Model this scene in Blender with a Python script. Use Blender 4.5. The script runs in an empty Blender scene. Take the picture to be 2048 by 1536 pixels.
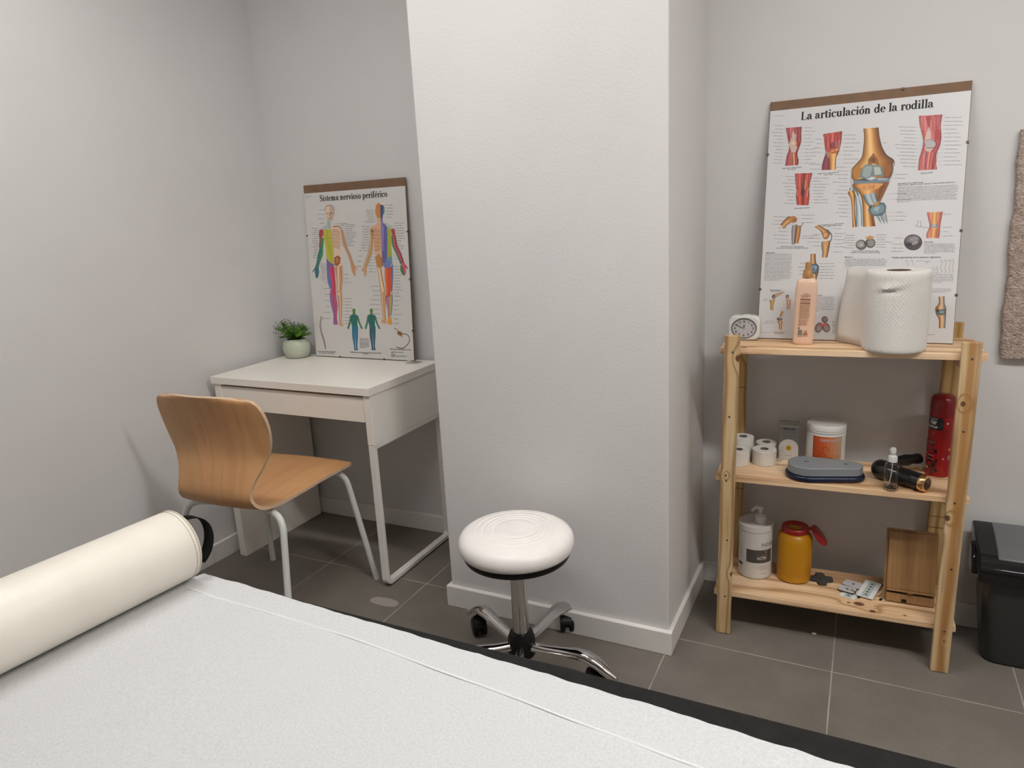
import bpy, math, random
from mathutils import Vector, Matrix
pi = math.pi
sc = bpy.context.scene
COL = sc.collection
# ---------------------------------------------------------------- camera
YAW, PITCH, ROLL, HC, FPX = math.radians(-26.952), math.radians(13.650), math.radians(-3.046), 1.305, 1418.96
fwd = Vector((math.sin(YAW)*math.cos(PITCH), math.cos(YAW)*math.cos(PITCH), -math.sin(PITCH)))
rt0 = Vector((math.cos(YAW), -math.sin(YAW), 0)); up0 = rt0.cross(fwd)
rt = rt0*math.cos(ROLL) + up0*math.sin(ROLL); up = -rt0*math.sin(ROLL) + up0*math.cos(ROLL)
cam = bpy.data.cameras.new('camera'); cam.sensor_width = 36; cam.lens = FPX*36/2048; cam.clip_start = .02
cam_o = bpy.data.objects.new('camera', cam); COL.objects.link(cam_o)
cam_o.matrix_world = Matrix(((rt.x, up.x, -fwd.x, 0), (rt.y, up.y, -fwd.y, 0), (rt.z, up.z, -fwd.z, HC), (0, 0, 0, 1)))
sc.camera = cam_o
# ---------------------------------------------------------------- world, exposure, lights
w = bpy.data.worlds.new('world'); sc.world = w; w.use_nodes = True
w.node_tree.nodes['Background'].inputs[0].default_value = (.9, .93, 1, 1)
w.node_tree.nodes['Background'].inputs[1].default_value = .05
sc.view_settings.view_transform = 'Standard'; sc.view_settings.look = 'None'; sc.view_settings.gamma = 1
sc.view_settings.use_curve_mapping = False
sc.view_settings.exposure = 0.03
CEIL = 2.6
LAMPS = [(-1.12, 1.00, 32.5), (.92, .76, 58.0)]      # x, y, emission strength of the ceiling panels
LAMP_SX, LAMP_SY = 1.40, .15             # long ceiling battens

# ---------------------------------------------------------------- node helpers
def lin(h):
    if isinstance(h, tuple): return h[:3]            # already linear
    o = []
    for i in range(3):
        v = (h[i] if isinstance(h, list) else int(h[2*i:2*i+2], 16))/255   # a list holds sRGB 0..255
        o.append(v/12.92 if v <= .04045 else ((v+.055)/1.055)**2.4)
    return tuple(o)
class NT:
    def __init__(s, name, rough=.5, metal=0, color=None, **k):
        s.m = bpy.data.materials.new(name); s.m.use_nodes = True; s.t = s.m.node_tree
        s.b = s.t.nodes['Principled BSDF']; s.b.inputs['Roughness'].default_value = rough; s.b.inputs['Metallic'].default_value = metal
        if color is not None: s.b.inputs['Base Color'].default_value = lin(color)+(1,)
        for a, v in k.items(): s.b.inputs[a.replace('_', ' ')].default_value = v
    def n(s, typ, ins=None, **props):
        nd = s.t.nodes.new('ShaderNode'+typ)
        for a, v in props.items(): setattr(nd, a, v)
        for a, v in (ins or {}).items():
            sock = nd.inputs[a]
            if isinstance(v, bpy.types.NodeSocket): s.t.links.new(v, sock)
            else: sock.default_value = v
        return nd
    def mth(s, op, a, b=0.0, c=0.0):
        return s.n('Math', {0: a, 1: b, 2: c}, operation=op).outputs[0]
    def coord(s, scale=(1, 1, 1), loc=(0, 0, 0), kind='Object'):
        tc = s.n('TexCoord'); mp = s.n('Mapping', {'Vector': tc.outputs[kind], 'Scale': scale, 'Location': loc})
        return mp.outputs[0]
    def noise(s, vec, scale, detail=3, rough=.5, dist=0):
        return s.n('TexNoise', {'Vector': vec, 'Scale': scale, 'Detail': detail, 'Roughness': rough, 'Distortion': dist}).outputs['Fac']
    def ramp(s, fac, stops):
        r = s.n('ValToRGB', {'Fac': fac}); e = r.color_ramp.elements
        while len(e) < len(stops): e.new(.5)
        for el, (p, c) in zip(e, stops): el.position = p; el.color = lin(c)+(1,)
        return r.outputs['Color']
    def mix(s, fac, a, b, mode='MIX'):
        m = s.n('Mix', data_type='RGBA', blend_type=mode)
        for i, v in ((0, fac), (6, a), (7, b)):
            if isinstance(v, bpy.types.NodeSocket): s.t.links.new(v, m.inputs[i])
            elif i == 0: m.inputs[0].default_value = v
            else: m.inputs[i].default_value = lin(v)+(1,)
        return m.outputs[2]
    def col(s, sock): s.t.links.new(sock, s.b.inputs['Base Color'])
    def bump(s, h, strength=.3, dist=.001):
        b = s.n('Bump', {'Height': h, 'Strength': strength, 'Distance': dist}); s.t.links.new(b.outputs[0], s.b.inputs['Normal'])

def plain(name, color, rough=.5, metal=0, var=.06, scale=12, bump=0, bscale=200, bdist=.0005, **k):
    t = NT(name, rough, metal, **k); c = t.coord()
    f = t.noise(c, scale, 3); l = lin(color)
    a = tuple(x*(1-var) for x in l); b = tuple(min(1, x*(1+var)) for x in l)
    t.col(t.ramp(f, [(.3, a), (.7, b)]))
    if bump: t.bump(t.noise(c, bscale, 2), bump, bdist)
    return t.m
def wallmat(name, bs, dist, strength=.35, spots=()):
    t = NT(name, .85); c = t.coord(); f = t.noise(c, 1.3, 4, .6); g = t.noise(c, 9, 4, .6)
    col = t.ramp(f, [(.25, (.66, .645, .64)), (.75, (.715, .70, .695))])
    col = t.mix(t.mth('MULTIPLY', g, .10), col, (.57, .55, .54))
    t.col(col); n1 = t.noise(c, bs, 3, .55); t.bump(n1, strength, dist); return t.m
def pine(name, axis, width, seed, knots=(), base=('c4a072', 'd6b98c', 'e2cba4'), dark='7c5228', stripe=None, K=2.2):
    """axis = grain axis 0/2; the other in-plane axis is across; knots = (along, across, radius, bump)"""
    t = NT(name, .55); co = t.n('TexCoord').outputs['Object']; sp = t.n('SeparateXYZ', {0: co})
    al = sp.outputs[axis]; ac = sp.outputs[1 if axis == 0 else 0]; th = sp.outputs[2 if axis == 0 else 1]
    sv = [0, 0, 0]; sv[axis] = 1.6; oth = [i for i in range(3) if i != axis]
    for i in oth: sv[i] = 9
    nz = t.noise(t.coord(tuple(sv), (seed*3.1, seed*1.7, seed)), 1.0, 2, .5)
    field = t.mth('ADD', t.mth('MULTIPLY', ac, 1/width*K), t.mth('MULTIPLY', nz, 2.3))
    field = t.mth('ADD', field, t.mth('MULTIPLY', th, 18))
    km = None
    for (ka, kc, r, bm) in knots:
        da = t.mth('MULTIPLY', t.mth('SUBTRACT', al, ka), 1/(r*3.2)); dc = t.mth('MULTIPLY', t.mth('SUBTRACT', ac, kc), 1/(r*1.9))
        q = t.mth('ADD', t.mth('MULTIPLY', da, da), t.mth('MULTIPLY', dc, dc))
        ex = t.mth('POWER', 2.718, t.mth('MULTIPLY', q, -1.0))
        field = t.mth('ADD', field, t.mth('MULTIPLY', ex, bm))
        e2 = t.mth('ADD', t.mth('POWER', t.mth('MULTIPLY', t.mth('SUBTRACT', al, ka), 1/r), 2), t.mth('POWER', t.mth('MULTIPLY', t.mth('SUBTRACT', ac, kc), 1.35/r), 2))
        mk = t.n('MapRange', {0: e2, 1: .55, 2: 1.3, 3: 1.0, 4: 0.0}).outputs[0]
        km = mk if km is None else t.mth('MAXIMUM', km, mk)
    s1 = t.mth('SINE', t.mth('MULTIPLY', field, 6.0)); s2 = t.mth('MULTIPLY_ADD', s1, .5, .5)
    s3 = t.mth('POWER', s2, 4.0)
    fv = [0, 0, 0]; fv[axis] = 12
    for i in oth: fv[i] = 380
    fine = t.noise(t.coord(tuple(fv)), 1.0, 3, .65)
    mv = [0, 0, 0]; mv[axis] = 3
    for i in oth: mv[i] = 95
    mid = t.noise(t.coord(tuple(mv), (seed, seed, 0)), 1.0, 2, .6)
    broad = t.noise(t.coord((3, 3, 3), (seed, 0, 0)), 1.0, 2)
    c = t.ramp(broad, [(.3, base[0]), (.5, base[1]), (.75, base[2])])
    c = t.mix(t.mth('MULTIPLY', s3, .72), c, dark)
    c = t.mix(t.mth('MULTIPLY', fine, .35), c, base[0])
    c = t.mix(t.n('MapRange', {0: mid, 1: .52, 2: .68, 3: 0.0, 4: .38}).outputs[0], c, dark)
    if stripe:                                   # heartwood stripe across position, width
        d = t.mth('ABSOLUTE', t.mth('SUBTRACT', t.mth('ADD', ac, t.mth('MULTIPLY', nz, .012)), stripe[0]+.006))
        sm = t.n('MapRange', {0: d, 1: stripe[1]*.25, 2: stripe[1]*.8, 3: .8, 4: 0.0}).outputs[0]
        c = t.mix(sm, c, 'a8743a')
    if km is not None:
        kc_ = t.ramp(t.noise(t.coord((60, 60, 60)), 1.0, 3), [(.3, '2e1710'), (.7, '7a4a2a')])
        c = t.mix(t.mth('MULTIPLY', km, .95), c, kc_)
    t.col(c); t.bump(fine, .25, .0004); return t.m
def vcol(name, rough=.45):
    t = NT(name, rough); a = t.n('Attribute', attribute_name='Col'); g = t.noise(t.coord(), 60, 2)
    t.col(t.mix(t.mth('MULTIPLY', g, .04), a.outputs['Color'], (.5, .5, .5))); return t.m

# ---------------------------------------------------------------- mesh helpers
class MB:
    def __init__(s): s.v = []; s.f = []; s.mi = []; s.c = []; s.xf = None; s.cur = 0; s.color = (1, 1, 1); s.usecol = False
    def add(s, vs, fs, mi=None, col=None):
        o = len(s.v)
        s.v += [tuple(s.xf @ Vector(v)) if s.xf else tuple(v) for v in vs]
        for f in fs:
            s.f.append(tuple(i+o for i in f)); s.mi.append(s.cur if mi is None else mi); s.c.append(col or s.color)
        return s
    def box(s, x0, x1, y0, y1, z0, z1, mi=None):
        v = [(x, y, z) for z in (z0, z1) for y in (y0, y1) for x in (x0, x1)]
        return s.add(v, [(0, 2, 3, 1), (4, 5, 7, 6), (0, 1, 5, 4), (2, 6, 7, 3), (0, 4, 6, 2), (1, 3, 7, 5)], mi)
    def lathe(s, prof, n=32, c=(0, 0, 0), mi=None, sx=1, sy=1, a0=0, a1=2*pi, expo=2):
        vs = []; fs = []; full = abs(a1-a0-2*pi) < 1e-6; m = n if full else n+1
        for (r, z) in prof:
            for k in range(m):
                a = a0+(a1-a0)*k/n; ca, sa = math.cos(a), math.sin(a)
                if expo != 2:
                    ca = math.copysign(abs(ca)**(2/expo), ca); sa = math.copysign(abs(sa)**(2/expo), sa)
                vs.append((c[0]+r*sx*ca, c[1]+r*sy*sa, c[2]+z))
        for i in range(len(prof)-1):
            for k in range(n if full else n):
                k2 = (k+1) % m if full else k+1
                fs.append((i*m+k, i*m+k2, (i+1)*m+k2, (i+1)*m+k))
        return s.add(vs, fs, mi)
    def prism(s, poly, z0, z1, mi=None, cap=True, bev=0):
        n = len(poly); vs = [(x, y, z0) for x, y in poly]+[(x, y, z1) for x, y in poly]
        fs = [(i, (i+1) % n, n+(i+1) % n, n+i) for i in range(n)]
        if cap: fs += [tuple(range(n-1, -1, -1)), tuple(range(n, 2*n))]
        return s.add(vs, fs, mi)
    def tube(s, path, r, n=10, mi=None, closed=False, caps=True, flat=None):
        P = [Vector(p) for p in path]; N = len(P); vs = []; fs = []; up = None
        for i, p in enumerate(P):
            a = P[(i-1) % N] if (i or closed) else p; b = P[(i+1) % N] if (i < N-1 or closed) else p
            t = (b-a).normalized()
            if up is None: up = Vector((0, 0, 1)) if abs(t.z) < .9 else Vector((0, 1, 0))
            side = t.cross(up)
            if side.length < 1e-6: side = Vector((1, 0, 0))
            side.normalize(); up = side.cross(t).normalized()
            rr = r[i] if isinstance(r, (list, tuple)) else r
            for k in range(n):
                q = 2*pi*k/n
                ra, rb = (rr, rr) if flat is None else (rr, rr*flat)
                vs.append(p+side*math.cos(q)*ra+up*math.sin(q)*rb)
        for i in range(N if closed else N-1):
            j = (i+1) % N
            for k in range(n): fs.append((i*n+k, i*n+(k+1) % n, j*n+(k+1) % n, j*n+k))
        if caps and not closed: fs += [tuple(range(n-1, -1, -1)), tuple(range((N-1)*n, N*n))]
        return s.add(vs, fs, mi)
    def grid(s, rows, mi=None, closed_u=False):
        m = len(rows[0]); vs = [p for r in rows for p in r]; fs = []
        for i in range(len(rows)-1):
            for k in range(m if closed_u else m-1):
                fs.append((i*m+k, i*m+(k+1) % m, (i+1)*m+(k+1) % m, (i+1)*m+k))
        return s.add(vs, fs, mi)
    def build(s, name, mats, parent=None, loc=(0, 0, 0), rot=(0, 0, 0), smooth=None, bevel=0, seg=2, sub=0):
        me = bpy.data.meshes.new(name); me.from_pydata(s.v, [], s.f)
        if not isinstance(mats, (list, tuple)): mats = [mats]
        for m in mats: me.materials.append(m)
        for p, mi in zip(me.polygons, s.mi): p.material_index = mi
        if s.usecol:
            ca = me.color_attributes.new('Col', 'FLOAT_COLOR', 'CORNER'); k = 0; buf = []
            for p, c in zip(me.polygons, s.c): buf += list(c[:3]+(1,))*p.loop_total
            ca.data.foreach_set('color', buf)
        if smooth is not None:
            me.shade_smooth()
            me.set_sharp_from_angle(angle=math.radians(smooth))
        me.update(); me.validate()
        o = bpy.data.objects.new(name, me); COL.objects.link(o); o.location = loc; o.rotation_euler = rot
        if parent: o.parent = parent
        if bevel:
            b = o.modifiers.new('bevel', 'BEVEL'); b.width = bevel; b.segments = seg; b.limit_method = 'ANGLE'; b.angle_limit = math.radians(40)
            b.harden_normals = False
        if sub:
            b = o.modifiers.new('sub', 'SUBSURF'); b.levels = sub; b.render_levels = sub
        return o
def bezier(p0, p1, p2, p3, n=8):
    p0, p1, p2, p3 = map(Vector, (p0, p1, p2, p3)); out = []
    for i in range(n+1):
        t = i/n; out.append(p0*(1-t)**3+p1*3*t*(1-t)**2+p2*3*t*t*(1-t)+p3*t**3)
    return out
def fillet(path, rad, n=6):
    P = [Vector(p) for p in path]; out = [P[0]]
    for i in range(1, len(P)-1):
        a = (P[i-1]-P[i]); b = (P[i+1]-P[i]); r = min(rad, a.length*.49, b.length*.49)
        s, e = P[i]+a.normalized()*r, P[i]+b.normalized()*r
        for k in range(n+1):
            t = k/n; out.append(s*(1-t)**2+P[i]*2*t*(1-t)+e*t*t)
    out.append(P[-1]); return out
def rrect(w, h, r, n=6, cx=0, cy=0):
    out = []
    for (sx, sy, a) in ((1, 1, 0), (-1, 1, 90), (-1, -1, 180), (1, -1, 270)):
        for k in range(n+1):
            q = math.radians(a+90*k/n); out.append((cx+sx*(w/2-r)+r*math.cos(q), cy+sy*(h/2-r)+r*math.sin(q)))
    return out
def tag(o, label, cat, group=None, kind=None):
    if label: o['label'] = label
    if cat: o['category'] = cat
    if group: o['group'] = group
    if kind: o['kind'] = kind
    return o
def thing(name, label, cat, loc=(0, 0, 0), rot=(0, 0, 0), group=None):
    o = bpy.data.objects.new(name, None); o.empty_display_size = .05; COL.objects.link(o); o.location = loc; o.rotation_euler = rot
    return tag(o, label, cat, group)
def struct(name, mb, mat, **k):
    o = mb.build(name, mat, **k); o['kind'] = 'structure'; return o
_tc = {}
def text2d(txt, size=1.0, bold=0):
    key = (txt, size, bold)
    if key in _tc: return _tc[key]
    cu = bpy.data.curves.new('t', 'FONT'); cu.body = txt; cu.size = size; cu.resolution_u = 2; cu.offset = bold*size
    ob = bpy.data.objects.new('t', cu); COL.objects.link(ob)
    bpy.context.view_layer.update()
    me = bpy.data.meshes.new_from_object(ob.evaluated_get(bpy.context.evaluated_depsgraph_get()))
    vs = [(v.co.x, v.co.y) for v in me.vertices]; fs = [tuple(p.vertices) for p in me.polygons]
    bpy.data.objects.remove(ob); bpy.data.curves.remove(cu); bpy.data.meshes.remove(me)
    W = max((v[0] for v in vs), default=0)
    _tc[key] = (vs, fs, W); return _tc[key]
def smooth_line(P, k=4):
    if len(P) < 3: return P
    out = []
    for i in range(len(P)-1):
        a, b, c, d = P[max(i-1, 0)], P[i], P[i+1], P[min(i+2, len(P)-1)]
        for j in range(k):
            u = j/k; out.append(tuple(.5*((2*b[q])+(-a[q]+c[q])*u+(2*a[q]-5*b[q]+4*c[q]-d[q])*u*u+(-a[q]+3*b[q]-3*c[q]+d[q])*u**3) for q in (0, 1)))
    out.append(tuple(P[-1])); return out
class Print(MB):
    """flat printed artwork: x right, z up, each layer a hair in front (towards -y) of the sheet; fn maps (x, z, depth) to 3-D"""
    def __init__(s, fn=None, eps=.00005): super().__init__(); s.usecol = True; s.edge = .0007; s.eps = eps; s.fn = fn or (lambda x, z, d: (x, -d, z))
    def poly(s, pts, col, layer=1):
        s.add([s.fn(x, z, layer*s.eps) for x, z in pts], [tuple(range(len(pts)))], col=lin(col))
    def stroke(s, pts, w, col, layer=1):
        n = len(pts); L = []; R = []
        for i, p in enumerate(pts):
            a = pts[max(i-1, 0)]; b = pts[min(i+1, n-1)]; dx, dz = b[0]-a[0], b[1]-a[1]; q = math.hypot(dx, dz) or 1
            L.append((p[0]-dz/q*w/2, p[1]+dx/q*w/2)); R.append((p[0]+dz/q*w/2, p[1]-dx/q*w/2))
        s.add([s.fn(x, z, layer*s.eps) for x, z in L+R], [(i, i+1, n+i+1, n+i) for i in range(n-1)], col=lin(col))
    def rect(s, x0, z0, x1, z1, col, layer=1, nx=1):
        for i in range(nx):
            a = x0+(x1-x0)*i/nx; b = x0+(x1-x0)*(i+1)/nx; s.poly([(a, z0), (b, z0), (b, z1), (a, z1)], col, layer)
    def ell(s, cx, cz, rx, rz, col, layer=1, n=20):
        s.poly([(cx+rx*math.cos(2*pi*k/n), cz+rz*math.sin(2*pi*k/n)) for k in range(n)], col, layer)
    def text(s, txt, x, z, h, col, layer=2, width=None, bold=0, ang=0, align='l'):
        vs, fs, W = text2d(txt, 1.0, bold)
        sx = sz = h/.7
        if width: sx = width/max(W, 1e-6)
        ca, sa = math.cos(ang), math.sin(ang); off = {'l': 0, 'c': -W*sx/2, 'r': -W*sx}[align]
        s.add([s.fn(x+(a*sx+off)*ca-b*sz*sa, z+(a*sx+off)*sa+b*sz*ca, layer*s.eps) for a, b in vs], fs, col=lin(col))
    def band(s, L, R, cols, layer=1):
        k = min(len(L), len(R)); L, R = smooth_line(L[:k]), smooth_line(R[:k])
        if isinstance(cols[0], str): cols = [[int(c[i:i+2], 16) for i in (0, 2, 4)] for c in cols]
        if len(cols) > 1:                        # finer colour steps across the shape
            M_ = len(cols)*3; cols = [[a+(b-a)*f for a, b in zip(cols[int(t)], cols[min(int(t)+1, len(cols)-1)])] for t, f in ((j*(len(cols)-1)/(M_-1), j*(len(cols)-1)/(M_-1) % 1) for j in range(M_))]
        n = len(cols); m = len(L)
        for E_, cc in ((L, cols[0]), (R, cols[-1])): s.stroke(E_, s.edge, [c*.55 for c in cc], layer+1)
        for j in range(n):
            def at(t): return [(a[0]+(b[0]-a[0])*t, a[1]+(b[1]-a[1])*t) for a, b in zip(L, R)]
            A, B = at(j/n), at((j+1)/n)
            s.add([s.fn(x, z, layer*s.eps) for x, z in A+B], [(i, i+1, m+i+1, m+i) for i in range(m-1)], col=lin(cols[j]))
    def words(s, x0, z0, x1, z1, h, col, seed, layer=1):
        R = random.Random(seed); t = 0; D = math.hypot(x1-x0, z1-z0)
        if D < 1e-6: return
        ux, uz = (x1-x0)/D, (z1-z0)/D
        while t < D:
            wl = h*R.choice((1.2, 1.8, 2.6, 3.4, 4.2, 5.5)); e = min(D, t+wl)
            k = t
            while k < e:                         # letter-like ticks: tall and short
                lw = h*.36; hh = h*R.choice((.55, .6, .6, .95)); e2 = min(k+lw, e)
                s.poly([(x0+ux*k, z0+uz*k), (x0+ux*e2, z0+uz*e2), (x0+ux*e2, z0+uz*e2+hh), (x0+ux*k, z0+uz*k+hh)], col, layer)
                k += lw+h*.17
            t = e+h*.5
def cylfn(R, a0=-pi/2, cx=0, cy=0, sign=1, gap=.0002):
    """wrap print onto a cylinder; a0 = direction the print faces"""
    return lambda x, z, d: (cx+(R+d+gap)*math.cos(a0+x/R), cy+(R+d+gap)*math.sin(a0+x/R), z)
# ---- serif lettering (cap height .68)
def _ring(cx, cy, rx, ry, wx, wy, a0, a1):
    n = max(6, int(abs(a1-a0)/15)); o = []
    for k in range(n):
        q = []
        for a, (ax, ay) in ((a0+(a1-a0)*k/n, (rx, ry)), (a0+(a1-a0)*(k+1)/n, (rx, ry)), (a0+(a1-a0)*(k+1)/n, (rx-wx, ry-wy)), (a0+(a1-a0)*k/n, (rx-wx, ry-wy))):
            a = math.radians(a); q.append((cx+ax*math.cos(a), cy+ay*math.sin(a)))
        o.append(q)
    return o
def _r(x0, y0, x1, y1): return [[(x0, y0), (x1, y0), (x1, y1), (x0, y1)]]
def _l(x0, y0, x1, y1, w):
    dx, dy = x1-x0, y1-y0; q = math.hypot(dx, dy); nx, ny = -dy/q*w/2, dx/q*w/2
    return [[(x0+nx, y0+ny), (x0-nx, y0-ny), (x1-nx, y1-ny), (x1+nx, y1+ny)]]
def _dot(x, y, r=.062): return [[(x+r*math.cos(k*pi/6), y+r*math.sin(k*pi/6)) for k in range(12)]]
def _st(x, y0, y1, bot=1, top=0, w=.105):
    o = _r(x, y0, x+w, y1)
    if bot: o += _r(x-.055, y0, x+w+.055, y0+.028)
    if top: o += [[(x-.065, y1-.045), (x+.01, y1-.075), (x+.01, y1), (x, y1)]]
    return o
def _o(cx): return _ring(cx, .22, .205, .232, .105, .032, 0, 360)
GL = {
 'L': (.56, _st(.08, 0, .68)+_r(.02, .652, .25, .68)+_r(.1, 0, .5, .03)+_l(.49, 0, .53, .19, .03)),
 'S': (.50, _ring(.235, .50, .19, .19, .10, .035, 50, 265)+_l(.16, .415, .33, .29, .11)+_ring(.25, .18, .20, .19, .10, .035, -130, 85)+_l(.385, .50, .385, .68, .025)+_l(.06, 0, .06, .19, .025)),
 'a': (.46, _ring(.17, .12, .15, .135, .10, .03, 60, 300)+_r(.17, .225, .30, .255)+_ring(.19, .30, .165, .155, .10, .035, 0, 150)+_r(.25, .03, .355, .33)+_ring(.405, .09, .10, .09, .06, .05, 190, 300)+_dot(.085, .335, .05)),
 'r': (.38, _st(.09, 0, .44, 1, 1)+_ring(.285, .30, .12, .15, .03, .05, 60, 170)+_dot(.325, .385, .055)),
 't': (.32, _r(.09, .07, .195, .58)+_r(.01, .41, .29, .44)+_ring(.22, .09, .13, .095, .10, .05, 180, 320)),
 'i': (.27, _st(.085, 0, .44, 1, 1)+_dot(.135, .60)),
 'c': (.42, _ring(.225, .22, .20, .232, .105, .032, 45, 315)+_dot(.345, .36, .055)),
 'u': (.54, _r(.08, .12, .185, .44)+_r(.02, .41, .1, .44)+_ring(.235, .14, .155, .15, .105, .06, 180, 320)+_r(.34, 0, .445, .44)+_r(.28, .41, .36, .44)+_r(.42, 0, .50, .03)),
 'l': (.27, _st(.085, 0, .70, 1, 1)),
 'o': (.46, _o(.23)),
 'ó': (.46, _o(.23)+_l(.22, .50, .33, .66, .07)),
 'n': (.55, _st(.08, 0, .44, 1, 1)+_ring(.27, .27, .165, .175, .105, .07, 0, 150)+_st(.33, 0, .28)),
 'm': (.82, _st(.08, 0, .44, 1, 1)+_ring(.26, .27, .155, .175, .105, .07, 0, 150)+_st(.31, 0, .28)+_ring(.50, .27, .165, .175, .105, .07, 0, 140)+_st(.56, 0, .28)),
 'd': (.52, _ring(.215, .22, .185, .232, .10, .035, 30, 330)+_r(.33, .03, .435, .70)+_r(.27, .67, .36, .70)+_r(.42, 0, .49, .03)),
 'e': (.44, _ring(.225, .22, .20, .232, .105, .032, 8, 318)+_r(.08, .225, .42, .255)),
 'é': (.44, _ring(.225, .22, .20, .232, .105, .032, 8, 318)+_r(.08, .225, .42, .255)+_l(.22, .50, .33, .66, .07)),
 's': (.38, _ring(.18, .325, .135, .125, .075, .03, 50, 265)+_l(.13, .275, .25, .185, .085)+_ring(.19, .12, .145, .13, .08, .03, -130, 85)+_l(.29, .33, .29, .44, .02)+_l(.055, 0, .055, .12, .02)),
 'v': (.46, _l(.09, .44, .25, .02, .10)+_l(.38, .44, .25, .02, .035)+_r(.0, .412, .19, .44)+_r(.30, .412, .46, .44)),
 'p': (.52, _st(.08, -.2, .44, 1, 1)+_ring(.28, .22, .195, .232, .105, .04, -150, 150)),
 'f': (.33, _st(.09, 0, .56)+_ring(.225, .55, .135, .15, .10, .045, 55, 180)+_r(.02, .41, .28, .44)+_dot(.30, .64, .05)),
 ' ': (.25, [])}
def serif(pr, txt, x0, z0, x1, col, layer, hscale, fat=.022):
    W = sum(GL[c][0] for c in txt); sx = (x1-x0)/W; x = x0
    for c in txt:
        adv, polys = GL[c]
        for q in polys:
            for f in (-fat, 0, fat): pr.poly([(x+(a+f)*sx, z0+(b+abs(f)*.5)*hscale) for a, b in q], col, layer)
        x += adv*sx
def artwork(pr, items, H, ks=1.0):
    """items in tenths of a millimetre from the sheet's top-left"""
    def pp(f): return [(f[i]/1e4, H-ks*f[i+1]/1e4) for i in range(0, len(f), 2)]
    for it in items:
        k = it[0]
        if k == 'P': pr.poly(pp(it[3]), it[2], it[1])
        elif k == 'S': pr.stroke(smooth_line(pp(it[4]), 3), it[3]/1e4, it[2], it[1])
        elif k == 'B': pr.band(pp(it[3]), pp(it[4]), it[2], it[1])
        elif k == 'T':
            a = pp(it[1:5]); pr.words(a[0][0], a[0][1], a[1][0], a[1][1], it[5]/1e4, it[6], it[7], 1)
        elif k == 'X':
            a = pp(it[2:6]); dx, dz = a[1][0]-a[0][0], a[1][1]-a[0][1]
            pr.text(it[1], a[0][0], a[0][1], it[6]/1e4*.9, it[7], 2, width=math.hypot(dx, dz), bold=.018, ang=math.atan2(dz, dx))
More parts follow.
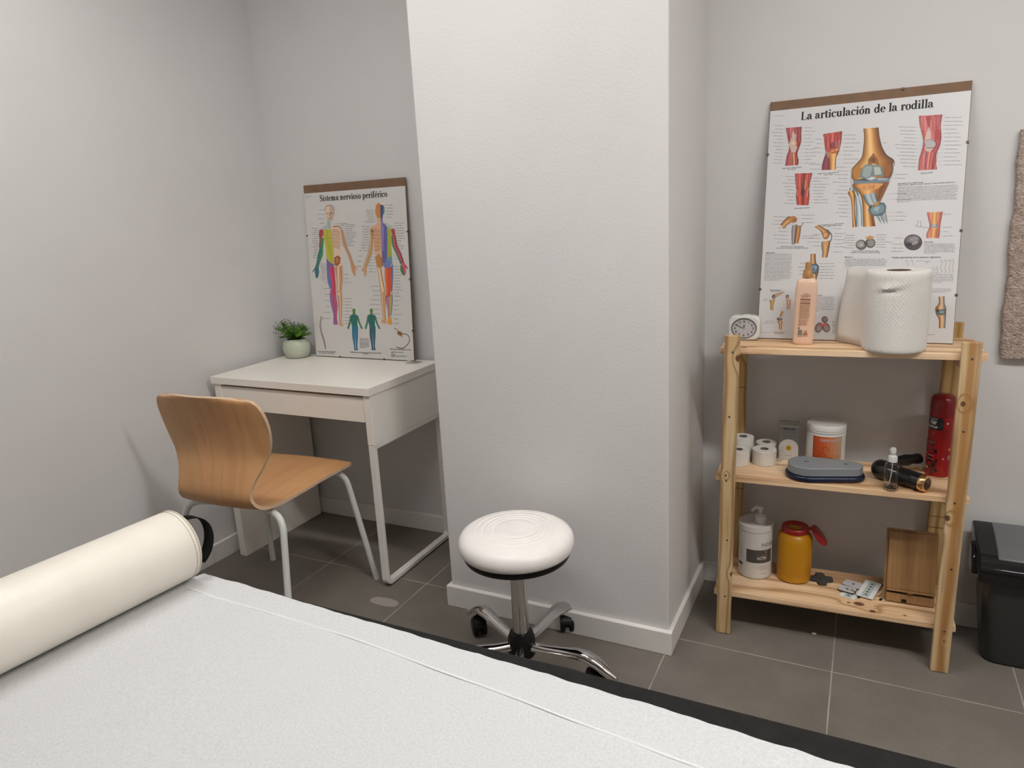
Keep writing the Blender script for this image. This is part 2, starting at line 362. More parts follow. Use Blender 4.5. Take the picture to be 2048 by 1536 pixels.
ART_KNEE=[
['B',2,[[151,56,61],[184,79,81],[202,113,116],[176,79,79],[151,50,57],[171,66,70],[135,46,56]],[473,798,501,956,549,1154,589,1417,531,1640,511,1899],[893,807,888,989,897,1247,818,1564,860,1761,853,1905]],
['P',3,[203,183,171],[658,905,756,1026,757,1301,809,1402,756,1543,662,1520,572,1286,624,1128]],
['P',4,[213,180,148],[783,1270,780,1308,768,1340,748,1363,723,1374,695,1372,668,1356,646,1330,630,1296,623,1258,625,1220,637,1188,657,1165,683,1154,710,1156,737,1172,760,1198,776,1232]],
['P',5,[228,201,171],[727,1250,725,1267,720,1282,711,1293,699,1298,686,1297,674,1290,663,1278,656,1262,653,1244,654,1226,659,1211,668,1200,680,1195,693,1196,705,1203,716,1216,723,1232]],
['B',4,[[193,134,81],[235,185,127],[199,130,81]],[689,1554,715,1899],[756,1553,789,1901]],
['P',3,[157,52,61],[523,974,642,1065,594,1132,551,1090]],
['S',5,[137,39,41],8,[544,1608,542,1884]],
['S',5,[137,39,41],8,[591,1612,588,1888]],
['S',5,[137,39,41],8,[637,1615,635,1891]],
['S',5,[137,39,41],8,[797,1627,795,1902]],
['S',5,[137,39,41],8,[828,1629,826,1904]],
['S',5,[227,155,147],7,[576,817,615,1095]],
['S',5,[227,155,147],7,[653,824,700,1102]],
['S',5,[227,155,147],7,[730,831,769,1108]],
['B',2,[[157,63,57],[211,91,81],[181,66,61],[224,116,101],[169,57,57],[196,75,69],[144,52,52]],[1476,1072,1525,1298,1551,1491,1573,1620,1507,1902,1497,2093],[1961,1034,1953,1333,1926,1520,1898,1644,1836,1829,1850,2115]],
['B',3,[[116,48,61],[162,77,85],[193,116,112]],[1690,1343,1684,1501],[1911,1266,1933,1489]],
['B',3,[[151,99,63],[203,140,81],[238,184,105],[246,202,123],[185,123,61]],[1573,1620,1672,1786,1697,2105],[1933,1489,1858,1704,1853,2116]],
['S',4,[154,151,154],34,[1569,1556,1670,1754]],
['P',4,[181,105,48],[1872,1604,1868,1623,1851,1639,1825,1650,1793,1654,1758,1652,1725,1643,1698,1628,1679,1609,1672,1589,1677,1570,1693,1554,1719,1543,1752,1539,1786,1542,1820,1551,1847,1566,1865,1584]],
['P',5,[218,148,88],[1801,1580,1798,1588,1791,1595,1778,1600,1763,1602,1747,1601,1731,1596,1718,1590,1710,1582,1706,1573,1709,1564,1716,1557,1729,1552,1744,1551,1760,1552,1776,1556,1789,1563,1797,1571]],
['B',4,[[117,48,66],[157,74,90],[135,52,74]],[1577,1684,1507,1902,1497,2093],[1657,1785,1687,1946,1697,2105]],
['S',5,[155,46,46],8,[1569,1048,1580,1334]],
['S',5,[155,46,46],8,[1628,1053,1639,1339]],
['S',5,[155,46,46],8,[1702,1059,1713,1345]],
['S',5,[155,46,46],8,[1776,1066,1787,1351]],
['S',5,[155,46,46],8,[1864,1073,1875,1358]],
['B',2,[[134,63,66],[199,74,66],[224,99,79],[156,55,52],[121,48,52],[211,90,74],[194,81,70],[151,61,59]],[791,2144,821,2405,848,2602,853,2797,893,3059],[1250,2157,1217,2364,1191,2588,1210,2814,1199,3088]],
['P',4,[85,48,52],[1028,2288,1087,2421,1083,2711,1045,2855,978,2738,991,2545]],
['S',5,[221,176,101],22,[1071,2355,1074,2614]],
['S',5,[203,174,154],20,[890,2799,854,2602]],
['S',5,[211,174,151],17,[1166,2586,1151,2844]],
['S',5,[237,132,116],8,[854,2181,865,2538]],
['S',5,[237,132,116],8,[915,2184,927,2541]],
['S',5,[237,132,116],8,[1083,2195,1095,2550]],
['S',5,[237,132,116],8,[1128,2198,1140,2553]],
['B',2,[[169,77,79],[205,99,96],[218,125,125],[184,85,88],[215,116,112],[167,61,66],[193,81,81],[146,52,59]],[3829,805,3864,1064,3933,1312,3973,1526,3948,1766,3907,1975,3899,2278],[4371,827,4349,1108,4381,1410,4365,1648,4299,1852,4297,2033,4331,2284]],
['P',3,[210,183,171],[4067,1113,4135,1269,4158,1511,4236,1698,4137,1810,4026,1742,3998,1498,4036,1260]],
['P',3,[171,52,57],[3969,833,4143,850,4084,1174]],
['P',3,[176,57,61],[4202,1155,4351,1019,4353,1467,4251,1519]],
['P',4,[184,176,178],[4264,1595,4259,1637,4239,1674,4207,1700,4166,1711,4122,1708,4079,1690,4043,1659,4018,1619,4008,1574,4013,1531,4033,1495,4065,1469,4106,1458,4151,1461,4193,1480,4229,1511,4253,1551]],
['S',5,[86,63,70],10,[4011,1499,4115,1463,4253,1549,4287,1672,4130,1689,4034,1652,4000,1529]],
['S',5,[103,81,88],8,[3985,1724,4130,1705,4316,1704]],
['S',5,[103,52,61],8,[3953,1857,4056,1789,4040,1954]],
['S',5,[221,134,114],17,[4003,1801,3978,2253]],
['S',5,[99,81,105],17,[4070,1805,4045,2257]],
['S',5,[237,176,123],17,[4137,1810,4112,2261]],
['S',5,[215,140,118],17,[4204,1815,4179,2266]],
['S',5,[136,52,61],17,[4270,1820,4246,2270]],
['S',5,[221,145,127],17,[4323,1824,4299,2273]],
['S',5,[228,151,149],8,[3904,857,3938,1192]],
['S',5,[228,151,149],8,[3971,863,4006,1197]],
['S',5,[228,151,149],8,[4185,884,4219,1216]],
['S',5,[228,151,149],8,[4264,891,4298,1223]],
['S',6,[228,140,132],6,[520,828,519,1022,536,1218]],
['S',6,[121,37,41],6,[561,832,560,1026,577,1222]],
['S',6,[228,140,132],6,[602,835,601,1029,619,1225]],
['S',6,[121,37,41],6,[644,839,642,1033,660,1228]],
['S',6,[228,140,132],6,[685,843,684,1036,701,1232]],
['S',6,[121,37,41],6,[726,846,725,1040,742,1235]],
['S',6,[228,140,132],6,[767,850,766,1043,783,1238]],
['S',6,[121,37,41],6,[807,854,806,1047,824,1241]],
['S',6,[228,140,132],6,[848,857,847,1050,865,1245]],
['S',6,[228,140,132],6,[1515,1107,1512,1265,1528,1426]],
['S',6,[121,37,41],6,[1565,1111,1563,1269,1578,1430]],
['S',6,[228,140,132],6,[1616,1115,1613,1274,1629,1433]],
['S',6,[121,37,41],6,[1666,1120,1664,1278,1679,1437]],
['S',6,[228,140,132],6,[1716,1124,1714,1282,1729,1441]],
['S',6,[121,37,41],6,[1767,1128,1764,1286,1780,1445]],
['S',6,[228,140,132],6,[1817,1132,1814,1290,1830,1449]],
['S',6,[121,37,41],6,[1867,1137,1864,1294,1880,1453]],
['S',6,[228,140,132],6,[1916,1141,1914,1298,1929,1457]],
['S',6,[228,140,132],6,[840,2180,838,2358,854,2537]],
['S',6,[121,37,41],6,[885,2182,883,2360,899,2540]],
['S',6,[228,140,132],6,[929,2185,928,2363,944,2542]],
['S',6,[121,37,41],6,[974,2188,972,2366,989,2544]],
['S',6,[228,140,132],6,[1019,2191,1017,2368,1034,2547]],
['S',6,[121,37,41],6,[1064,2194,1062,2371,1078,2549]],
['S',6,[228,140,132],6,[1108,2196,1106,2373,1123,2552]],
['S',6,[121,37,41],6,[1153,2199,1151,2376,1167,2554]],
['S',6,[228,140,132],6,[1197,2202,1195,2379,1212,2557]],
['S',6,[228,140,132],6,[3886,855,3887,1051,3905,1249]],
['S',6,[121,37,41],6,[3940,860,3942,1056,3959,1254]],
['S',6,[228,140,132],6,[3994,866,3996,1061,4014,1258]],
['S',6,[121,37,41],6,[4048,871,4050,1066,4068,1263]],
['S',6,[228,140,132],6,[4102,876,4104,1071,4122,1268]],
['S',6,[121,37,41],6,[4156,881,4158,1076,4175,1272]],
['S',6,[228,140,132],6,[4210,886,4212,1081,4229,1277]],
['S',6,[121,37,41],6,[4263,891,4265,1085,4283,1282]],
['S',6,[228,140,132],6,[4317,896,4319,1090,4336,1286]],
['S',6,[228,140,132],6,[532,1640,526,1753,539,1868]],
['S',6,[121,37,41],6,[567,1642,561,1756,574,1870]],
['S',6,[228,140,132],6,[601,1645,595,1758,608,1873]],
['S',6,[121,37,41],6,[636,1647,630,1761,643,1875]],
['S',6,[228,140,132],6,[670,1650,664,1763,677,1877]],
['S',6,[121,37,41],6,[704,1652,698,1765,711,1880]],
['S',6,[228,140,132],6,[738,1655,733,1768,745,1882]],
['S',6,[121,37,41],6,[773,1657,767,1770,780,1884]],
['S',6,[228,140,132],6,[807,1660,801,1773,814,1887]],
['S',6,[228,140,132],6,[3934,1977,3932,2113,3946,2251]],
['S',6,[121,37,41],6,[3977,1980,3974,2116,3988,2253]],
['S',6,[228,140,132],6,[4019,1983,4017,2119,4031,2256]],
['S',6,[121,37,41],6,[4062,1986,4060,2122,4074,2259]],
['S',6,[228,140,132],6,[4104,1989,4102,2125,4116,2262]],
['S',6,[121,37,41],6,[4147,1992,4145,2128,4159,2264]],
['S',6,[228,140,132],6,[4189,1995,4187,2130,4201,2267]],
['S',6,[121,37,41],6,[4232,1998,4229,2133,4243,2270]],
['S',6,[228,140,132],6,[4274,2001,4272,2136,4286,2272]],
['B',3,[[135,89,44],[185,134,74],[227,174,108],[246,205,145],[231,176,107],[196,134,66],[169,107,52],[134,81,37],[104,63,30]],[2500,1019,2532,1255,2528,1566,2500,1814,2381,1977,2289,2112,2273,2331,2338,2445],[2870,1021,2911,1287,2993,1571,3118,1796,3293,1947,3317,2118,3257,2391,3202,2496]],
['P',4,[155,101,48],[2661,1887,2791,1710,2915,1905,2953,2063,2781,2004,2670,2044]],
['P',5,[122,75,34],[2852,1916,2849,1944,2840,1967,2825,1984,2805,1992,2783,1991,2762,1980,2745,1961,2732,1936,2727,1908,2729,1880,2738,1856,2754,1839,2774,1831,2795,1833,2816,1844,2834,1863,2846,1888]],
['P',4,[185,125,51],[2293,2175,2384,2024,2533,2128,2477,2375,2349,2399]],
['P',4,[151,92,44],[3069,2132,3236,2051,3270,2238,3198,2418,3082,2349]],
['P',5,[122,135,136],[2477,2375,2519,2127,2612,2024,2753,2012,2812,2059,2924,2055,3011,2097,3052,2224,3072,2404,2943,2356,2775,2377,2665,2433]],
['P',6,[156,169,167],[2545,2316,2562,2130,2643,2057,2786,2082,2746,2360,2635,2400]],
['P',6,[182,190,182],[2815,2100,2970,2120,3024,2315,2857,2336]],
['P',4,[121,132,140],[2309,2444,2667,2464,2805,2395,2946,2409,3212,2434,3233,2544,2955,2559,2530,2550,2343,2530]],
['P',5,[69,81,92],[2366,2447,2747,2376,2861,2398,2697,2482]],
['P',6,[202,211,215],[2637,2431,2775,2377,2904,2416,2781,2471]],
['P',6,[167,178,184],[2947,2419,3186,2455,3147,2492,2922,2479]],
['S',5,[169,176,184],25,[2267,2079,2266,2362,2301,2648]],
['S',5,[180,187,195],22,[3298,2024,3301,2301,3221,2574]],
['B',3,[[134,81,41],[193,134,72],[228,176,105],[242,195,134],[211,151,88],[169,110,55],[121,72,35],[151,96,52]],[2342,2524,2318,2601,2426,2717,2552,2912,2618,3292,2655,3764],[3233,2544,3198,2650,3127,2847,3030,3091,2892,3365,2958,3758]],
['P',4,[221,157,96],[2418,2591,2701,2544,3096,2582,2965,2715,2628,2759]],
['P',6,[67,39,22],[2622,2669,2624,2673,2624,2678,2622,2683,2619,2688,2615,2692,2610,2694,2605,2695,2600,2694,2597,2691,2595,2687,2595,2682,2596,2677,2599,2672,2604,2668,2609,2666,2614,2665,2618,2666]],
['P',6,[67,39,22],[2776,2646,2778,2650,2779,2655,2777,2660,2774,2665,2770,2669,2765,2671,2760,2672,2755,2671,2752,2668,2750,2664,2750,2659,2751,2654,2754,2649,2758,2645,2763,2643,2768,2642,2773,2643]],
['P',6,[67,39,22],[2848,2665,2850,2669,2850,2674,2849,2679,2846,2684,2841,2688,2837,2691,2831,2692,2827,2691,2824,2688,2822,2684,2821,2679,2823,2674,2826,2669,2830,2665,2835,2662,2840,2661,2845,2662]],
['P',6,[67,39,22],[2859,2619,2861,2623,2862,2628,2860,2633,2857,2638,2853,2642,2848,2645,2843,2646,2838,2645,2835,2642,2833,2638,2833,2633,2834,2627,2837,2623,2842,2619,2846,2616,2851,2615,2856,2616]],
['B',3,[[118,132,140],[178,191,198],[217,226,228],[134,149,158]],[2406,2873,2446,3284,2474,3759],[2477,2845,2589,3290,2624,3732]],
['B',4,[[134,81,37],[202,140,69],[245,191,116],[184,123,51],[117,70,35]],[2212,2753,2231,2833,2297,2963,2352,3312,2388,3772],[2353,2707,2399,2842,2400,2999,2419,3315,2480,3759]],
['S',5,[104,127,132],45,[2321,2649,2429,2765,2478,2877]],
['S',5,[86,134,149],28,[2263,2646,2253,2724]],
['B',6,[[86,105,112],[151,167,171],[195,206,209],[137,151,156],[184,195,198],[100,116,123]],[2592,2867,2676,3075,2815,3268],[2901,2820,2972,3057,3062,3154]],
['P',7,[193,139,79],[2812,3221,2931,3086,3029,3075,3019,3137,2883,3224]],
['P',6,[94,113,119],[2746,3297,2782,3189,2959,3087,3129,3111,3190,3206,3187,3377,3095,3466,2927,3476,2795,3408]],
['P',7,[124,145,151],[2802,3283,2880,3177,3076,3155,3150,3236,3130,3359,2980,3431,2851,3395]],
['P',8,[157,177,180],[2859,3286,2939,3217,3038,3231,2977,3368]],
['S',6,[155,166,171],14,[2954,3461,3047,3605]],
['S',6,[99,110,116],14,[2984,3450,3075,3649]],
['S',6,[155,166,171],14,[3014,3439,3103,3694]],
['S',6,[99,110,116],14,[3045,3427,3123,3607]],
['S',6,[155,166,171],14,[3075,3416,3151,3652]],
['S',6,[99,110,116],14,[3105,3405,3179,3696]],
['S',6,[155,166,171],14,[3135,3393,3198,3610]],
['S',6,[99,110,116],14,[3165,3382,3226,3654]],
['S',6,[155,166,171],14,[3195,3371,3254,3699]],
['B',3,[[121,73,37],[203,146,90],[231,176,114],[151,96,52]],[473,3615,619,3439,708,3377],[568,3739,705,3589,902,3531]],
['P',4,[184,132,79],[923,3483,918,3518,900,3549,870,3571,833,3582,792,3581,753,3567,720,3543,698,3510,689,3474,694,3439,712,3408,742,3386,780,3375,821,3376,860,3390,892,3415,914,3447]],
['P',5,[156,107,61],[909,3498,907,3521,898,3540,884,3554,867,3561,848,3560,829,3552,813,3537,803,3517,798,3494,800,3472,809,3453,822,3439,840,3432,859,3432,878,3441,893,3456,904,3476]],
['B',3,[[134,116,116],[169,176,180],[122,99,88]],[800,3641,790,3837,814,4149,827,4215],[913,3629,913,3841,892,4167,886,4216]],
['B',4,[[138,88,44],[211,154,96],[156,101,61]],[914,3645,893,3905,883,4167],[1032,3665,1029,3877,985,4185]],
['S',5,[122,139,145],25,[906,3612,942,3695,1034,3698,1088,3586]],
['B',3,[[151,99,52],[221,169,114],[193,136,79],[134,85,46]],[1398,3709,1555,3827,1641,4022],[1500,3664,1702,3799,1844,3947]],
['P',4,[169,116,68],[1798,4011,1783,4044,1760,4068,1731,4082,1699,4082,1669,4070,1645,4046,1628,4014,1622,3978,1626,3940,1641,3908,1665,3883,1694,3870,1726,3869,1755,3882,1780,3905,1796,3937,1803,3974]],
['P',5,[215,167,114],[1745,3979,1736,4001,1722,4017,1705,4026,1687,4028,1670,4021,1656,4006,1647,3986,1644,3963,1648,3939,1657,3918,1671,3902,1688,3892,1706,3891,1723,3898,1737,3912,1746,3932,1749,3955]],
['S',5,[104,121,127],28,[1732,3800,1843,3931,1866,4060,1836,4155]],
['B',3,[[119,122,125],[193,140,88],[228,180,127],[193,132,74],[103,81,70]],[1618,4150,1611,4279,1645,4441,1645,4602],[1834,4123,1826,4283,1805,4443,1780,4610]],
['P',5,[211,154,96],[1785,4202,1782,4222,1772,4239,1755,4252,1735,4258,1712,4258,1690,4250,1672,4237,1659,4219,1654,4199,1657,4180,1667,4162,1684,4150,1705,4143,1728,4144,1750,4151,1768,4165,1780,4182]],
['P',3,[103,101,101],[2777,4271,2771,4320,2749,4363,2713,4395,2667,4411,2618,4410,2570,4392,2530,4359,2502,4315,2490,4265,2496,4215,2518,4172,2555,4140,2600,4124,2650,4125,2698,4143,2738,4177,2765,4221]],
['P',3,[103,101,101],[2989,4228,2984,4275,2964,4316,2932,4346,2890,4362,2845,4361,2801,4344,2764,4312,2739,4270,2728,4222,2733,4175,2754,4134,2787,4104,2828,4088,2874,4089,2917,4107,2954,4139,2979,4181]],
['P',4,[155,154,151],[2722,4254,2717,4286,2701,4314,2675,4335,2642,4345,2606,4345,2572,4333,2543,4311,2523,4282,2515,4249,2519,4217,2536,4189,2562,4168,2595,4158,2631,4159,2665,4171,2694,4192,2714,4221]],
['P',4,[147,140,136],[2958,4227,2955,4259,2942,4287,2921,4308,2894,4319,2864,4318,2836,4306,2812,4285,2795,4256,2788,4224,2791,4191,2804,4163,2826,4143,2853,4132,2883,4133,2911,4145,2935,4166,2951,4195]],
['P',5,[193,145,92],[2722,4065,2832,4014,2948,4055,2881,4122,2768,4119]],
['P',5,[81,79,79],[2792,4233,2790,4246,2782,4257,2771,4265,2756,4270,2740,4269,2725,4264,2712,4256,2704,4244,2700,4231,2702,4218,2710,4207,2721,4199,2736,4195,2752,4195,2767,4200,2779,4209,2788,4220]],
['P',5,[181,179,174],[2680,4269,2678,4281,2671,4293,2659,4301,2644,4305,2628,4305,2613,4300,2600,4291,2592,4280,2588,4267,2590,4254,2597,4243,2609,4234,2624,4230,2640,4230,2655,4235,2668,4244,2676,4256]],
['P',3,[81,75,79],[4116,4240,4107,4315,4074,4380,4018,4429,3949,4454,3872,4452,3798,4425,3737,4374,3694,4306,3676,4230,3684,4154,3719,4088,3775,4040,3845,4016,3921,4018,3995,4046,4056,4097,4098,4164]],
['P',4,[121,112,116],[4045,4141,4045,4186,4025,4230,3988,4266,3938,4291,3881,4301,3824,4295,3774,4275,3737,4242,3717,4200,3718,4154,3738,4110,3776,4074,3826,4049,3883,4039,3940,4045,3989,4066,4026,4099]],
['P',5,[151,143,145],[4013,4127,4011,4149,3997,4171,3972,4189,3939,4203,3902,4209,3866,4208,3835,4200,3813,4185,3802,4165,3804,4143,3818,4121,3843,4103,3876,4090,3913,4083,3949,4084,3980,4093,4002,4108]],
['P',5,[63,59,61],[3936,4305,3929,4319,3909,4330,3878,4336,3841,4336,3801,4332,3764,4322,3733,4309,3713,4294,3707,4278,3714,4264,3734,4254,3765,4248,3802,4247,3842,4252,3879,4261,3910,4275,3929,4290]],
['P',6,[162,156,158],[4013,4220,4015,4236,4008,4254,3993,4273,3972,4290,3947,4303,3922,4310,3899,4311,3881,4306,3870,4295,3868,4279,3875,4261,3890,4242,3911,4225,3936,4212,3961,4205,3984,4203,4002,4209]],
['S',6,[51,47,49],11,[3720,4197,3862,4293,4077,4266]],
['B',3,[[193,105,99],[220,140,123],[235,176,123],[242,193,140],[227,169,118],[202,116,101],[176,88,79]],[4178,3431,4225,3630,4263,3814,4208,3995,4208,4126],[4538,3430,4517,3641,4502,3821,4506,3973,4496,4139]],
['B',4,[[211,151,85],[242,191,127],[203,140,79]],[4306,3436,4310,3633,4287,3769],[4411,3431,4411,3637,4441,3774]],
['B',4,[[202,136,79],[242,180,114],[193,123,70]],[4293,3876,4295,4119],[4440,3880,4428,4122]],
['P',5,[138,136,140],[4464,3805,4459,3823,4444,3839,4419,3851,4388,3856,4355,3855,4324,3848,4297,3835,4280,3818,4273,3799,4277,3780,4293,3764,4318,3753,4348,3748,4382,3749,4413,3756,4439,3769,4457,3786]],
['P',6,[184,182,184],[4410,3794,4408,3809,4401,3821,4389,3830,4373,3835,4357,3834,4341,3829,4328,3819,4318,3806,4315,3791,4317,3777,4324,3764,4336,3755,4352,3751,4368,3751,4384,3757,4397,3767,4407,3780]],
['S',4,[93,88,86],8,[3940,3804,4103,3824,4266,3860]],
['S',4,[93,88,86],8,[3957,3636,3983,3714,3927,3803]],
['S',4,[93,88,86],8,[4025,3654,4057,3731,4048,3807]],
['B',3,[[151,101,57],[203,151,96],[231,184,132],[157,116,81],[121,81,57]],[1341,4493,1347,4752,1309,4882,1349,5045,1440,5208,1503,5403],[1465,4495,1495,4754,1573,4852,1572,5046,1540,5208,1527,5403]],
['P',4,[86,104,116],[1329,4850,1370,4785,1521,4787,1581,4884,1571,5014,1509,5094,1387,5062,1320,4964]],
['P',5,[122,145,158],[1523,4923,1520,4956,1508,4985,1489,5007,1464,5018,1437,5018,1411,5006,1388,4984,1373,4955,1366,4922,1369,4888,1381,4859,1401,4837,1426,4826,1453,4826,1479,4838,1501,4860,1516,4889]],
['P',6,[69,116,140],[1473,4948,1472,4964,1467,4977,1459,4988,1449,4993,1437,4993,1426,4987,1417,4977,1410,4963,1407,4948,1408,4932,1413,4919,1421,4909,1432,4903,1443,4903,1455,4909,1464,4919,1471,4933]],
['P',6,[161,176,184],[1524,4884,1523,4899,1519,4913,1513,4923,1504,4928,1495,4928,1486,4923,1478,4913,1472,4899,1470,4883,1470,4868,1474,4854,1481,4844,1489,4839,1499,4839,1508,4844,1516,4855,1521,4868]],
['B',3,[[169,123,88],[228,184,140],[193,149,105]],[388,5690,668,5598],[425,5789,676,5624]],
['P',4,[104,94,85],[451,5745,449,5766,441,5784,429,5798,413,5805,395,5805,378,5798,364,5785,354,5767,350,5747,352,5726,360,5708,372,5694,388,5687,406,5687,423,5694,437,5707,447,5725]],
['P',5,[151,134,118],[442,5759,441,5770,437,5780,430,5788,421,5792,411,5792,401,5788,393,5781,388,5771,385,5759,386,5748,391,5738,398,5731,407,5726,417,5726,426,5730,434,5738,440,5748]],
['B',3,[[151,123,61],[211,176,96],[193,149,79]],[293,5857,325,5974,334,6140],[442,5805,413,5972,405,6156]],
['P',4,[116,99,88],[832,5742,830,5762,822,5780,810,5793,794,5801,777,5801,760,5794,746,5781,737,5763,732,5743,734,5722,742,5704,754,5691,770,5684,787,5683,804,5690,818,5704,828,5721]],
['P',5,[176,149,134],[820,5748,819,5760,815,5770,808,5777,799,5781,789,5781,780,5777,772,5770,766,5760,764,5749,765,5738,769,5728,776,5720,785,5716,795,5716,804,5720,812,5727,818,5737]],
['B',3,[[193,140,114],[228,176,149],[193,140,105]],[749,5818,778,5934,788,6116],[873,5817,870,5966,853,6114]],
['B',3,[[169,123,79],[228,184,132]],[597,6319,657,6168],[661,6350,702,6184]],
['P',4,[103,94,92],[680,6406,676,6425,664,6441,644,6453,618,6460,591,6461,565,6455,544,6444,529,6428,523,6410,527,6392,540,6375,560,6363,585,6356,612,6356,638,6361,660,6373,674,6388]],
['P',5,[156,145,140],[657,6394,655,6404,648,6413,637,6420,623,6424,608,6424,593,6421,581,6415,573,6406,570,6396,572,6385,579,6376,590,6369,604,6365,620,6365,634,6368,646,6375,654,6383]],
['B',3,[[169,121,74],[231,182,132],[176,127,81]],[536,6470,595,6568,604,6718],[680,6466,674,6566,674,6732]],
['P',3,[103,85,85],[1903,6397,1900,6430,1887,6460,1866,6482,1840,6494,1811,6495,1783,6484,1759,6463,1743,6434,1736,6401,1739,6367,1752,6338,1773,6316,1800,6303,1829,6303,1856,6314,1880,6335,1896,6364]],
['P',4,[148,127,125],[1879,6391,1877,6413,1869,6433,1855,6448,1838,6456,1820,6456,1802,6449,1787,6435,1776,6416,1772,6394,1774,6371,1782,6352,1795,6337,1812,6329,1831,6328,1849,6335,1864,6350,1874,6369]],
['P',3,[121,105,101],[1773,6672,1753,6720,1724,6759,1689,6783,1652,6789,1618,6777,1590,6748,1573,6705,1569,6655,1577,6602,1597,6553,1626,6515,1661,6491,1698,6485,1732,6497,1759,6526,1776,6569,1781,6619]],
['P',3,[121,105,101],[1965,6600,1974,6649,1970,6695,1954,6734,1927,6760,1894,6771,1858,6765,1823,6743,1793,6708,1773,6663,1764,6614,1768,6567,1785,6528,1811,6502,1845,6491,1881,6497,1916,6519,1945,6555]],
['P',4,[162,147,140],[1742,6664,1729,6696,1711,6722,1690,6739,1668,6744,1648,6737,1632,6718,1623,6691,1621,6658,1627,6622,1639,6590,1658,6564,1679,6547,1701,6542,1721,6550,1737,6568,1746,6595,1748,6629]],
['P',4,[162,147,140],[1932,6619,1938,6652,1937,6683,1929,6709,1914,6726,1894,6733,1872,6728,1851,6712,1832,6687,1819,6656,1813,6623,1814,6592,1822,6566,1838,6549,1857,6543,1879,6548,1900,6564,1919,6588]],
['P',5,[193,99,96],[1683,6523,1862,6502,1898,6614,1777,6585,1673,6604]],
['P',5,[215,222,226],[1729,6798,1768,6683,1813,6795,1776,6829]],
['B',3,[[138,92,52],[211,154,96],[242,198,149],[169,169,167],[118,101,83]],[4590,5721,4607,5910,4535,6033,4558,6186,4634,6337,4650,6581],[4719,5711,4734,5908,4778,6029,4783,6181,4785,6303,4789,6577]],
['P',4,[93,105,104],[4542,6140,4565,6079,4775,6060,4778,6197,4680,6229,4559,6201]],
['P',5,[145,157,154],[4746,6136,4743,6151,4734,6164,4719,6174,4700,6179,4680,6180,4661,6175,4645,6166,4634,6153,4630,6139,4632,6124,4641,6111,4656,6101,4675,6096,4695,6095,4714,6100,4730,6109,4741,6122]],
['P',4,[151,88,52],[4610,6078,4609,6097,4605,6113,4597,6126,4587,6132,4576,6133,4565,6126,4556,6114,4549,6098,4546,6079,4547,6060,4552,6044,4559,6031,4569,6024,4580,6024,4591,6031,4600,6043,4607,6059]],
['S',3,[116,112,111],7,[3737,4776,3766,4715,3803,4777,3819,4869]],
['S',3,[116,112,111],7,[3860,4777,3889,4716,3925,4778,3942,4870]],
['S',3,[116,112,111],7,[4000,4754,4134,4743,4324,4782]],
['S',3,[116,112,111],7,[4219,4827,4294,4736]],
['S',3,[116,112,111],7,[4557,4784,4585,4718,4616,4800,4588,4936,4625,5027,4586,5073]],
['S',3,[116,112,111],7,[4650,4785,4677,4719,4708,4801,4680,4937,4718,5028,4678,5073]],
['S',3,[116,112,111],7,[4742,4786,4769,4720,4800,4802,4772,4937,4809,5028,4770,5073]],
['S',3,[116,112,111],7,[4820,4787,4847,4721,4878,4802,4851,4938,4888,5029,4849,5074]],
['S',3,[116,112,111],7,[4385,4904,4446,5027,4491,4905,4515,5073,4421,5057]],
['T',129,699,370,734,19,[69,63,62],759],
['S',1,[93,88,88],3,[382,725,557,755]],
['T',172,804,376,833,19,[69,63,62],707],
['S',1,[93,88,88],3,[388,824,562,854]],
['T',95,893,382,932,19,[69,63,62],757],
['S',1,[93,88,88],3,[393,924,568,953]],
['T',142,998,387,1032,19,[69,63,62],542],
['S',1,[93,88,88],3,[399,1023,574,1052]],
['T',236,1110,393,1131,19,[69,63,62],476],
['S',1,[93,88,88],3,[405,1122,580,1151]],
['T',136,1196,399,1231,19,[69,63,62],255],
['S',1,[93,88,88],3,[411,1222,585,1251]],
['T',159,1298,404,1330,19,[69,63,62],922],
['S',1,[93,88,88],3,[416,1321,591,1350]],
['T',235,1407,410,1430,19,[69,63,62],380],
['S',1,[93,88,88],3,[422,1421,597,1449]],
['T',196,1502,416,1529,19,[69,63,62],252],
['S',1,[93,88,88],3,[428,1520,602,1548]],
['T',215,1603,422,1629,19,[69,63,62],104],
['S',1,[93,88,88],3,[433,1620,608,1647]],
['T',193,1700,427,1729,19,[69,63,62],13],
['S',1,[93,88,88],3,[439,1720,614,1747]],
['T',176,1797,433,1828,19,[69,63,62],417],
['S',1,[93,88,88],3,[445,1819,620,1846]],
['T',974,852,1173,870,19,[69,63,62],938],
['S',1,[93,88,88],3,[806,828,962,842]],
['T',980,954,1264,979,19,[69,63,62],398],
['S',1,[93,88,88],3,[812,930,968,943]],
['T',986,1055,1167,1071,19,[69,63,62],816],
['S',1,[93,88,88],3,[818,1031,973,1045]],
['T',992,1157,1160,1171,19,[69,63,62],632],
['S',1,[93,88,88],3,[824,1133,979,1146]],
['T',998,1259,1245,1279,19,[69,63,62],129],
['S',1,[93,88,88],3,[830,1235,985,1248]],
['T',1004,1360,1181,1374,19,[69,63,62],995],
['S',1,[93,88,88],3,[836,1338,991,1350]],
['T',1010,1462,1294,1484,19,[69,63,62],214],
['S',1,[93,88,88],3,[841,1440,997,1452]],
['T',1016,1564,1286,1584,19,[69,63,62],983],
['S',1,[93,88,88],3,[847,1542,1003,1553]],
['T',1022,1666,1322,1687,19,[69,63,62],893],
['S',1,[93,88,88],3,[853,1644,1009,1655]],
['T',1028,1768,1210,1780,19,[69,63,62],321],
['S',1,[93,88,88],3,[859,1746,1015,1757]],
['T',1034,1869,1331,1890,19,[69,63,62],552],
['S',1,[93,88,88],3,[865,1848,1021,1859]],
['T',1254,1197,1431,1221,19,[69,63,62],640],
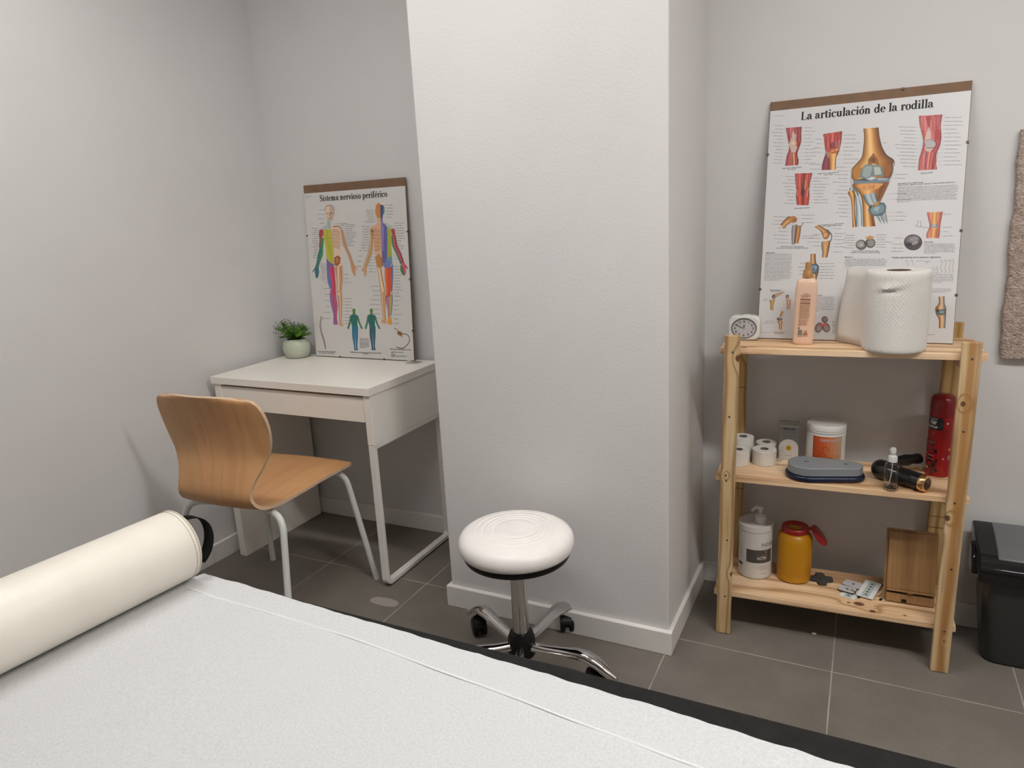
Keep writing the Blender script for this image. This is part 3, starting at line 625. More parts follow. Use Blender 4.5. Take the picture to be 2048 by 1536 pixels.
['S',1,[93,88,88],3,[1442,1212,1550,1230]],
['T',1322,1330,1438,1345,19,[69,63,62],963],
['S',1,[93,88,88],3,[1450,1337,1558,1355]],
['T',1260,1446,1446,1470,19,[69,63,62],201],
['S',1,[93,88,88],3,[1457,1461,1565,1479]],
['T',1268,1571,1453,1595,19,[69,63,62],915],
['S',1,[93,88,88],3,[1464,1586,1572,1604]],
['T',2009,1155,2315,1181,19,[69,63,62],22],
['S',1,[93,88,88],3,[1838,1131,1997,1144]],
['T',2016,1268,2317,1293,19,[69,63,62],169],
['S',1,[93,88,88],3,[1845,1244,2003,1257]],
['T',2022,1381,2443,1414,19,[69,63,62],270],
['S',1,[93,88,88],3,[1852,1358,2010,1370]],
['T',2029,1494,2269,1512,19,[69,63,62],308],
['S',1,[93,88,88],3,[1859,1471,2017,1483]],
['T',2036,1607,2432,1636,19,[69,63,62],600],
['S',1,[93,88,88],3,[1865,1584,2024,1596]],
['T',2043,1720,2270,1736,19,[69,63,62],694],
['S',1,[93,88,88],3,[1872,1698,2030,1709]],
['T',2049,1833,2423,1859,19,[69,63,62],67],
['S',1,[93,88,88],3,[1879,1811,2037,1822]],
['T',2056,1946,2347,1966,19,[69,63,62],838],
['S',1,[93,88,88],3,[1886,1925,2044,1935]],
['T',1167,1915,1444,1945,19,[69,63,62],713],
['S',1,[93,88,88],3,[1455,1937,1533,1948]],
['T',1173,2044,1451,2074,19,[69,63,62],492],
['S',1,[93,88,88],3,[1463,2065,1541,2076]],
['T',535,2216,781,2241,19,[69,63,62],180],
['S',1,[93,88,88],3,[793,2232,857,2241]],
['T',606,2320,786,2339,19,[69,63,62],998],
['S',1,[93,88,88],3,[798,2330,863,2338]],
['T',472,2405,792,2436,19,[69,63,62],972],
['S',1,[93,88,88],3,[804,2427,869,2436]],
['T',508,2506,798,2534,19,[69,63,62],865],
['S',1,[93,88,88],3,[810,2525,874,2533]],
['T',568,2609,803,2632,19,[69,63,62],562],
['S',1,[93,88,88],3,[815,2623,880,2631]],
['T',513,2702,809,2730,19,[69,63,62],374],
['S',1,[93,88,88],3,[821,2720,886,2729]],
['T',584,2806,815,2827,19,[69,63,62],861],
['S',1,[93,88,88],3,[826,2818,891,2826]],
['T',648,2910,820,2925,19,[69,63,62],47],
['S',1,[93,88,88],3,[832,2916,897,2924]],
['T',543,2998,826,3023,19,[69,63,62],638],
['S',1,[93,88,88],3,[838,3014,903,3022]],
['T',1301,2321,1703,2345,19,[69,63,62],201],
['S',1,[93,88,88],3,[1134,2301,1289,2310]],
['T',1307,2409,1545,2423,19,[69,63,62],251],
['S',1,[93,88,88],3,[1140,2390,1294,2399]],
['T',1312,2498,1709,2520,19,[69,63,62],964],
['S',1,[93,88,88],3,[1145,2479,1299,2487]],
['T',1317,2586,1622,2603,19,[69,63,62],524],
['S',1,[93,88,88],3,[1150,2568,1304,2576]],
['T',1322,2675,1607,2690,19,[69,63,62],537],
['S',1,[93,88,88],3,[1155,2657,1310,2665]],
['T',1327,2764,1591,2777,19,[69,63,62],473],
['S',1,[93,88,88],3,[1160,2746,1315,2754]],
['T',1333,2853,1568,2864,19,[69,63,62],766],
['S',1,[93,88,88],3,[1166,2835,1320,2842]],
['T',1338,2941,1706,2959,19,[69,63,62],376],
['S',1,[93,88,88],3,[1171,2924,1325,2931]],
['T',1343,3030,1726,3047,19,[69,63,62],37],
['S',1,[93,88,88],3,[1176,3013,1330,3020]],
['T',1863,2043,2156,2072,19,[69,63,62],93],
['S',1,[93,88,88],3,[2168,2063,2301,2079]],
['T',1913,2155,2163,2179,19,[69,63,62],525],
['S',1,[93,88,88],3,[2174,2170,2308,2186]],
['T',1841,2255,2169,2286,19,[69,63,62],940],
['S',1,[93,88,88],3,[2180,2277,2314,2293]],
['T',1938,2372,2176,2393,19,[69,63,62],282],
['S',1,[93,88,88],3,[2187,2384,2320,2400]],
['T',1793,2466,2182,2500,19,[69,63,62],558],
['S',1,[93,88,88],3,[2193,2492,2327,2506]],
['T',1962,2588,2189,2608,19,[69,63,62],702],
['S',1,[93,88,88],3,[2200,2599,2333,2613]],
['T',1924,2692,2195,2715,19,[69,63,62],181],
['S',1,[93,88,88],3,[2206,2706,2340,2720]],
['T',1837,2792,2201,2822,19,[69,63,62],641],
['S',1,[93,88,88],3,[2212,2813,2346,2827]],
['T',1970,2910,2208,2929,19,[69,63,62],705],
['S',1,[93,88,88],3,[2219,2920,2353,2934]],
['T',1945,3015,2214,3037,19,[69,63,62],495],
['S',1,[93,88,88],3,[2225,3028,2359,3041]],
['T',1980,3126,2221,3144,19,[69,63,62],49],
['S',1,[93,88,88],3,[2232,3135,2365,3148]],
['T',2002,3235,2227,3251,19,[69,63,62],615],
['S',1,[93,88,88],3,[2238,3242,2372,3255]],
['T',1921,3336,2234,3359,19,[69,63,62],415],
['S',1,[93,88,88],3,[2245,3350,2378,3362]],
['T',2025,3451,2240,3466,19,[69,63,62],758],
['S',1,[93,88,88],3,[2251,3457,2385,3469]],
['T',3360,2360,3664,2379,19,[69,63,62],846],
['S',1,[93,88,88],3,[3137,2337,3348,2350]],
['T',3366,2465,3608,2479,19,[69,63,62],666],
['S',1,[93,88,88],3,[3144,2443,3355,2455]],
['T',3392,2885,3665,2899,19,[69,63,62],57],
['S',1,[93,88,88],3,[3169,2865,3381,2875]],
['T',3402,3046,3775,3063,19,[69,63,62],653],
['S',1,[93,88,88],3,[3179,3026,3391,3036]],
['T',3424,3402,3627,3410,19,[69,63,62],505],
['S',1,[93,88,88],3,[3201,3384,3412,3392]],
['T',3431,3510,3688,3519,19,[69,63,62],212],
['S',1,[93,88,88],3,[3208,3492,3419,3500]],
['T',3437,3618,3658,3626,19,[69,63,62],749],
['S',1,[93,88,88],3,[3215,3601,3426,3609]],
['T',3014,1465,3097,1471,19,[69,63,62],135],
['S',1,[93,88,88],3,[2746,1434,3002,1455]],
['T',3351,1060,3773,1117,19,[69,63,62],806],
['S',1,[93,88,88],3,[3783,1108,3935,1133]],
['T',3410,1165,3779,1213,19,[69,63,62],172],
['S',1,[93,88,88],3,[3789,1205,3941,1229]],
['T',3411,1262,3785,1310,19,[69,63,62],152],
['S',1,[93,88,88],3,[3795,1302,3947,1326]],
['T',3510,1371,3791,1407,19,[69,63,62],430],
['S',1,[93,88,88],3,[3801,1399,3953,1422]],
['T',3458,1462,3797,1504,19,[69,63,62],464],
['S',1,[93,88,88],3,[3807,1496,3959,1519]],
['T',3308,1540,3803,1601,19,[69,63,62],635],
['S',1,[93,88,88],3,[3813,1593,3965,1615]],
['T',3331,1640,3809,1698,19,[69,63,62],534],
['S',1,[93,88,88],3,[3819,1690,3971,1712]],
['T',3437,1750,3815,1795,19,[69,63,62],499],
['S',1,[93,88,88],3,[3825,1786,3977,1809]],
['T',3384,1841,3821,1892,19,[69,63,62],325],
['S',1,[93,88,88],3,[3831,1883,3983,1905]],
['T',3442,1945,3827,1989,19,[69,63,62],298],
['S',1,[93,88,88],3,[3837,1980,3989,2002]],
['T',3451,2043,3833,2086,19,[69,63,62],923],
['S',1,[93,88,88],3,[3844,2077,3995,2099]],
['T',3537,2149,3839,2183,19,[69,63,62],386],
['S',1,[93,88,88],3,[3850,2174,4001,2195]],
['T',4424,921,4811,958,19,[69,63,62],544],
['S',1,[93,88,88],3,[4265,897,4412,911]],
['T',4430,1026,4845,1064,19,[69,63,62],642],
['S',1,[93,88,88],3,[4271,1002,4419,1016]],
['T',4437,1131,4847,1168,19,[69,63,62],888],
['S',1,[93,88,88],3,[4278,1108,4426,1121]],
['T',4443,1236,4733,1261,19,[69,63,62],91],
['S',1,[93,88,88],3,[4285,1213,4432,1226]],
['T',4450,1341,4771,1368,19,[69,63,62],527],
['S',1,[93,88,88],3,[4291,1318,4439,1331]],
['T',4457,1446,4836,1477,19,[69,63,62],888],
['S',1,[93,88,88],3,[4298,1424,4446,1436]],
['T',4463,1551,4786,1577,19,[69,63,62],64],
['S',1,[93,88,88],3,[4305,1529,4452,1541]],
['T',4470,1656,4850,1686,19,[69,63,62],793],
['S',1,[93,88,88],3,[4311,1634,4459,1646]],
['T',4477,1761,4770,1783,19,[69,63,62],601],
['S',1,[93,88,88],3,[4318,1740,4466,1751]],
['T',4483,1866,4839,1892,19,[69,63,62],777],
['S',1,[93,88,88],3,[4325,1845,4472,1856]],
['T',4490,1971,4773,1991,19,[69,63,62],572],
['S',1,[93,88,88],3,[4331,1951,4479,1962]],
['T',4497,2076,4860,2102,19,[69,63,62],287],
['S',1,[93,88,88],3,[4338,2056,4486,2067]],
['T',4503,2182,4893,2208,19,[69,63,62],271],
['S',1,[93,88,88],3,[4344,2162,4492,2172]],
['T',265,3381,648,3407,19,[69,63,62],707],
['S',1,[93,88,88],3,[660,3398,787,3409]],
['T',282,3490,654,3515,19,[69,63,62],979],
['S',1,[93,88,88],3,[666,3506,793,3517]],
['T',240,3596,660,3623,19,[69,63,62],665],
['S',1,[93,88,88],3,[672,3613,799,3624]],
['T',406,3715,666,3731,19,[69,63,62],872],
['S',1,[93,88,88],3,[678,3721,806,3732]],
['T',447,3825,673,3839,19,[69,63,62],560],
['S',1,[93,88,88],3,[684,3829,812,3839]],
['T',295,3924,679,3947,19,[69,63,62],333],
['S',1,[93,88,88],3,[691,3937,818,3947]],
['T',322,4034,685,4055,19,[69,63,62],474],
['S',1,[93,88,88],3,[697,4045,824,4055]],
['T',408,4147,691,4162,19,[69,63,62],512],
['S',1,[93,88,88],3,[703,4153,830,4162]],
['T',1045,3373,1392,3386,19,[69,63,62],816],
['S',1,[93,88,88],3,[922,3359,1032,3363]],
['T',1051,3471,1339,3481,19,[69,63,62],280],
['S',1,[93,88,88],3,[928,3457,1038,3461]],
['T',1058,3585,1403,3596,19,[69,63,62],755],
['S',1,[93,88,88],3,[934,3571,1045,3575]],
['T',1080,3976,1484,3986,19,[69,63,62],418],
['S',1,[93,88,88],3,[957,3963,1067,3965]],
['T',1084,4041,1371,4048,19,[69,63,62],863],
['S',1,[93,88,88],3,[961,4028,1071,4031]],
['T',1358,3944,1562,3956,19,[69,63,62],887],
['S',1,[93,88,88],3,[1574,3946,1622,3951]],
['T',1280,4047,1569,4063,19,[69,63,62],373],
['S',1,[93,88,88],3,[1580,4054,1628,4058]],
['T',1242,4153,1575,4171,19,[69,63,62],530],
['S',1,[93,88,88],3,[1586,4161,1634,4165]],
['T',1382,4268,1581,4278,19,[69,63,62],170],
['S',1,[93,88,88],3,[1593,4269,1641,4273]],
['T',1923,3793,2104,3798,19,[69,63,62],370],
['S',1,[93,88,88],3,[1819,3780,1911,3783]],
['T',1932,3933,2216,3941,19,[69,63,62],488],
['S',1,[93,88,88],3,[1828,3921,1919,3924]],
['T',1936,4014,2129,4018,19,[69,63,62],80],
['S',1,[93,88,88],3,[1832,4001,1924,4004]],
['T',1942,4110,2196,4115,19,[69,63,62],747],
['S',1,[93,88,88],3,[1838,4098,1930,4100]],
['T',1949,4222,2160,4226,19,[69,63,62],631],
['S',1,[93,88,88],3,[1845,4210,1936,4212]],
['T',1955,4318,2217,4323,19,[69,63,62],594],
['S',1,[93,88,88],3,[1851,4306,1942,4308]],
['T',1963,4462,2189,4466,19,[69,63,62],958],
['S',1,[93,88,88],3,[1859,4451,1951,4452]],
['T',2223,3994,2446,4004,19,[69,63,62],638],
['S',1,[93,88,88],3,[2457,3995,2503,3998]],
['T',2208,4064,2450,4075,19,[69,63,62],887],
['S',1,[93,88,88],3,[2461,4066,2507,4069]],
['T',2199,4135,2454,4146,19,[69,63,62],737],
['S',1,[93,88,88],3,[2465,4137,2511,4140]],
['T',2150,4204,2459,4217,19,[69,63,62],200],
['S',1,[93,88,88],3,[2470,4208,2516,4211]],
['T',2279,4281,2463,4288,19,[69,63,62],451],
['S',1,[93,88,88],3,[2474,4279,2520,4282]],
['T',2214,4349,2467,4359,19,[69,63,62],185],
['S',1,[93,88,88],3,[2478,4350,2524,4353]],
['T',3001,4006,3242,4012,19,[69,63,62],702],
['S',1,[93,88,88],3,[2930,3995,2989,3996]],
['T',3006,4076,3240,4081,19,[69,63,62],735],
['S',1,[93,88,88],3,[2934,4064,2994,4066]],
['T',3010,4145,3218,4150,19,[69,63,62],482],
['S',1,[93,88,88],3,[2939,4134,2998,4135]],
['T',3014,4215,3395,4223,19,[69,63,62],169],
['S',1,[93,88,88],3,[2943,4204,3002,4205]],
['T',3018,4284,3229,4288,19,[69,63,62],136],
['S',1,[93,88,88],3,[2947,4273,3006,4275]],
['T',3022,4354,3244,4358,19,[69,63,62],991],
['S',1,[93,88,88],3,[2951,4343,3011,4344]],
['T',3438,4109,3647,4118,19,[69,63,62],198],
['S',1,[93,88,88],3,[3657,4109,3701,4112]],
['T',3387,4271,3657,4282,19,[69,63,62],425],
['S',1,[93,88,88],3,[3668,4273,3711,4276]],
['T',3407,4386,3664,4397,19,[69,63,62],389],
['S',1,[93,88,88],3,[3675,4388,3719,4390]],
['T',3380,4478,3670,4489,19,[69,63,62],73],
['S',1,[93,88,88],3,[3680,4480,3724,4483]],
['T',4556,3506,4740,3513,19,[69,63,62],243],
['S',1,[93,88,88],3,[4481,3494,4545,3497]],
['T',4578,3854,4776,3860,19,[69,63,62],382],
['S',1,[93,88,88],3,[4503,3842,4567,3844]],
['T',4585,3975,4705,3978,19,[69,63,62],415],
['S',1,[93,88,88],3,[4511,3964,4574,3965]],
['T',4593,4090,4817,4095,19,[69,63,62],876],
['S',1,[93,88,88],3,[4518,4079,4581,4080]],
['T',1067,4777,1340,4785,19,[69,63,62],117],
['S',1,[93,88,88],3,[1352,4775,1370,4776]],
['T',1022,4881,1346,4891,19,[69,63,62],560],
['S',1,[93,88,88],3,[1358,4881,1376,4882]],
['T',1086,4989,1352,4996,19,[69,63,62],36],
['S',1,[93,88,88],3,[1364,4987,1382,4988]],
['T',1060,5095,1359,5102,19,[69,63,62],308],
['S',1,[93,88,88],3,[1370,5092,1388,5093]],
['T',1150,5203,1365,5208,19,[69,63,62],558],
['S',1,[93,88,88],3,[1376,5198,1395,5199]],
['T',1581,4787,1980,4791,19,[69,63,62],973],
['S',1,[93,88,88],3,[1536,4777,1569,4777]],
['T',1586,4873,2002,4876,19,[69,63,62],981],
['S',1,[93,88,88],3,[1541,4863,1574,4863]],
['T',1591,4959,1950,4961,19,[69,63,62],132],
['S',1,[93,88,88],3,[1546,4949,1579,4950]],
['T',1596,5045,1972,5047,19,[69,63,62],832],
['S',1,[93,88,88],3,[1551,5036,1584,5036]],
['T',1601,5132,2013,5132,19,[69,63,62],551],
['S',1,[93,88,88],3,[1556,5122,1589,5122]],
['T',1607,5218,1970,5218,19,[69,63,62],145],
['S',1,[93,88,88],3,[1561,5208,1594,5208]],
['T',130,5824,237,5825,19,[69,63,62],391],
['S',1,[93,88,88],3,[249,5814,316,5816]],
['T',98,5863,239,5865,19,[69,63,62],980],
['S',1,[93,88,88],3,[251,5854,318,5856]],
['T',214,6490,433,6489,19,[69,63,62],136],
['S',1,[93,88,88],3,[445,6479,549,6480]],
['T',146,6541,436,6539,19,[69,63,62],359],
['S',1,[93,88,88],3,[448,6529,552,6530]],
['X', 'Región de la rodilla derecha,', 426, 1984, 958, 1980, 33, [15, 13, 13]],
['X', 'vista anterior', 568, 2026, 820, 2023, 33, [15, 13, 13]],
['X', 'Región de la rodilla izquierda,', 1394, 2208, 1949, 2198, 33, [15, 13, 13]],
['X', 'vista medial', 1566, 2253, 1788, 2248, 33, [15, 13, 13]],
['X', 'Fosa poplítea derecha', 819, 3172, 1245, 3164, 33, [15, 13, 13]],
['X', 'Aporte arterial', 3964, 2379, 4239, 2372, 36, [15, 13, 13]],
['X', 'Articulación de la rodilla derecha,', 1546, 3682, 2164, 3660, 33, [15, 13, 13]],
['X', 'corte sagital, visión lateral', 1593, 3718, 2109, 3709, 33, [15, 13, 13]],
['X', 'Articulación de la rodilla derecha,', 511, 4274, 1129, 4296, 33, [15, 13, 13]],
['X', 'visión lateral, en posición extendida, sin flexión', 388, 4315, 1269, 4337, 30, [15, 13, 13]],
['X', 'Articulación de la rodilla derecha', 3431, 2623, 4042, 2626, 36, [15, 13, 13]],
['X', 'Visión anterior, ligando articular resecado, rótula levantada distalmente', 3434, 2666, 4769, 2667, 33, [15, 13, 13]],
['X', 'Tuberosidades y menisco de la tibia', 2415, 4447, 3086, 4464, 33, [15, 13, 13]],
['X', 'derecha con meniscos, visión proximal', 2388, 4491, 3116, 4509, 33, [15, 13, 13]],
['X', 'Ligamentos', 111, 4449, 365, 4456, 39, [15, 13, 13]],
['X', 'Meniscos', 2236, 4623, 2431, 4625, 39, [15, 13, 13]],
['X', 'Artroscopia', 4156, 4247, 4370, 4254, 39, [15, 13, 13]],
['X', 'Pruebas exploratorias de los meniscos y ligamentos', 3413, 4662, 4569, 4670, 47, [15, 13, 13]],
['X', 'Bursitis', 1515, 5712, 1711, 5713, 33, [15, 13, 13]],
['X', 'Rotura del ligamento', 285, 5560, 610, 5558, 28, [15, 13, 13]],
['X', 'cruzado anterior', 303, 5594, 586, 5592, 28, [15, 13, 13]],
['X', 'Rotura del ligamento', 452, 6816, 772, 6809, 28, [15, 13, 13]],
['X', 'lateral externo', 486, 6852, 752, 6846, 28, [15, 13, 13]],
['X', 'Bursa', 2023, 6465, 2112, 6469, 30, [15, 13, 13]],
['T',3442,2715,4815,2746,19,[48,44,44],677],
['T',3443,2756,4872,2787,19,[48,44,44],110],
['T',3443,2797,4850,2826,19,[48,44,44],938],
['T',3443,2837,4831,2865,19,[48,44,44],144],
['T',3444,2878,4851,2905,19,[48,44,44],897],
['T',3444,2919,4812,2943,19,[48,44,44],384],
['T',3444,2959,4845,2984,19,[48,44,44],231],
['T',3444,3000,4841,3023,19,[48,44,44],491],
['T',3445,3041,4808,3062,19,[48,44,44],388],
['T',3445,3081,4849,3102,19,[48,44,44],875],
['T',3445,3122,3767,3126,19,[48,44,44],610],
['T',107,4482,828,4493,19,[48,44,44],758],
['T',107,4525,814,4535,19,[48,44,44],508],
['T',107,4568,840,4578,19,[48,44,44],20],
['T',107,4611,838,4620,19,[48,44,44],314],
['T',106,4654,831,4662,19,[48,44,44],293],
['T',106,4697,844,4705,19,[48,44,44],24],
['T',106,4740,845,4747,19,[48,44,44],636],
['T',106,4783,814,4789,19,[48,44,44],251],
['T',106,4826,839,4832,19,[48,44,44],800],
['T',106,4869,844,4874,19,[48,44,44],401],
['T',106,4912,849,4917,19,[48,44,44],545],
['T',106,4955,829,4959,19,[48,44,44],249],
['T',106,4998,815,5001,19,[48,44,44],800],
['T',105,5041,848,5044,19,[48,44,44],501],
['T',105,5084,839,5086,19,[48,44,44],158],
['T',105,5127,823,5129,19,[48,44,44],292],
['T',105,5170,838,5171,19,[48,44,44],622],
['T',105,5213,813,5214,19,[48,44,44],530],
['T',105,5256,575,5256,19,[48,44,44],618],
['T',2239,4674,3250,4694,19,[48,44,44],916],
['T',2242,4715,3292,4736,19,[48,44,44],778],
['T',2244,4757,3294,4776,19,[48,44,44],289],
['T',2247,4798,3275,4816,19,[48,44,44],344],
['T',2249,4840,3274,4857,19,[48,44,44],748],
['T',2252,4881,2439,4884,19,[48,44,44],475],
['T',4159,4292,4874,4319,19,[48,44,44],698],
['T',4162,4334,4863,4359,19,[48,44,44],604],
['T',4164,4375,4887,4401,19,[48,44,44],2],
['T',4167,4416,4885,4441,19,[48,44,44],466],
['T',4170,4458,4873,4481,19,[48,44,44],110],
['T',4172,4499,4868,4522,19,[48,44,44],558],
['T',4175,4540,4462,4549,19,[48,44,44],439],
['T',1518,5761,2020,5755,19,[48,44,44],437],
['T',1521,5805,2027,5799,19,[48,44,44],705],
['T',1523,5850,2027,5844,19,[48,44,44],647],
['T',1526,5895,2031,5888,19,[48,44,44],879],
['T',1529,5940,2027,5933,19,[48,44,44],394],
['T',1531,5985,2041,5977,19,[48,44,44],698],
['T',1534,6030,2034,6022,19,[48,44,44],201],
['T',1537,6075,2035,6066,19,[48,44,44],476],
['T',1539,6120,2040,6111,19,[48,44,44],67],
['T',1542,6165,1639,6163,19,[48,44,44],3],
['T',4398,5124,4882,5131,19,[48,44,44],443],
['T',4401,5167,4888,5173,19,[48,44,44],663],
['T',4404,5209,4885,5215,19,[48,44,44],932],
['T',4407,5252,4900,5258,19,[48,44,44],169],
['T',4409,5295,4898,5300,19,[48,44,44],562],
['T',4412,5338,4641,5340,19,[48,44,44],996],
['T',4370,5515,4864,5518,19,[48,44,44],157],
['T',4372,5558,4864,5560,19,[48,44,44],554],
['T',4375,5601,4807,5602,19,[48,44,44],70],
['T',2026,6514,2111,6512,19,[48,44,44],273],
['T',2028,6555,2113,6554,19,[48,44,44],810],
['T',2031,6597,2119,6596,19,[48,44,44],964],
['T',2033,6639,2122,6638,19,[48,44,44],739],
['T',2036,6681,2122,6680,19,[48,44,44],70],
['T',2038,6723,2122,6722,19,[48,44,44],718],
['T',2041,6765,2127,6764,19,[48,44,44],126],
['T',2043,6807,2119,6806,19,[48,44,44],224],
['T',110,433,431,438,25,[151,146,144],629],
['T',70,6828,357,6822,16,[151,146,144],661],
['T',4395,6774,4569,6771,22,[93,88,86],844]]
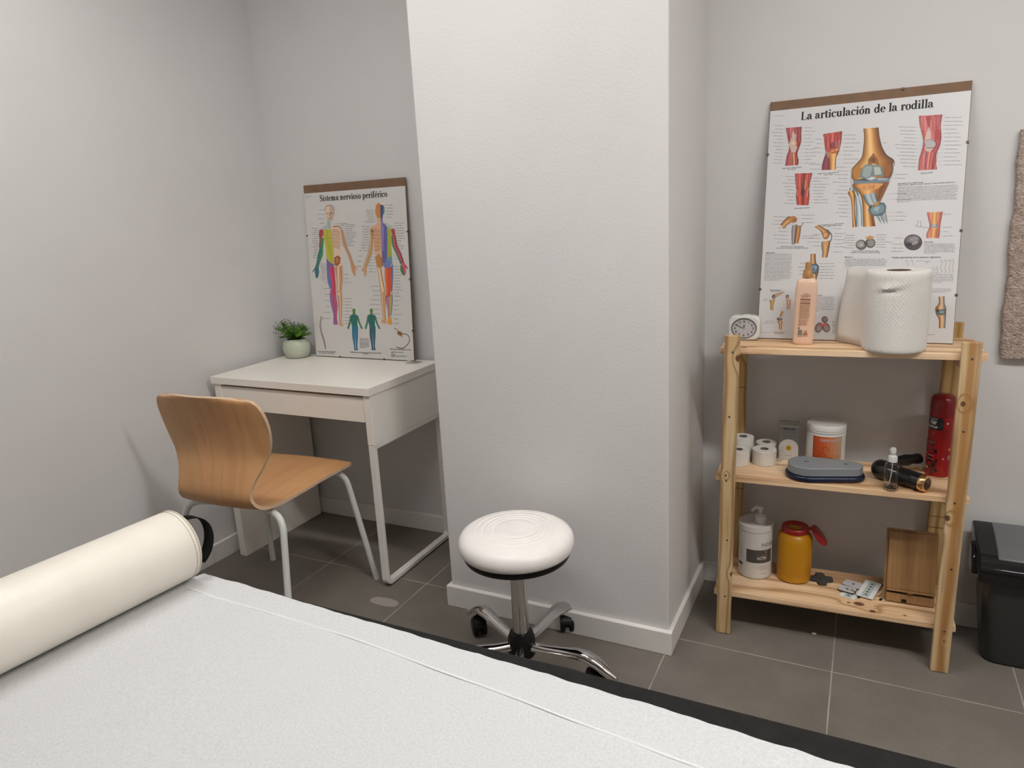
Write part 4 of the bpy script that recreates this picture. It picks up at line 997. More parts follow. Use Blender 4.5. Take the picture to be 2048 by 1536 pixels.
ART_NERVE=[
['P',3,[207,178,155],[1034,1043,1099,884,1240,835,1407,858,1512,953,1500,1140,1428,1315,1347,1439,1225,1434,1120,1328,1045,1197]],
['P',4,[227,204,180],[1061,1045,1131,905,1285,862,1244,1384,1143,1303,1072,1198]],
['P',5,[122,85,67],[1226,1164,1222,1172,1215,1180,1203,1185,1190,1187,1175,1187,1162,1183,1152,1177,1146,1169,1144,1160,1148,1152,1156,1144,1167,1139,1181,1137,1195,1137,1208,1141,1218,1147,1224,1155]],
['P',5,[109,67,55],[1389,1160,1386,1171,1378,1180,1366,1186,1353,1189,1339,1188,1326,1184,1316,1177,1310,1168,1308,1157,1312,1147,1320,1138,1331,1132,1345,1129,1359,1129,1372,1133,1382,1141,1388,1150]],
['P',5,[122,67,60],[1278,1247,1276,1259,1271,1270,1265,1278,1258,1282,1251,1281,1245,1277,1240,1269,1238,1258,1238,1246,1240,1234,1245,1223,1251,1215,1258,1211,1265,1212,1271,1216,1276,1224,1278,1235]],
['S',5,[160,104,83],19,[1152,1344,1343,1342]],
['S',4,[141,122,106],19,[1034,1043,1099,884,1240,835,1407,858,1512,953,1500,1140,1428,1315,1347,1439]],
['P',3,[189,194,190],[1121,1379,1225,1434,1313,1438,1284,1780,734,1762,875,1679,1057,1597,1121,1507]],
['S',4,[106,141,129],19,[1146,1406,1206,1613,1247,1743]],
['P',3,[194,190,67],[885,1777,1297,1791,1319,2236,1320,2759,1307,3154,1170,3136,1029,3028,937,2910,944,2646,922,2331,876,2120]],
['S',4,[143,146,51],19,[1088,1815,1072,2230,1152,2650,1246,3073]],
['S',4,[155,160,51],16,[975,2097,1309,2132]],
['S',4,[162,164,55],16,[967,2437,1311,2444]],
['P',3,[178,69,74],[691,1781,885,1777,873,2016,758,2117,651,2140,629,1957]],
['P',3,[180,92,102],[651,2140,723,2116,688,2430,618,2561,591,2428]],
['P',3,[73,141,85],[723,2116,879,2094,853,2329,800,2564,621,2534]],
['B',3,[[60,104,118],[54,122,118],[67,141,92],[73,150,92]],[621,2534,487,2850,400,3116,328,3249],[801,2549,760,2801,577,3118,493,3305]],
['P',3,[54,118,132],[330,3233,495,3289,500,3493,447,3655,364,3752,298,3709,272,3492]],
['P',4,[67,115,129],[350,3250,229,3372,146,3469,179,3491,313,3384]],
['P',3,[127,106,164],[936,2921,1029,3028,1184,3142,1306,3164,1313,3297,1030,3283,929,3176]],
['B',3,[[104,109,178],[115,129,194],[90,104,176]],[929,3176,912,3603,934,3927,1007,4170],[1031,3273,1060,3658,1102,3927,1098,4170]],
['B',4,[[222,85,122],[213,69,102],[194,55,92],[222,83,122]],[1031,3273,1083,3711,1119,4035,1040,4387],[1327,3297,1319,3712,1328,4034,1313,4467]],
['B',3,[[143,125,178],[160,106,164],[185,78,120],[204,85,125],[180,85,125]],[1049,4170,973,4497,1022,4907,1094,5237,1063,5543],[1315,4440,1316,4576,1339,4903,1272,5289,1273,5566]],
['P',4,[160,104,155],[1068,5487,1281,5482,1302,5620,1192,5668,1054,5627]],
['P',2,[233,204,180],[1301,1616,1596,1652,1803,1746,1861,1840,1753,2248,1699,2661,1709,2975,1760,3291,1291,3312,1334,2759,1298,2236,1293,1822]],
['S',4,[194,139,102],25,[1333,1833,1549,1789,1735,1887]],
['S',4,[165,110,80],25,[1333,1900,1541,1861,1728,1954]],
['S',4,[194,139,102],25,[1333,1967,1534,1932,1722,2020]],
['S',4,[165,110,80],25,[1333,2035,1527,2004,1715,2087]],
['S',4,[194,139,102],25,[1333,2102,1520,2076,1709,2154]],
['S',4,[165,110,80],25,[1333,2169,1512,2148,1702,2221]],
['S',4,[194,139,102],25,[1332,2237,1505,2221,1695,2288]],
['S',4,[165,110,80],25,[1332,2304,1498,2293,1689,2355]],
['S',4,[194,139,102],25,[1332,2372,1490,2365,1682,2422]],
['S',4,[165,110,80],25,[1332,2440,1483,2438,1675,2489]],
['S',4,[194,139,102],25,[1332,2508,1476,2511,1669,2556]],
['S',5,[194,111,71],13,[1328,1813,1386,1845]],
['S',5,[194,111,71],13,[1328,1900,1386,1933]],
['S',5,[194,111,71],13,[1327,1988,1385,2021]],
['S',5,[194,111,71],13,[1326,2076,1384,2109]],
['S',5,[194,111,71],13,[1325,2164,1383,2197]],
['S',5,[194,111,71],13,[1324,2252,1382,2285]],
['S',5,[194,111,71],13,[1323,2340,1381,2373]],
['S',5,[194,111,71],13,[1322,2429,1381,2462]],
['S',5,[194,111,71],13,[1321,2518,1380,2550]],
['S',5,[194,111,71],13,[1320,2607,1379,2639]],
['S',5,[194,111,71],13,[1320,2696,1378,2728]],
['S',5,[194,111,71],13,[1319,2785,1377,2817]],
['S',5,[194,111,71],13,[1318,2874,1376,2907]],
['S',5,[194,111,71],13,[1317,2964,1376,2996]],
['P',4,[160,92,55],[1345,2917,1547,2825,1674,2922,1616,3157,1469,3261,1336,3207]],
['P',5,[194,129,74],[1411,2944,1574,2894,1576,3078,1429,3171]],
['S',4,[143,85,60],32,[1388,1696,1661,1680,1825,1788]],
['B',3,[[204,141,102],[231,190,157],[164,106,74],[227,185,148],[185,122,85]],[1785,1787,1804,2146,1868,2457,2027,2771,2161,3138],[1887,1841,1952,2150,2029,2461,2175,2774,2313,3166]],
['P',4,[208,153,111],[2161,3138,2313,3166,2397,3271,2491,3413,2463,3433,2362,3359,2396,3506,2360,3690,2285,3621,2199,3452,2167,3295]],
['B',3,[[231,194,167],[194,129,92],[237,206,176],[227,185,153],[185,129,92],[231,199,169]],[1314,3286,1369,3766,1382,4196,1372,4575,1407,5066,1391,5507],[1765,3238,1728,3767,1631,4195,1622,4573,1561,5064,1487,5533]],
['S',5,[243,213,176],57,[1492,3367,1460,4249]],
['S',5,[141,99,64],19,[1598,3342,1529,4249]],
['P',5,[222,171,120],[1577,4330,1568,4359,1548,4386,1521,4405,1488,4416,1454,4416,1423,4406,1399,4386,1385,4361,1382,4331,1391,4301,1410,4275,1438,4256,1471,4245,1505,4245,1535,4255,1559,4274,1574,4300]],
['P',6,[255,231,185],[1509,4384,1505,4397,1495,4409,1481,4417,1465,4422,1448,4422,1433,4418,1421,4409,1413,4398,1412,4385,1416,4372,1425,4360,1439,4352,1455,4347,1472,4347,1488,4352,1500,4360,1507,4371]],
['S',5,[235,192,153],44,[1491,4493,1453,5451]],
['S',5,[160,104,74],16,[1414,4575,1408,5479]],
['P',4,[222,162,125],[1371,5497,1505,5494,1574,5641,1539,5714,1414,5701,1352,5619]],
['P',3,[213,136,71],[3538,1154,3585,960,3698,878,3812,864,3767,1458,3593,1426,3541,1276]],
['P',3,[55,74,141],[3773,969,3810,883,3918,952,3887,1364,3851,1510,3778,1483]],
['P',4,[73,141,106],[3918,952,3985,1052,3971,1246,3915,1326,3888,1267]],
['P',4,[237,221,206],[3749,871,3845,837,3969,930,3867,964,3807,932]],
['P',3,[222,178,143],[3593,1426,3755,1457,3790,1655,3689,3004,3458,3001,3361,2593,3328,2188,3237,1885,3298,1762,3496,1694,3590,1623]],
['S',4,[199,141,99],25,[3328,1878,3516,1844,3719,1930]],
['S',4,[165,104,71],25,[3336,1948,3510,1918,3714,1994]],
['S',4,[199,141,99],25,[3345,2018,3504,1993,3709,2059]],
['S',4,[165,104,71],25,[3353,2088,3498,2068,3704,2124]],
['S',4,[199,141,99],25,[3362,2159,3492,2143,3699,2188]],
['S',4,[165,104,71],25,[3370,2229,3487,2218,3694,2253]],
['S',4,[199,141,99],25,[3379,2300,3481,2293,3689,2318]],
['S',4,[165,104,71],25,[3387,2371,3475,2368,3685,2383]],
['S',4,[199,141,99],25,[3396,2442,3469,2443,3680,2448]],
['S',4,[165,104,71],25,[3404,2513,3463,2519,3675,2514]],
['S',4,[199,141,99],25,[3413,2584,3457,2595,3670,2579]],
['S',4,[165,104,71],25,[3422,2655,3451,2670,3665,2644]],
['S',5,[185,85,55],19,[3749,1703,3797,1735]],
['S',5,[185,85,55],19,[3747,1787,3795,1819]],
['S',5,[185,85,55],19,[3746,1871,3794,1903]],
['S',5,[185,85,55],19,[3745,1956,3793,1987]],
['S',5,[185,85,55],19,[3743,2040,3792,2071]],
['S',5,[185,85,55],19,[3742,2125,3791,2156]],
['S',5,[185,85,55],19,[3741,2210,3789,2241]],
['S',5,[185,85,55],19,[3740,2294,3788,2326]],
['S',5,[185,85,55],19,[3738,2380,3787,2411]],
['S',5,[185,85,55],19,[3737,2465,3786,2496]],
['S',5,[185,85,55],19,[3736,2550,3784,2581]],
['S',5,[185,85,55],19,[3734,2636,3783,2667]],
['S',5,[185,85,55],19,[3733,2721,3782,2753]],
['S',5,[185,85,55],19,[3732,2807,3780,2838]],
['S',5,[185,85,55],19,[3730,2893,3779,2924]],
['S',5,[185,85,55],19,[3729,2979,3778,3011]],
['P',3,[99,99,164],[3778,1483,3851,1510,3867,1634,4000,1712,4055,1812,4032,2307,3973,2958,3842,3184,3725,3208,3727,2500,3750,1852]],
['P',4,[143,132,192],[3772,1556,3844,1608,3901,1857,3813,2703,3737,2701,3751,2001]],
['P',3,[185,199,185],[3895,1600,4066,1656,4278,1746,4375,1872,4224,1897,4057,1788,3937,1710]],
['P',3,[171,176,67],[4069,1788,4225,1887,4259,2115,4206,2511,4204,2911,4049,2959,3973,2958,4020,2307]],
['P',3,[180,67,69],[4225,1887,4399,1873,4420,2120,4282,2140]],
['B',3,[[222,111,122],[208,83,102],[180,64,92],[127,48,78]],[4282,2140,4331,2514,4486,2816,4617,3194],[4420,2120,4493,2517,4641,2819,4772,3196]],
['B',4,[[73,141,85],[60,129,69]],[4244,2139,4256,2512,4411,2815,4584,3218],[4294,2141,4331,2514,4496,2841,4658,3229]],
['P',4,[208,88,111],[4617,3194,4772,3196,4878,3282,4932,3413,4894,3423,4824,3362,4826,3523,4780,3674,4689,3522,4652,3320]],
['P',5,[54,125,74],[4583,3228,4654,3295,4721,3522,4755,3664,4651,3633,4568,3470]],
['B',3,[[204,148,111],[231,194,157],[178,134,78],[222,185,129],[185,129,83]],[3254,1835,3205,2286,3094,2689,2938,2993,2791,3327],[3391,1890,3333,2289,3288,2692,3134,2996,2962,3329]],
['P',4,[208,162,129],[2791,3327,2962,3329,2947,3510,2895,3666,2813,3692,2802,3509,2701,3456,2677,3425]],
['P',4,[120,132,185],[3842,3184,3972,2968,4184,3188,4104,3340,3848,3363,3723,3234]],
['P',4,[104,160,162],[3972,2968,4204,2911,4214,3315,4184,3188]],
['P',4,[194,134,74],[3384,2949,3602,2800,3746,3005,3745,3285,3624,3361,3466,3308]],
['S',5,[143,69,55],25,[3686,2953,3724,3310]],
['B',3,[[204,157,120],[241,208,171],[194,143,97],[227,185,143],[174,129,85]],[3449,3282,3528,3772,3557,4240,3562,4607,3580,4976,3592,5348],[3658,3335,3709,3772,3778,4239,3790,4604,3750,4973,3745,5398]],
['S',5,[248,222,176],57,[3546,3360,3602,3824,3696,4291]],
['P',4,[222,157,111],[3570,5375,3734,5372,3764,5504,3655,5561,3496,5484]],
['B',3,[[241,122,69],[231,99,51],[213,78,41],[227,106,60]],[3829,3363,3812,3773,3837,4135,3825,4473],[4136,3340,4131,3774,4094,4134,4006,4472]],
['B',3,[[90,106,174],[110,129,192]],[4125,3314,4131,3774,4083,4289],[4233,3214,4195,3774,4121,4289]],
['B',3,[[194,102,143],[204,129,148],[185,104,139]],[3814,4447,3808,4709,3861,4972,3858,5289],[4022,4420,3986,4759,3964,5075,3921,5314]],
['B',4,[[178,171,83],[194,190,102],[122,113,185]],[3967,4472,3927,4865,3913,5235],[4118,4341,4122,4653,4017,5233]],
['P',4,[231,160,74],[3845,5290,4014,5286,4038,5498,4019,5578,3837,5583,3816,5503]],
['P',3,[88,141,51],[2258,5052,2250,5081,2234,5108,2210,5128,2182,5138,2154,5139,2128,5129,2108,5110,2096,5084,2094,5054,2101,5025,2118,4998,2142,4979,2169,4968,2198,4967,2224,4977,2244,4996,2256,5022]],
['P',3,[88,141,51],[2116,5108,2233,5106,2237,5215,2092,5218]],
['P',3,[39,113,104],[1965,5253,2073,5207,2251,5204,2369,5256,2327,5431,2303,5705,2027,5712,1969,5439]],
['B',4,[[73,141,97],[54,122,97]],[1957,5264,1876,5551,1771,5774],[2020,5328,1956,5576,1835,5839]],
['B',4,[[54,122,97],[73,141,97]],[2309,5322,2383,5566,2487,5782],[2382,5266,2454,5537,2581,5795]],
['B',4,[[48,122,155],[48,122,155]],[2028,5701,2005,6100,2060,6487,2063,6683],[2180,5697,2144,6095,2137,6484,2146,6697]],
['B',4,[[48,122,155],[48,122,155]],[2180,5697,2165,6094,2165,6483,2161,6679],[2331,5693,2296,6090,2234,6481,2258,6675]],
['P',3,[88,141,51],[3134,5037,3127,5066,3111,5092,3088,5112,3061,5122,3033,5123,3008,5113,2988,5094,2977,5069,2974,5039,2981,5010,2997,4984,3020,4965,3047,4954,3075,4954,3100,4963,3120,4982,3132,5008]],
['P',3,[88,141,51],[2996,5093,3110,5091,3115,5198,2974,5200]],
['P',3,[35,110,99],[2851,5235,2955,5190,3129,5187,3244,5238,3204,5411,3183,5681,2915,5688,2856,5419]],
['B',4,[[73,141,97],[54,122,97]],[2843,5246,2766,5529,2667,5749],[2905,5309,2845,5554,2729,5813]],
['B',4,[[54,122,97],[73,141,97]],[3186,5303,3260,5544,3363,5757],[3257,5248,3329,5515,3455,5770]],
['B',4,[[46,104,118],[46,104,118]],[2916,5677,2897,6070,2954,6453,2959,6646],[3063,5673,3032,6066,3028,6450,3039,6659]],
['B',4,[[46,104,118],[46,104,118]],[3063,5673,3052,6065,3055,6449,3054,6642],[3211,5669,3180,6061,3123,6446,3148,6638]],
['S',4,[146,106,83],32,[413,5323,497,5344]],
['S',4,[109,81,67],32,[392,5376,476,5397]],
['S',4,[146,106,83],32,[373,5429,457,5450]],
['S',4,[109,81,67],32,[355,5483,440,5503]],
['S',4,[146,106,83],32,[340,5536,424,5556]],
['S',4,[109,81,67],32,[327,5589,412,5609]],
['S',4,[146,106,83],32,[318,5642,403,5663]],
['S',4,[109,81,67],32,[312,5695,397,5716]],
['S',4,[146,106,83],32,[310,5748,395,5769]],
['S',4,[109,81,67],32,[311,5802,396,5822]],
['S',4,[146,106,83],32,[316,5855,401,5875]],
['S',4,[109,81,67],32,[324,5908,409,5928]],
['S',4,[146,106,83],32,[336,5961,421,5981]],
['S',4,[109,81,67],32,[349,6014,434,6034]],
['S',4,[146,106,83],32,[365,6066,450,6086]],
['S',4,[109,81,67],32,[381,6119,466,6139]],
['S',4,[146,106,83],32,[398,6172,483,6192]],
['S',4,[109,81,67],32,[416,6225,501,6245]],
['S',4,[146,106,83],32,[432,6278,517,6298]],
['S',4,[109,81,67],32,[447,6331,532,6351]],
['S',4,[146,106,83],32,[461,6384,546,6404]],
['S',4,[109,81,67],32,[472,6437,557,6457]],
['S',4,[146,106,83],32,[481,6491,566,6510]],
['S',4,[109,81,67],32,[487,6544,572,6564]],
['S',4,[146,106,83],32,[491,6598,576,6618]],
['S',4,[109,81,67],32,[492,6652,577,6671]],
['S',3,[178,141,111],13,[392,6039,499,6121]],
['S',3,[178,141,111],13,[401,6090,508,6172]],
['S',3,[178,141,111],13,[410,6141,517,6223]],
['S',3,[178,141,111],13,[419,6192,526,6274]],
['S',3,[178,141,111],13,[428,6243,536,6325]],
['S',3,[178,141,111],13,[437,6294,545,6375]],
['S',3,[178,141,111],13,[446,6345,554,6426]],
['S',3,[178,141,111],13,[455,6396,563,6477]],
['S',3,[178,141,111],13,[464,6447,572,6528]],
['S',3,[178,141,111],13,[473,6498,581,6580]],
['P',4,[178,122,71],[4496,5980,4470,6002,4432,6016,4388,6018,4343,6009,4301,5990,4269,5963,4250,5932,4246,5899,4258,5870,4285,5847,4322,5834,4367,5832,4412,5841,4454,5860,4486,5887,4505,5918,4508,5951]],
['P',5,[127,78,44],[4412,5887,4407,5901,4395,5915,4377,5925,4356,5930,4334,5931,4313,5927,4296,5918,4286,5905,4283,5891,4288,5876,4300,5863,4318,5853,4339,5847,4362,5846,4382,5851,4399,5860,4409,5872]],
['S',4,[141,90,55],32,[4133,5719,4289,5800,4345,5926,4477,6071]],
['S',4,[104,64,44],32,[4409,5940,4696,5947,4822,6086,4799,6247,4601,6453,4372,6516,4167,6459]],
['X', 'Sección transversal de la médula espinal', 100, 6830, 1091, 6810, 63, [16, 13, 13]],
['X', 'y nervios raquídeos', 167, 6890, 999, 6871, 57, [16, 13, 13]],
['X', 'Dermatomas de las raíces nerviosas cervicales, torácicas, lumbares', 1844, 6788, 3433, 6774, 63, [16, 13, 13]],
['X', 'y sacras', 2466, 6828, 2788, 6825, 63, [16, 13, 13]],
['X', 'Rama de un nervio periférico cervical', 3870, 6591, 4869, 6581, 63, [16, 13, 13]],
['T',3922,6698,4522,6693,50,[51,46,46],637],
['T',3897,6775,4124,6769,31,[51,46,46],367],
['T',3894,6819,4092,6813,31,[51,46,46],965],
['T',3893,6841,4704,6817,31,[51,46,46],667],
['T',3889,6885,4615,6863,31,[51,46,46],29],
['P',4,[98,92,91],[4001,6694,3998,6702,3990,6709,3977,6714,3962,6717,3946,6718,3931,6716,3919,6712,3911,6706,3909,6698,3912,6691,3921,6684,3933,6678,3949,6675,3965,6674,3980,6676,3991,6681,3999,6687]],
['T',2383,6198,2841,6185,31,[51,46,46],794],
['T',2379,6245,2834,6232,31,[51,46,46],664],
['T',2375,6292,2852,6279,31,[51,46,46],160],
['T',2370,6339,2846,6325,31,[51,46,46],480],
['T',2366,6387,2825,6373,31,[51,46,46],389],
['T',2362,6434,2829,6420,31,[51,46,46],587],
['T',2358,6481,2832,6467,31,[51,46,46],748],
['T',2354,6529,2829,6514,31,[51,46,46],286],
['T',2350,6576,2682,6566,31,[51,46,46],888],
['T',74,461,368,462,44,[160,154,151],784],
['T',744,1001,1016,1017,31,[73,67,66],780],
['S',1,[98,92,92],7,[1045,1003,1106,1008]],
['T',649,1175,997,1195,31,[73,67,66],142],
['S',1,[98,92,92],7,[1026,1181,1087,1185]],
['T',662,1356,978,1373,31,[73,67,66],455],
['S',1,[98,92,92],7,[1007,1359,1068,1364]],
['T',733,1541,958,1553,31,[73,67,66],1],
['S',1,[98,92,92],7,[987,1538,1049,1542]],
['T',282,1721,626,1738,31,[73,67,66],5],
['S',1,[98,92,92],7,[655,1723,766,1730]],
['T',400,1810,617,1820,31,[73,67,66],220],
['S',1,[98,92,92],7,[646,1805,757,1812]],
['T',265,1887,607,1902,31,[73,67,66],169],
['S',1,[98,92,92],7,[637,1888,748,1894]],
['T',270,1970,598,1985,31,[73,67,66],296],
['S',1,[98,92,92],7,[628,1970,739,1976]],
['T',354,2057,589,2068,31,[73,67,66],203],
['S',1,[98,92,92],7,[618,2053,729,2059]],
['T',307,2139,580,2150,31,[73,67,66],694],
['S',1,[98,92,92],7,[609,2135,720,2142]],
['T',283,2222,570,2233,31,[73,67,66],186],
['S',1,[98,92,92],7,[600,2218,711,2224]],
['T',220,2303,561,2317,31,[73,67,66],707],
['S',1,[98,92,92],7,[591,2302,702,2307]],
['T',336,2392,552,2400,31,[73,67,66],988],
['S',1,[98,92,92],7,[581,2385,693,2391]],
['T',208,2471,542,2483,31,[73,67,66],305],
['S',1,[98,92,92],7,[572,2468,684,2474]],
['T',346,2560,533,2567,31,[73,67,66],424],
['S',1,[98,92,92],7,[563,2552,674,2557]],
['T',312,2644,523,2651,31,[73,67,66],149],
['S',1,[98,92,92],7,[553,2636,665,2641]],
['T',286,2727,514,2735,31,[73,67,66],339],
['S',1,[98,92,92],7,[544,2719,656,2725]],
['T',270,2811,505,2819,31,[73,67,66],617],
['S',1,[98,92,92],7,[535,2804,647,2809]],
['T',212,2895,495,2903,31,[73,67,66],610],
['S',1,[98,92,92],7,[525,2888,637,2893]],
['T',1704,1590,2126,1605,31,[73,67,66],346],
['S',1,[98,92,92],7,[1470,1566,1678,1574]],
['T',1697,1656,1974,1666,31,[73,67,66],363],
['S',1,[98,92,92],7,[1463,1632,1672,1640]],
['T',2034,1642,2523,1660,31,[73,67,66],492],
['S',1,[98,92,92],7,[1802,1619,2009,1626]],
['T',2027,1716,2485,1732,31,[73,67,66],189],
['S',1,[98,92,92],7,[1794,1693,2001,1700]],
['T',2020,1790,2423,1803,31,[73,67,66],721],
['S',1,[98,92,92],7,[1787,1767,1994,1774]],
['T',2013,1864,2338,1874,31,[73,67,66],262],
['S',1,[98,92,92],7,[1780,1841,1987,1847]],
['T',2005,1938,2537,1954,31,[73,67,66],23],
['S',1,[98,92,92],7,[1773,1915,1980,1921]],
['T',1998,2012,2524,2027,31,[73,67,66],366],
['S',1,[98,92,92],7,[1765,1989,1973,1996]],
['T',1991,2086,2490,2100,31,[73,67,66],18],
['S',1,[98,92,92],7,[1758,2064,1966,2070]],
['T',1984,2160,2407,2172,31,[73,67,66],428],
['S',1,[98,92,92],7,[1751,2138,1959,2144]],
['T',1977,2235,2354,2245,31,[73,67,66],592],
['S',1,[98,92,92],7,[1743,2213,1952,2219]],
['T',1970,2309,2469,2322,31,[73,67,66],463],
['S',1,[98,92,92],7,[1736,2288,1945,2293]],
['T',1963,2384,2257,2391,31,[73,67,66],185],
['S',1,[98,92,92],7,[1729,2363,1937,2368]],
['T',1956,2459,2400,2469,31,[73,67,66],977],
['S',1,[98,92,92],7,[1721,2438,1930,2443]],
['T',1812,3608,2021,3609,31,[73,67,66],773],
['S',1,[98,92,92],7,[1711,3592,1786,3592]],
['T',1796,3767,2014,3768,31,[73,67,66],839],
['S',1,[98,92,92],7,[1695,3751,1770,3751]],
['T',1781,3927,2113,3927,31,[73,67,66],352],
['S',1,[98,92,92],7,[1680,3911,1755,3911]],
['T',1773,4582,2102,4579,31,[73,67,66],914],
['S',1,[98,92,92],7,[1595,4568,1747,4566]],
['T',1761,4709,2093,4706,31,[73,67,66],794],
['S',1,[98,92,92],7,[1583,4695,1735,4693]],
['T',1749,4837,2069,4833,31,[73,67,66],603],
['S',1,[98,92,92],7,[1570,4823,1723,4821]],
['T',1737,4965,2116,4959,31,[73,67,66],816],
['S',1,[98,92,92],7,[1558,4952,1711,4949]],
['T',1725,5094,2025,5088,31,[73,67,66],302],
['S',1,[98,92,92],7,[1545,5080,1698,5078]],
['T',1712,5222,1945,5218,31,[73,67,66],968],
['S',1,[98,92,92],7,[1532,5209,1686,5206]],
['T',1700,5352,2128,5342,31,[73,67,66],213],
['S',1,[98,92,92],7,[1520,5339,1674,5336]],
['T',1688,5481,1984,5474,31,[73,67,66],625],
['S',1,[98,92,92],7,[1507,5469,1661,5465]],
['T',1675,5611,1977,5603,31,[73,67,66],151],
['S',1,[98,92,92],7,[1494,5599,1649,5595]],
['T',762,3922,1032,3927,31,[73,67,66],946],
['S',1,[98,92,92],7,[1062,3911,1160,3913]],
['T',666,4166,1007,4170,31,[73,67,66],94],
['S',1,[98,92,92],7,[1037,4154,1134,4156]],
['T',714,4413,981,4415,31,[73,67,66],324],
['S',1,[98,92,92],7,[1011,4398,1109,4401]],
['T',689,4660,955,4661,31,[73,67,66],817],
['S',1,[98,92,92],7,[985,4644,1084,4646]],
['T',706,4909,929,4909,31,[73,67,66],152],
['S',1,[98,92,92],7,[960,4892,1058,4893]],
['T',555,5159,903,5158,31,[73,67,66],316],
['S',1,[98,92,92],7,[934,5141,1033,5142]],
['T',474,5411,877,5408,31,[73,67,66],165],
['S',1,[98,92,92],7,[908,5391,1007,5392]],
['T',622,3168,887,3175,31,[73,67,66],82],
['S',1,[98,92,92],7,[917,3160,994,3163]],
['T',575,3238,880,3246,31,[73,67,66],546],
['S',1,[98,92,92],7,[910,3231,986,3234]],
['T',576,3310,872,3317,31,[73,67,66],32],
['S',1,[98,92,92],7,[902,3302,979,3305]],
['T',670,3384,865,3389,31,[73,67,66],608],
['S',1,[98,92,92],7,[894,3373,971,3376]],
['T',646,3455,857,3460,31,[73,67,66],256],
['S',1,[98,92,92],7,[887,3444,964,3447]],
['T',622,3526,849,3531,31,[73,67,66],431],
['S',1,[98,92,92],7,[879,3515,956,3518]],
['T',660,3599,842,3603,31,[73,67,66],938],
['S',1,[98,92,92],7,[871,3587,948,3590]],
['T',579,3670,834,3675,31,[73,67,66],820],
['S',1,[98,92,92],7,[864,3659,941,3661]],
['T',593,3742,826,3747,31,[73,67,66],858],
['S',1,[98,92,92],7,[856,3730,933,3733]],
['T',627,3815,819,3818,31,[73,67,66],749],
['S',1,[98,92,92],7,[848,3802,926,3805]],
['T',3098,1128,3475,1151,31,[73,67,66],135],
['S',1,[98,92,92],7,[3501,1137,3570,1143]],
['T',3077,1201,3469,1224,31,[73,67,66],806],
['S',1,[98,92,92],7,[3495,1211,3565,1216]],
['T',3121,1278,3463,1298,31,[73,67,66],172],
['S',1,[98,92,92],7,[3490,1284,3559,1289]],
['T',3110,1352,3457,1371,31,[73,67,66],152],
['S',1,[98,92,92],7,[3484,1358,3553,1363]],
['T',3190,1431,3451,1445,31,[73,67,66],430],
['S',1,[98,92,92],7,[3478,1431,3547,1436]],
['T',3129,1502,3446,1519,31,[73,67,66],464],
['S',1,[98,92,92],7,[3472,1505,3542,1510]],
['T',2978,1569,3440,1593,31,[73,67,66],635],
['S',1,[98,92,92],7,[3466,1579,3536,1584]],
['T',2828,1740,3202,1759,31,[73,67,66],534],
['S',1,[98,92,92],7,[3229,1745,3363,1753]],
['T',2897,1847,3194,1861,31,[73,67,66],499],
['S',1,[98,92,92],7,[3221,1847,3355,1855]],
['T',2842,1948,3186,1964,31,[73,67,66],325],
['S',1,[98,92,92],7,[3213,1949,3347,1957]],
['T',2874,2053,3177,2067,31,[73,67,66],298],
['S',1,[98,92,92],7,[3204,2052,3339,2060]],
['T',2867,2157,3169,2170,31,[73,67,66],923],
['S',1,[98,92,92],7,[3196,2155,3330,2163]],
['T',2921,2263,3160,2273,31,[73,67,66],386],
['S',1,[98,92,92],7,[3187,2259,3322,2266]],
['T',2781,2362,3152,2377,31,[73,67,66],544],
['S',1,[98,92,92],7,[3179,2362,3314,2369]],
['T',2744,2465,3143,2481,31,[73,67,66],642],
['S',1,[98,92,92],7,[3170,2466,3306,2473]],
['T',2740,2570,3135,2585,31,[73,67,66],888],
['S',1,[98,92,92],7,[3162,2570,3297,2577]],
['T',2848,2679,3126,2689,31,[73,67,66],91],
['S',1,[98,92,92],7,[3153,2675,3289,2681]],
['T',4102,985,4364,997,31,[73,67,66],527],
['S',1,[98,92,92],7,[3992,965,4078,969]],
['T',4094,1099,4404,1113,31,[73,67,66],888],
['S',1,[98,92,92],7,[3983,1080,4070,1084]],
['T',4085,1214,4350,1226,31,[73,67,66],64],
['S',1,[98,92,92],7,[3975,1195,4062,1199]],
['T',4077,1329,4389,1342,31,[73,67,66],793],
['S',1,[98,92,92],7,[3966,1310,4053,1314]],
['T',4069,1445,4310,1455,31,[73,67,66],601],
['S',1,[98,92,92],7,[3958,1426,4045,1429]],
['T',4437,1679,4823,1693,31,[73,67,66],777],
['S',1,[98,92,92],7,[4346,1661,4414,1663]],
['T',4431,1773,4738,1783,31,[73,67,66],572],
['S',1,[98,92,92],7,[4339,1755,4407,1757]],
['T',4425,1867,4820,1880,31,[73,67,66],287],
['S',1,[98,92,92],7,[4333,1849,4401,1852]],
['T',4418,1961,4842,1975,31,[73,67,66],271],
['S',1,[98,92,92],7,[4326,1944,4395,1946]],
['T',4412,2056,4822,2068,31,[73,67,66],707],
['S',1,[98,92,92],7,[4320,2039,4388,2041]],
['T',4406,2151,4804,2162,31,[73,67,66],979],
['S',1,[98,92,92],7,[4313,2133,4382,2135]],
['T',4399,2246,4849,2258,31,[73,67,66],665],
['S',1,[98,92,92],7,[4307,2229,4375,2231]],
['T',4393,2341,4674,2348,31,[73,67,66],872],
['S',1,[98,92,92],7,[4300,2324,4369,2326]],
['T',4386,2437,4631,2443,31,[73,67,66],560],
['S',1,[98,92,92],7,[4294,2420,4362,2421]],
['T',4380,2532,4793,2542,31,[73,67,66],333],
['S',1,[98,92,92],7,[4287,2515,4356,2517]],
['T',4373,2628,4765,2637,31,[73,67,66],474],
['S',1,[98,92,92],7,[4281,2611,4349,2613]],
['T',4367,2724,4674,2730,31,[73,67,66],512],
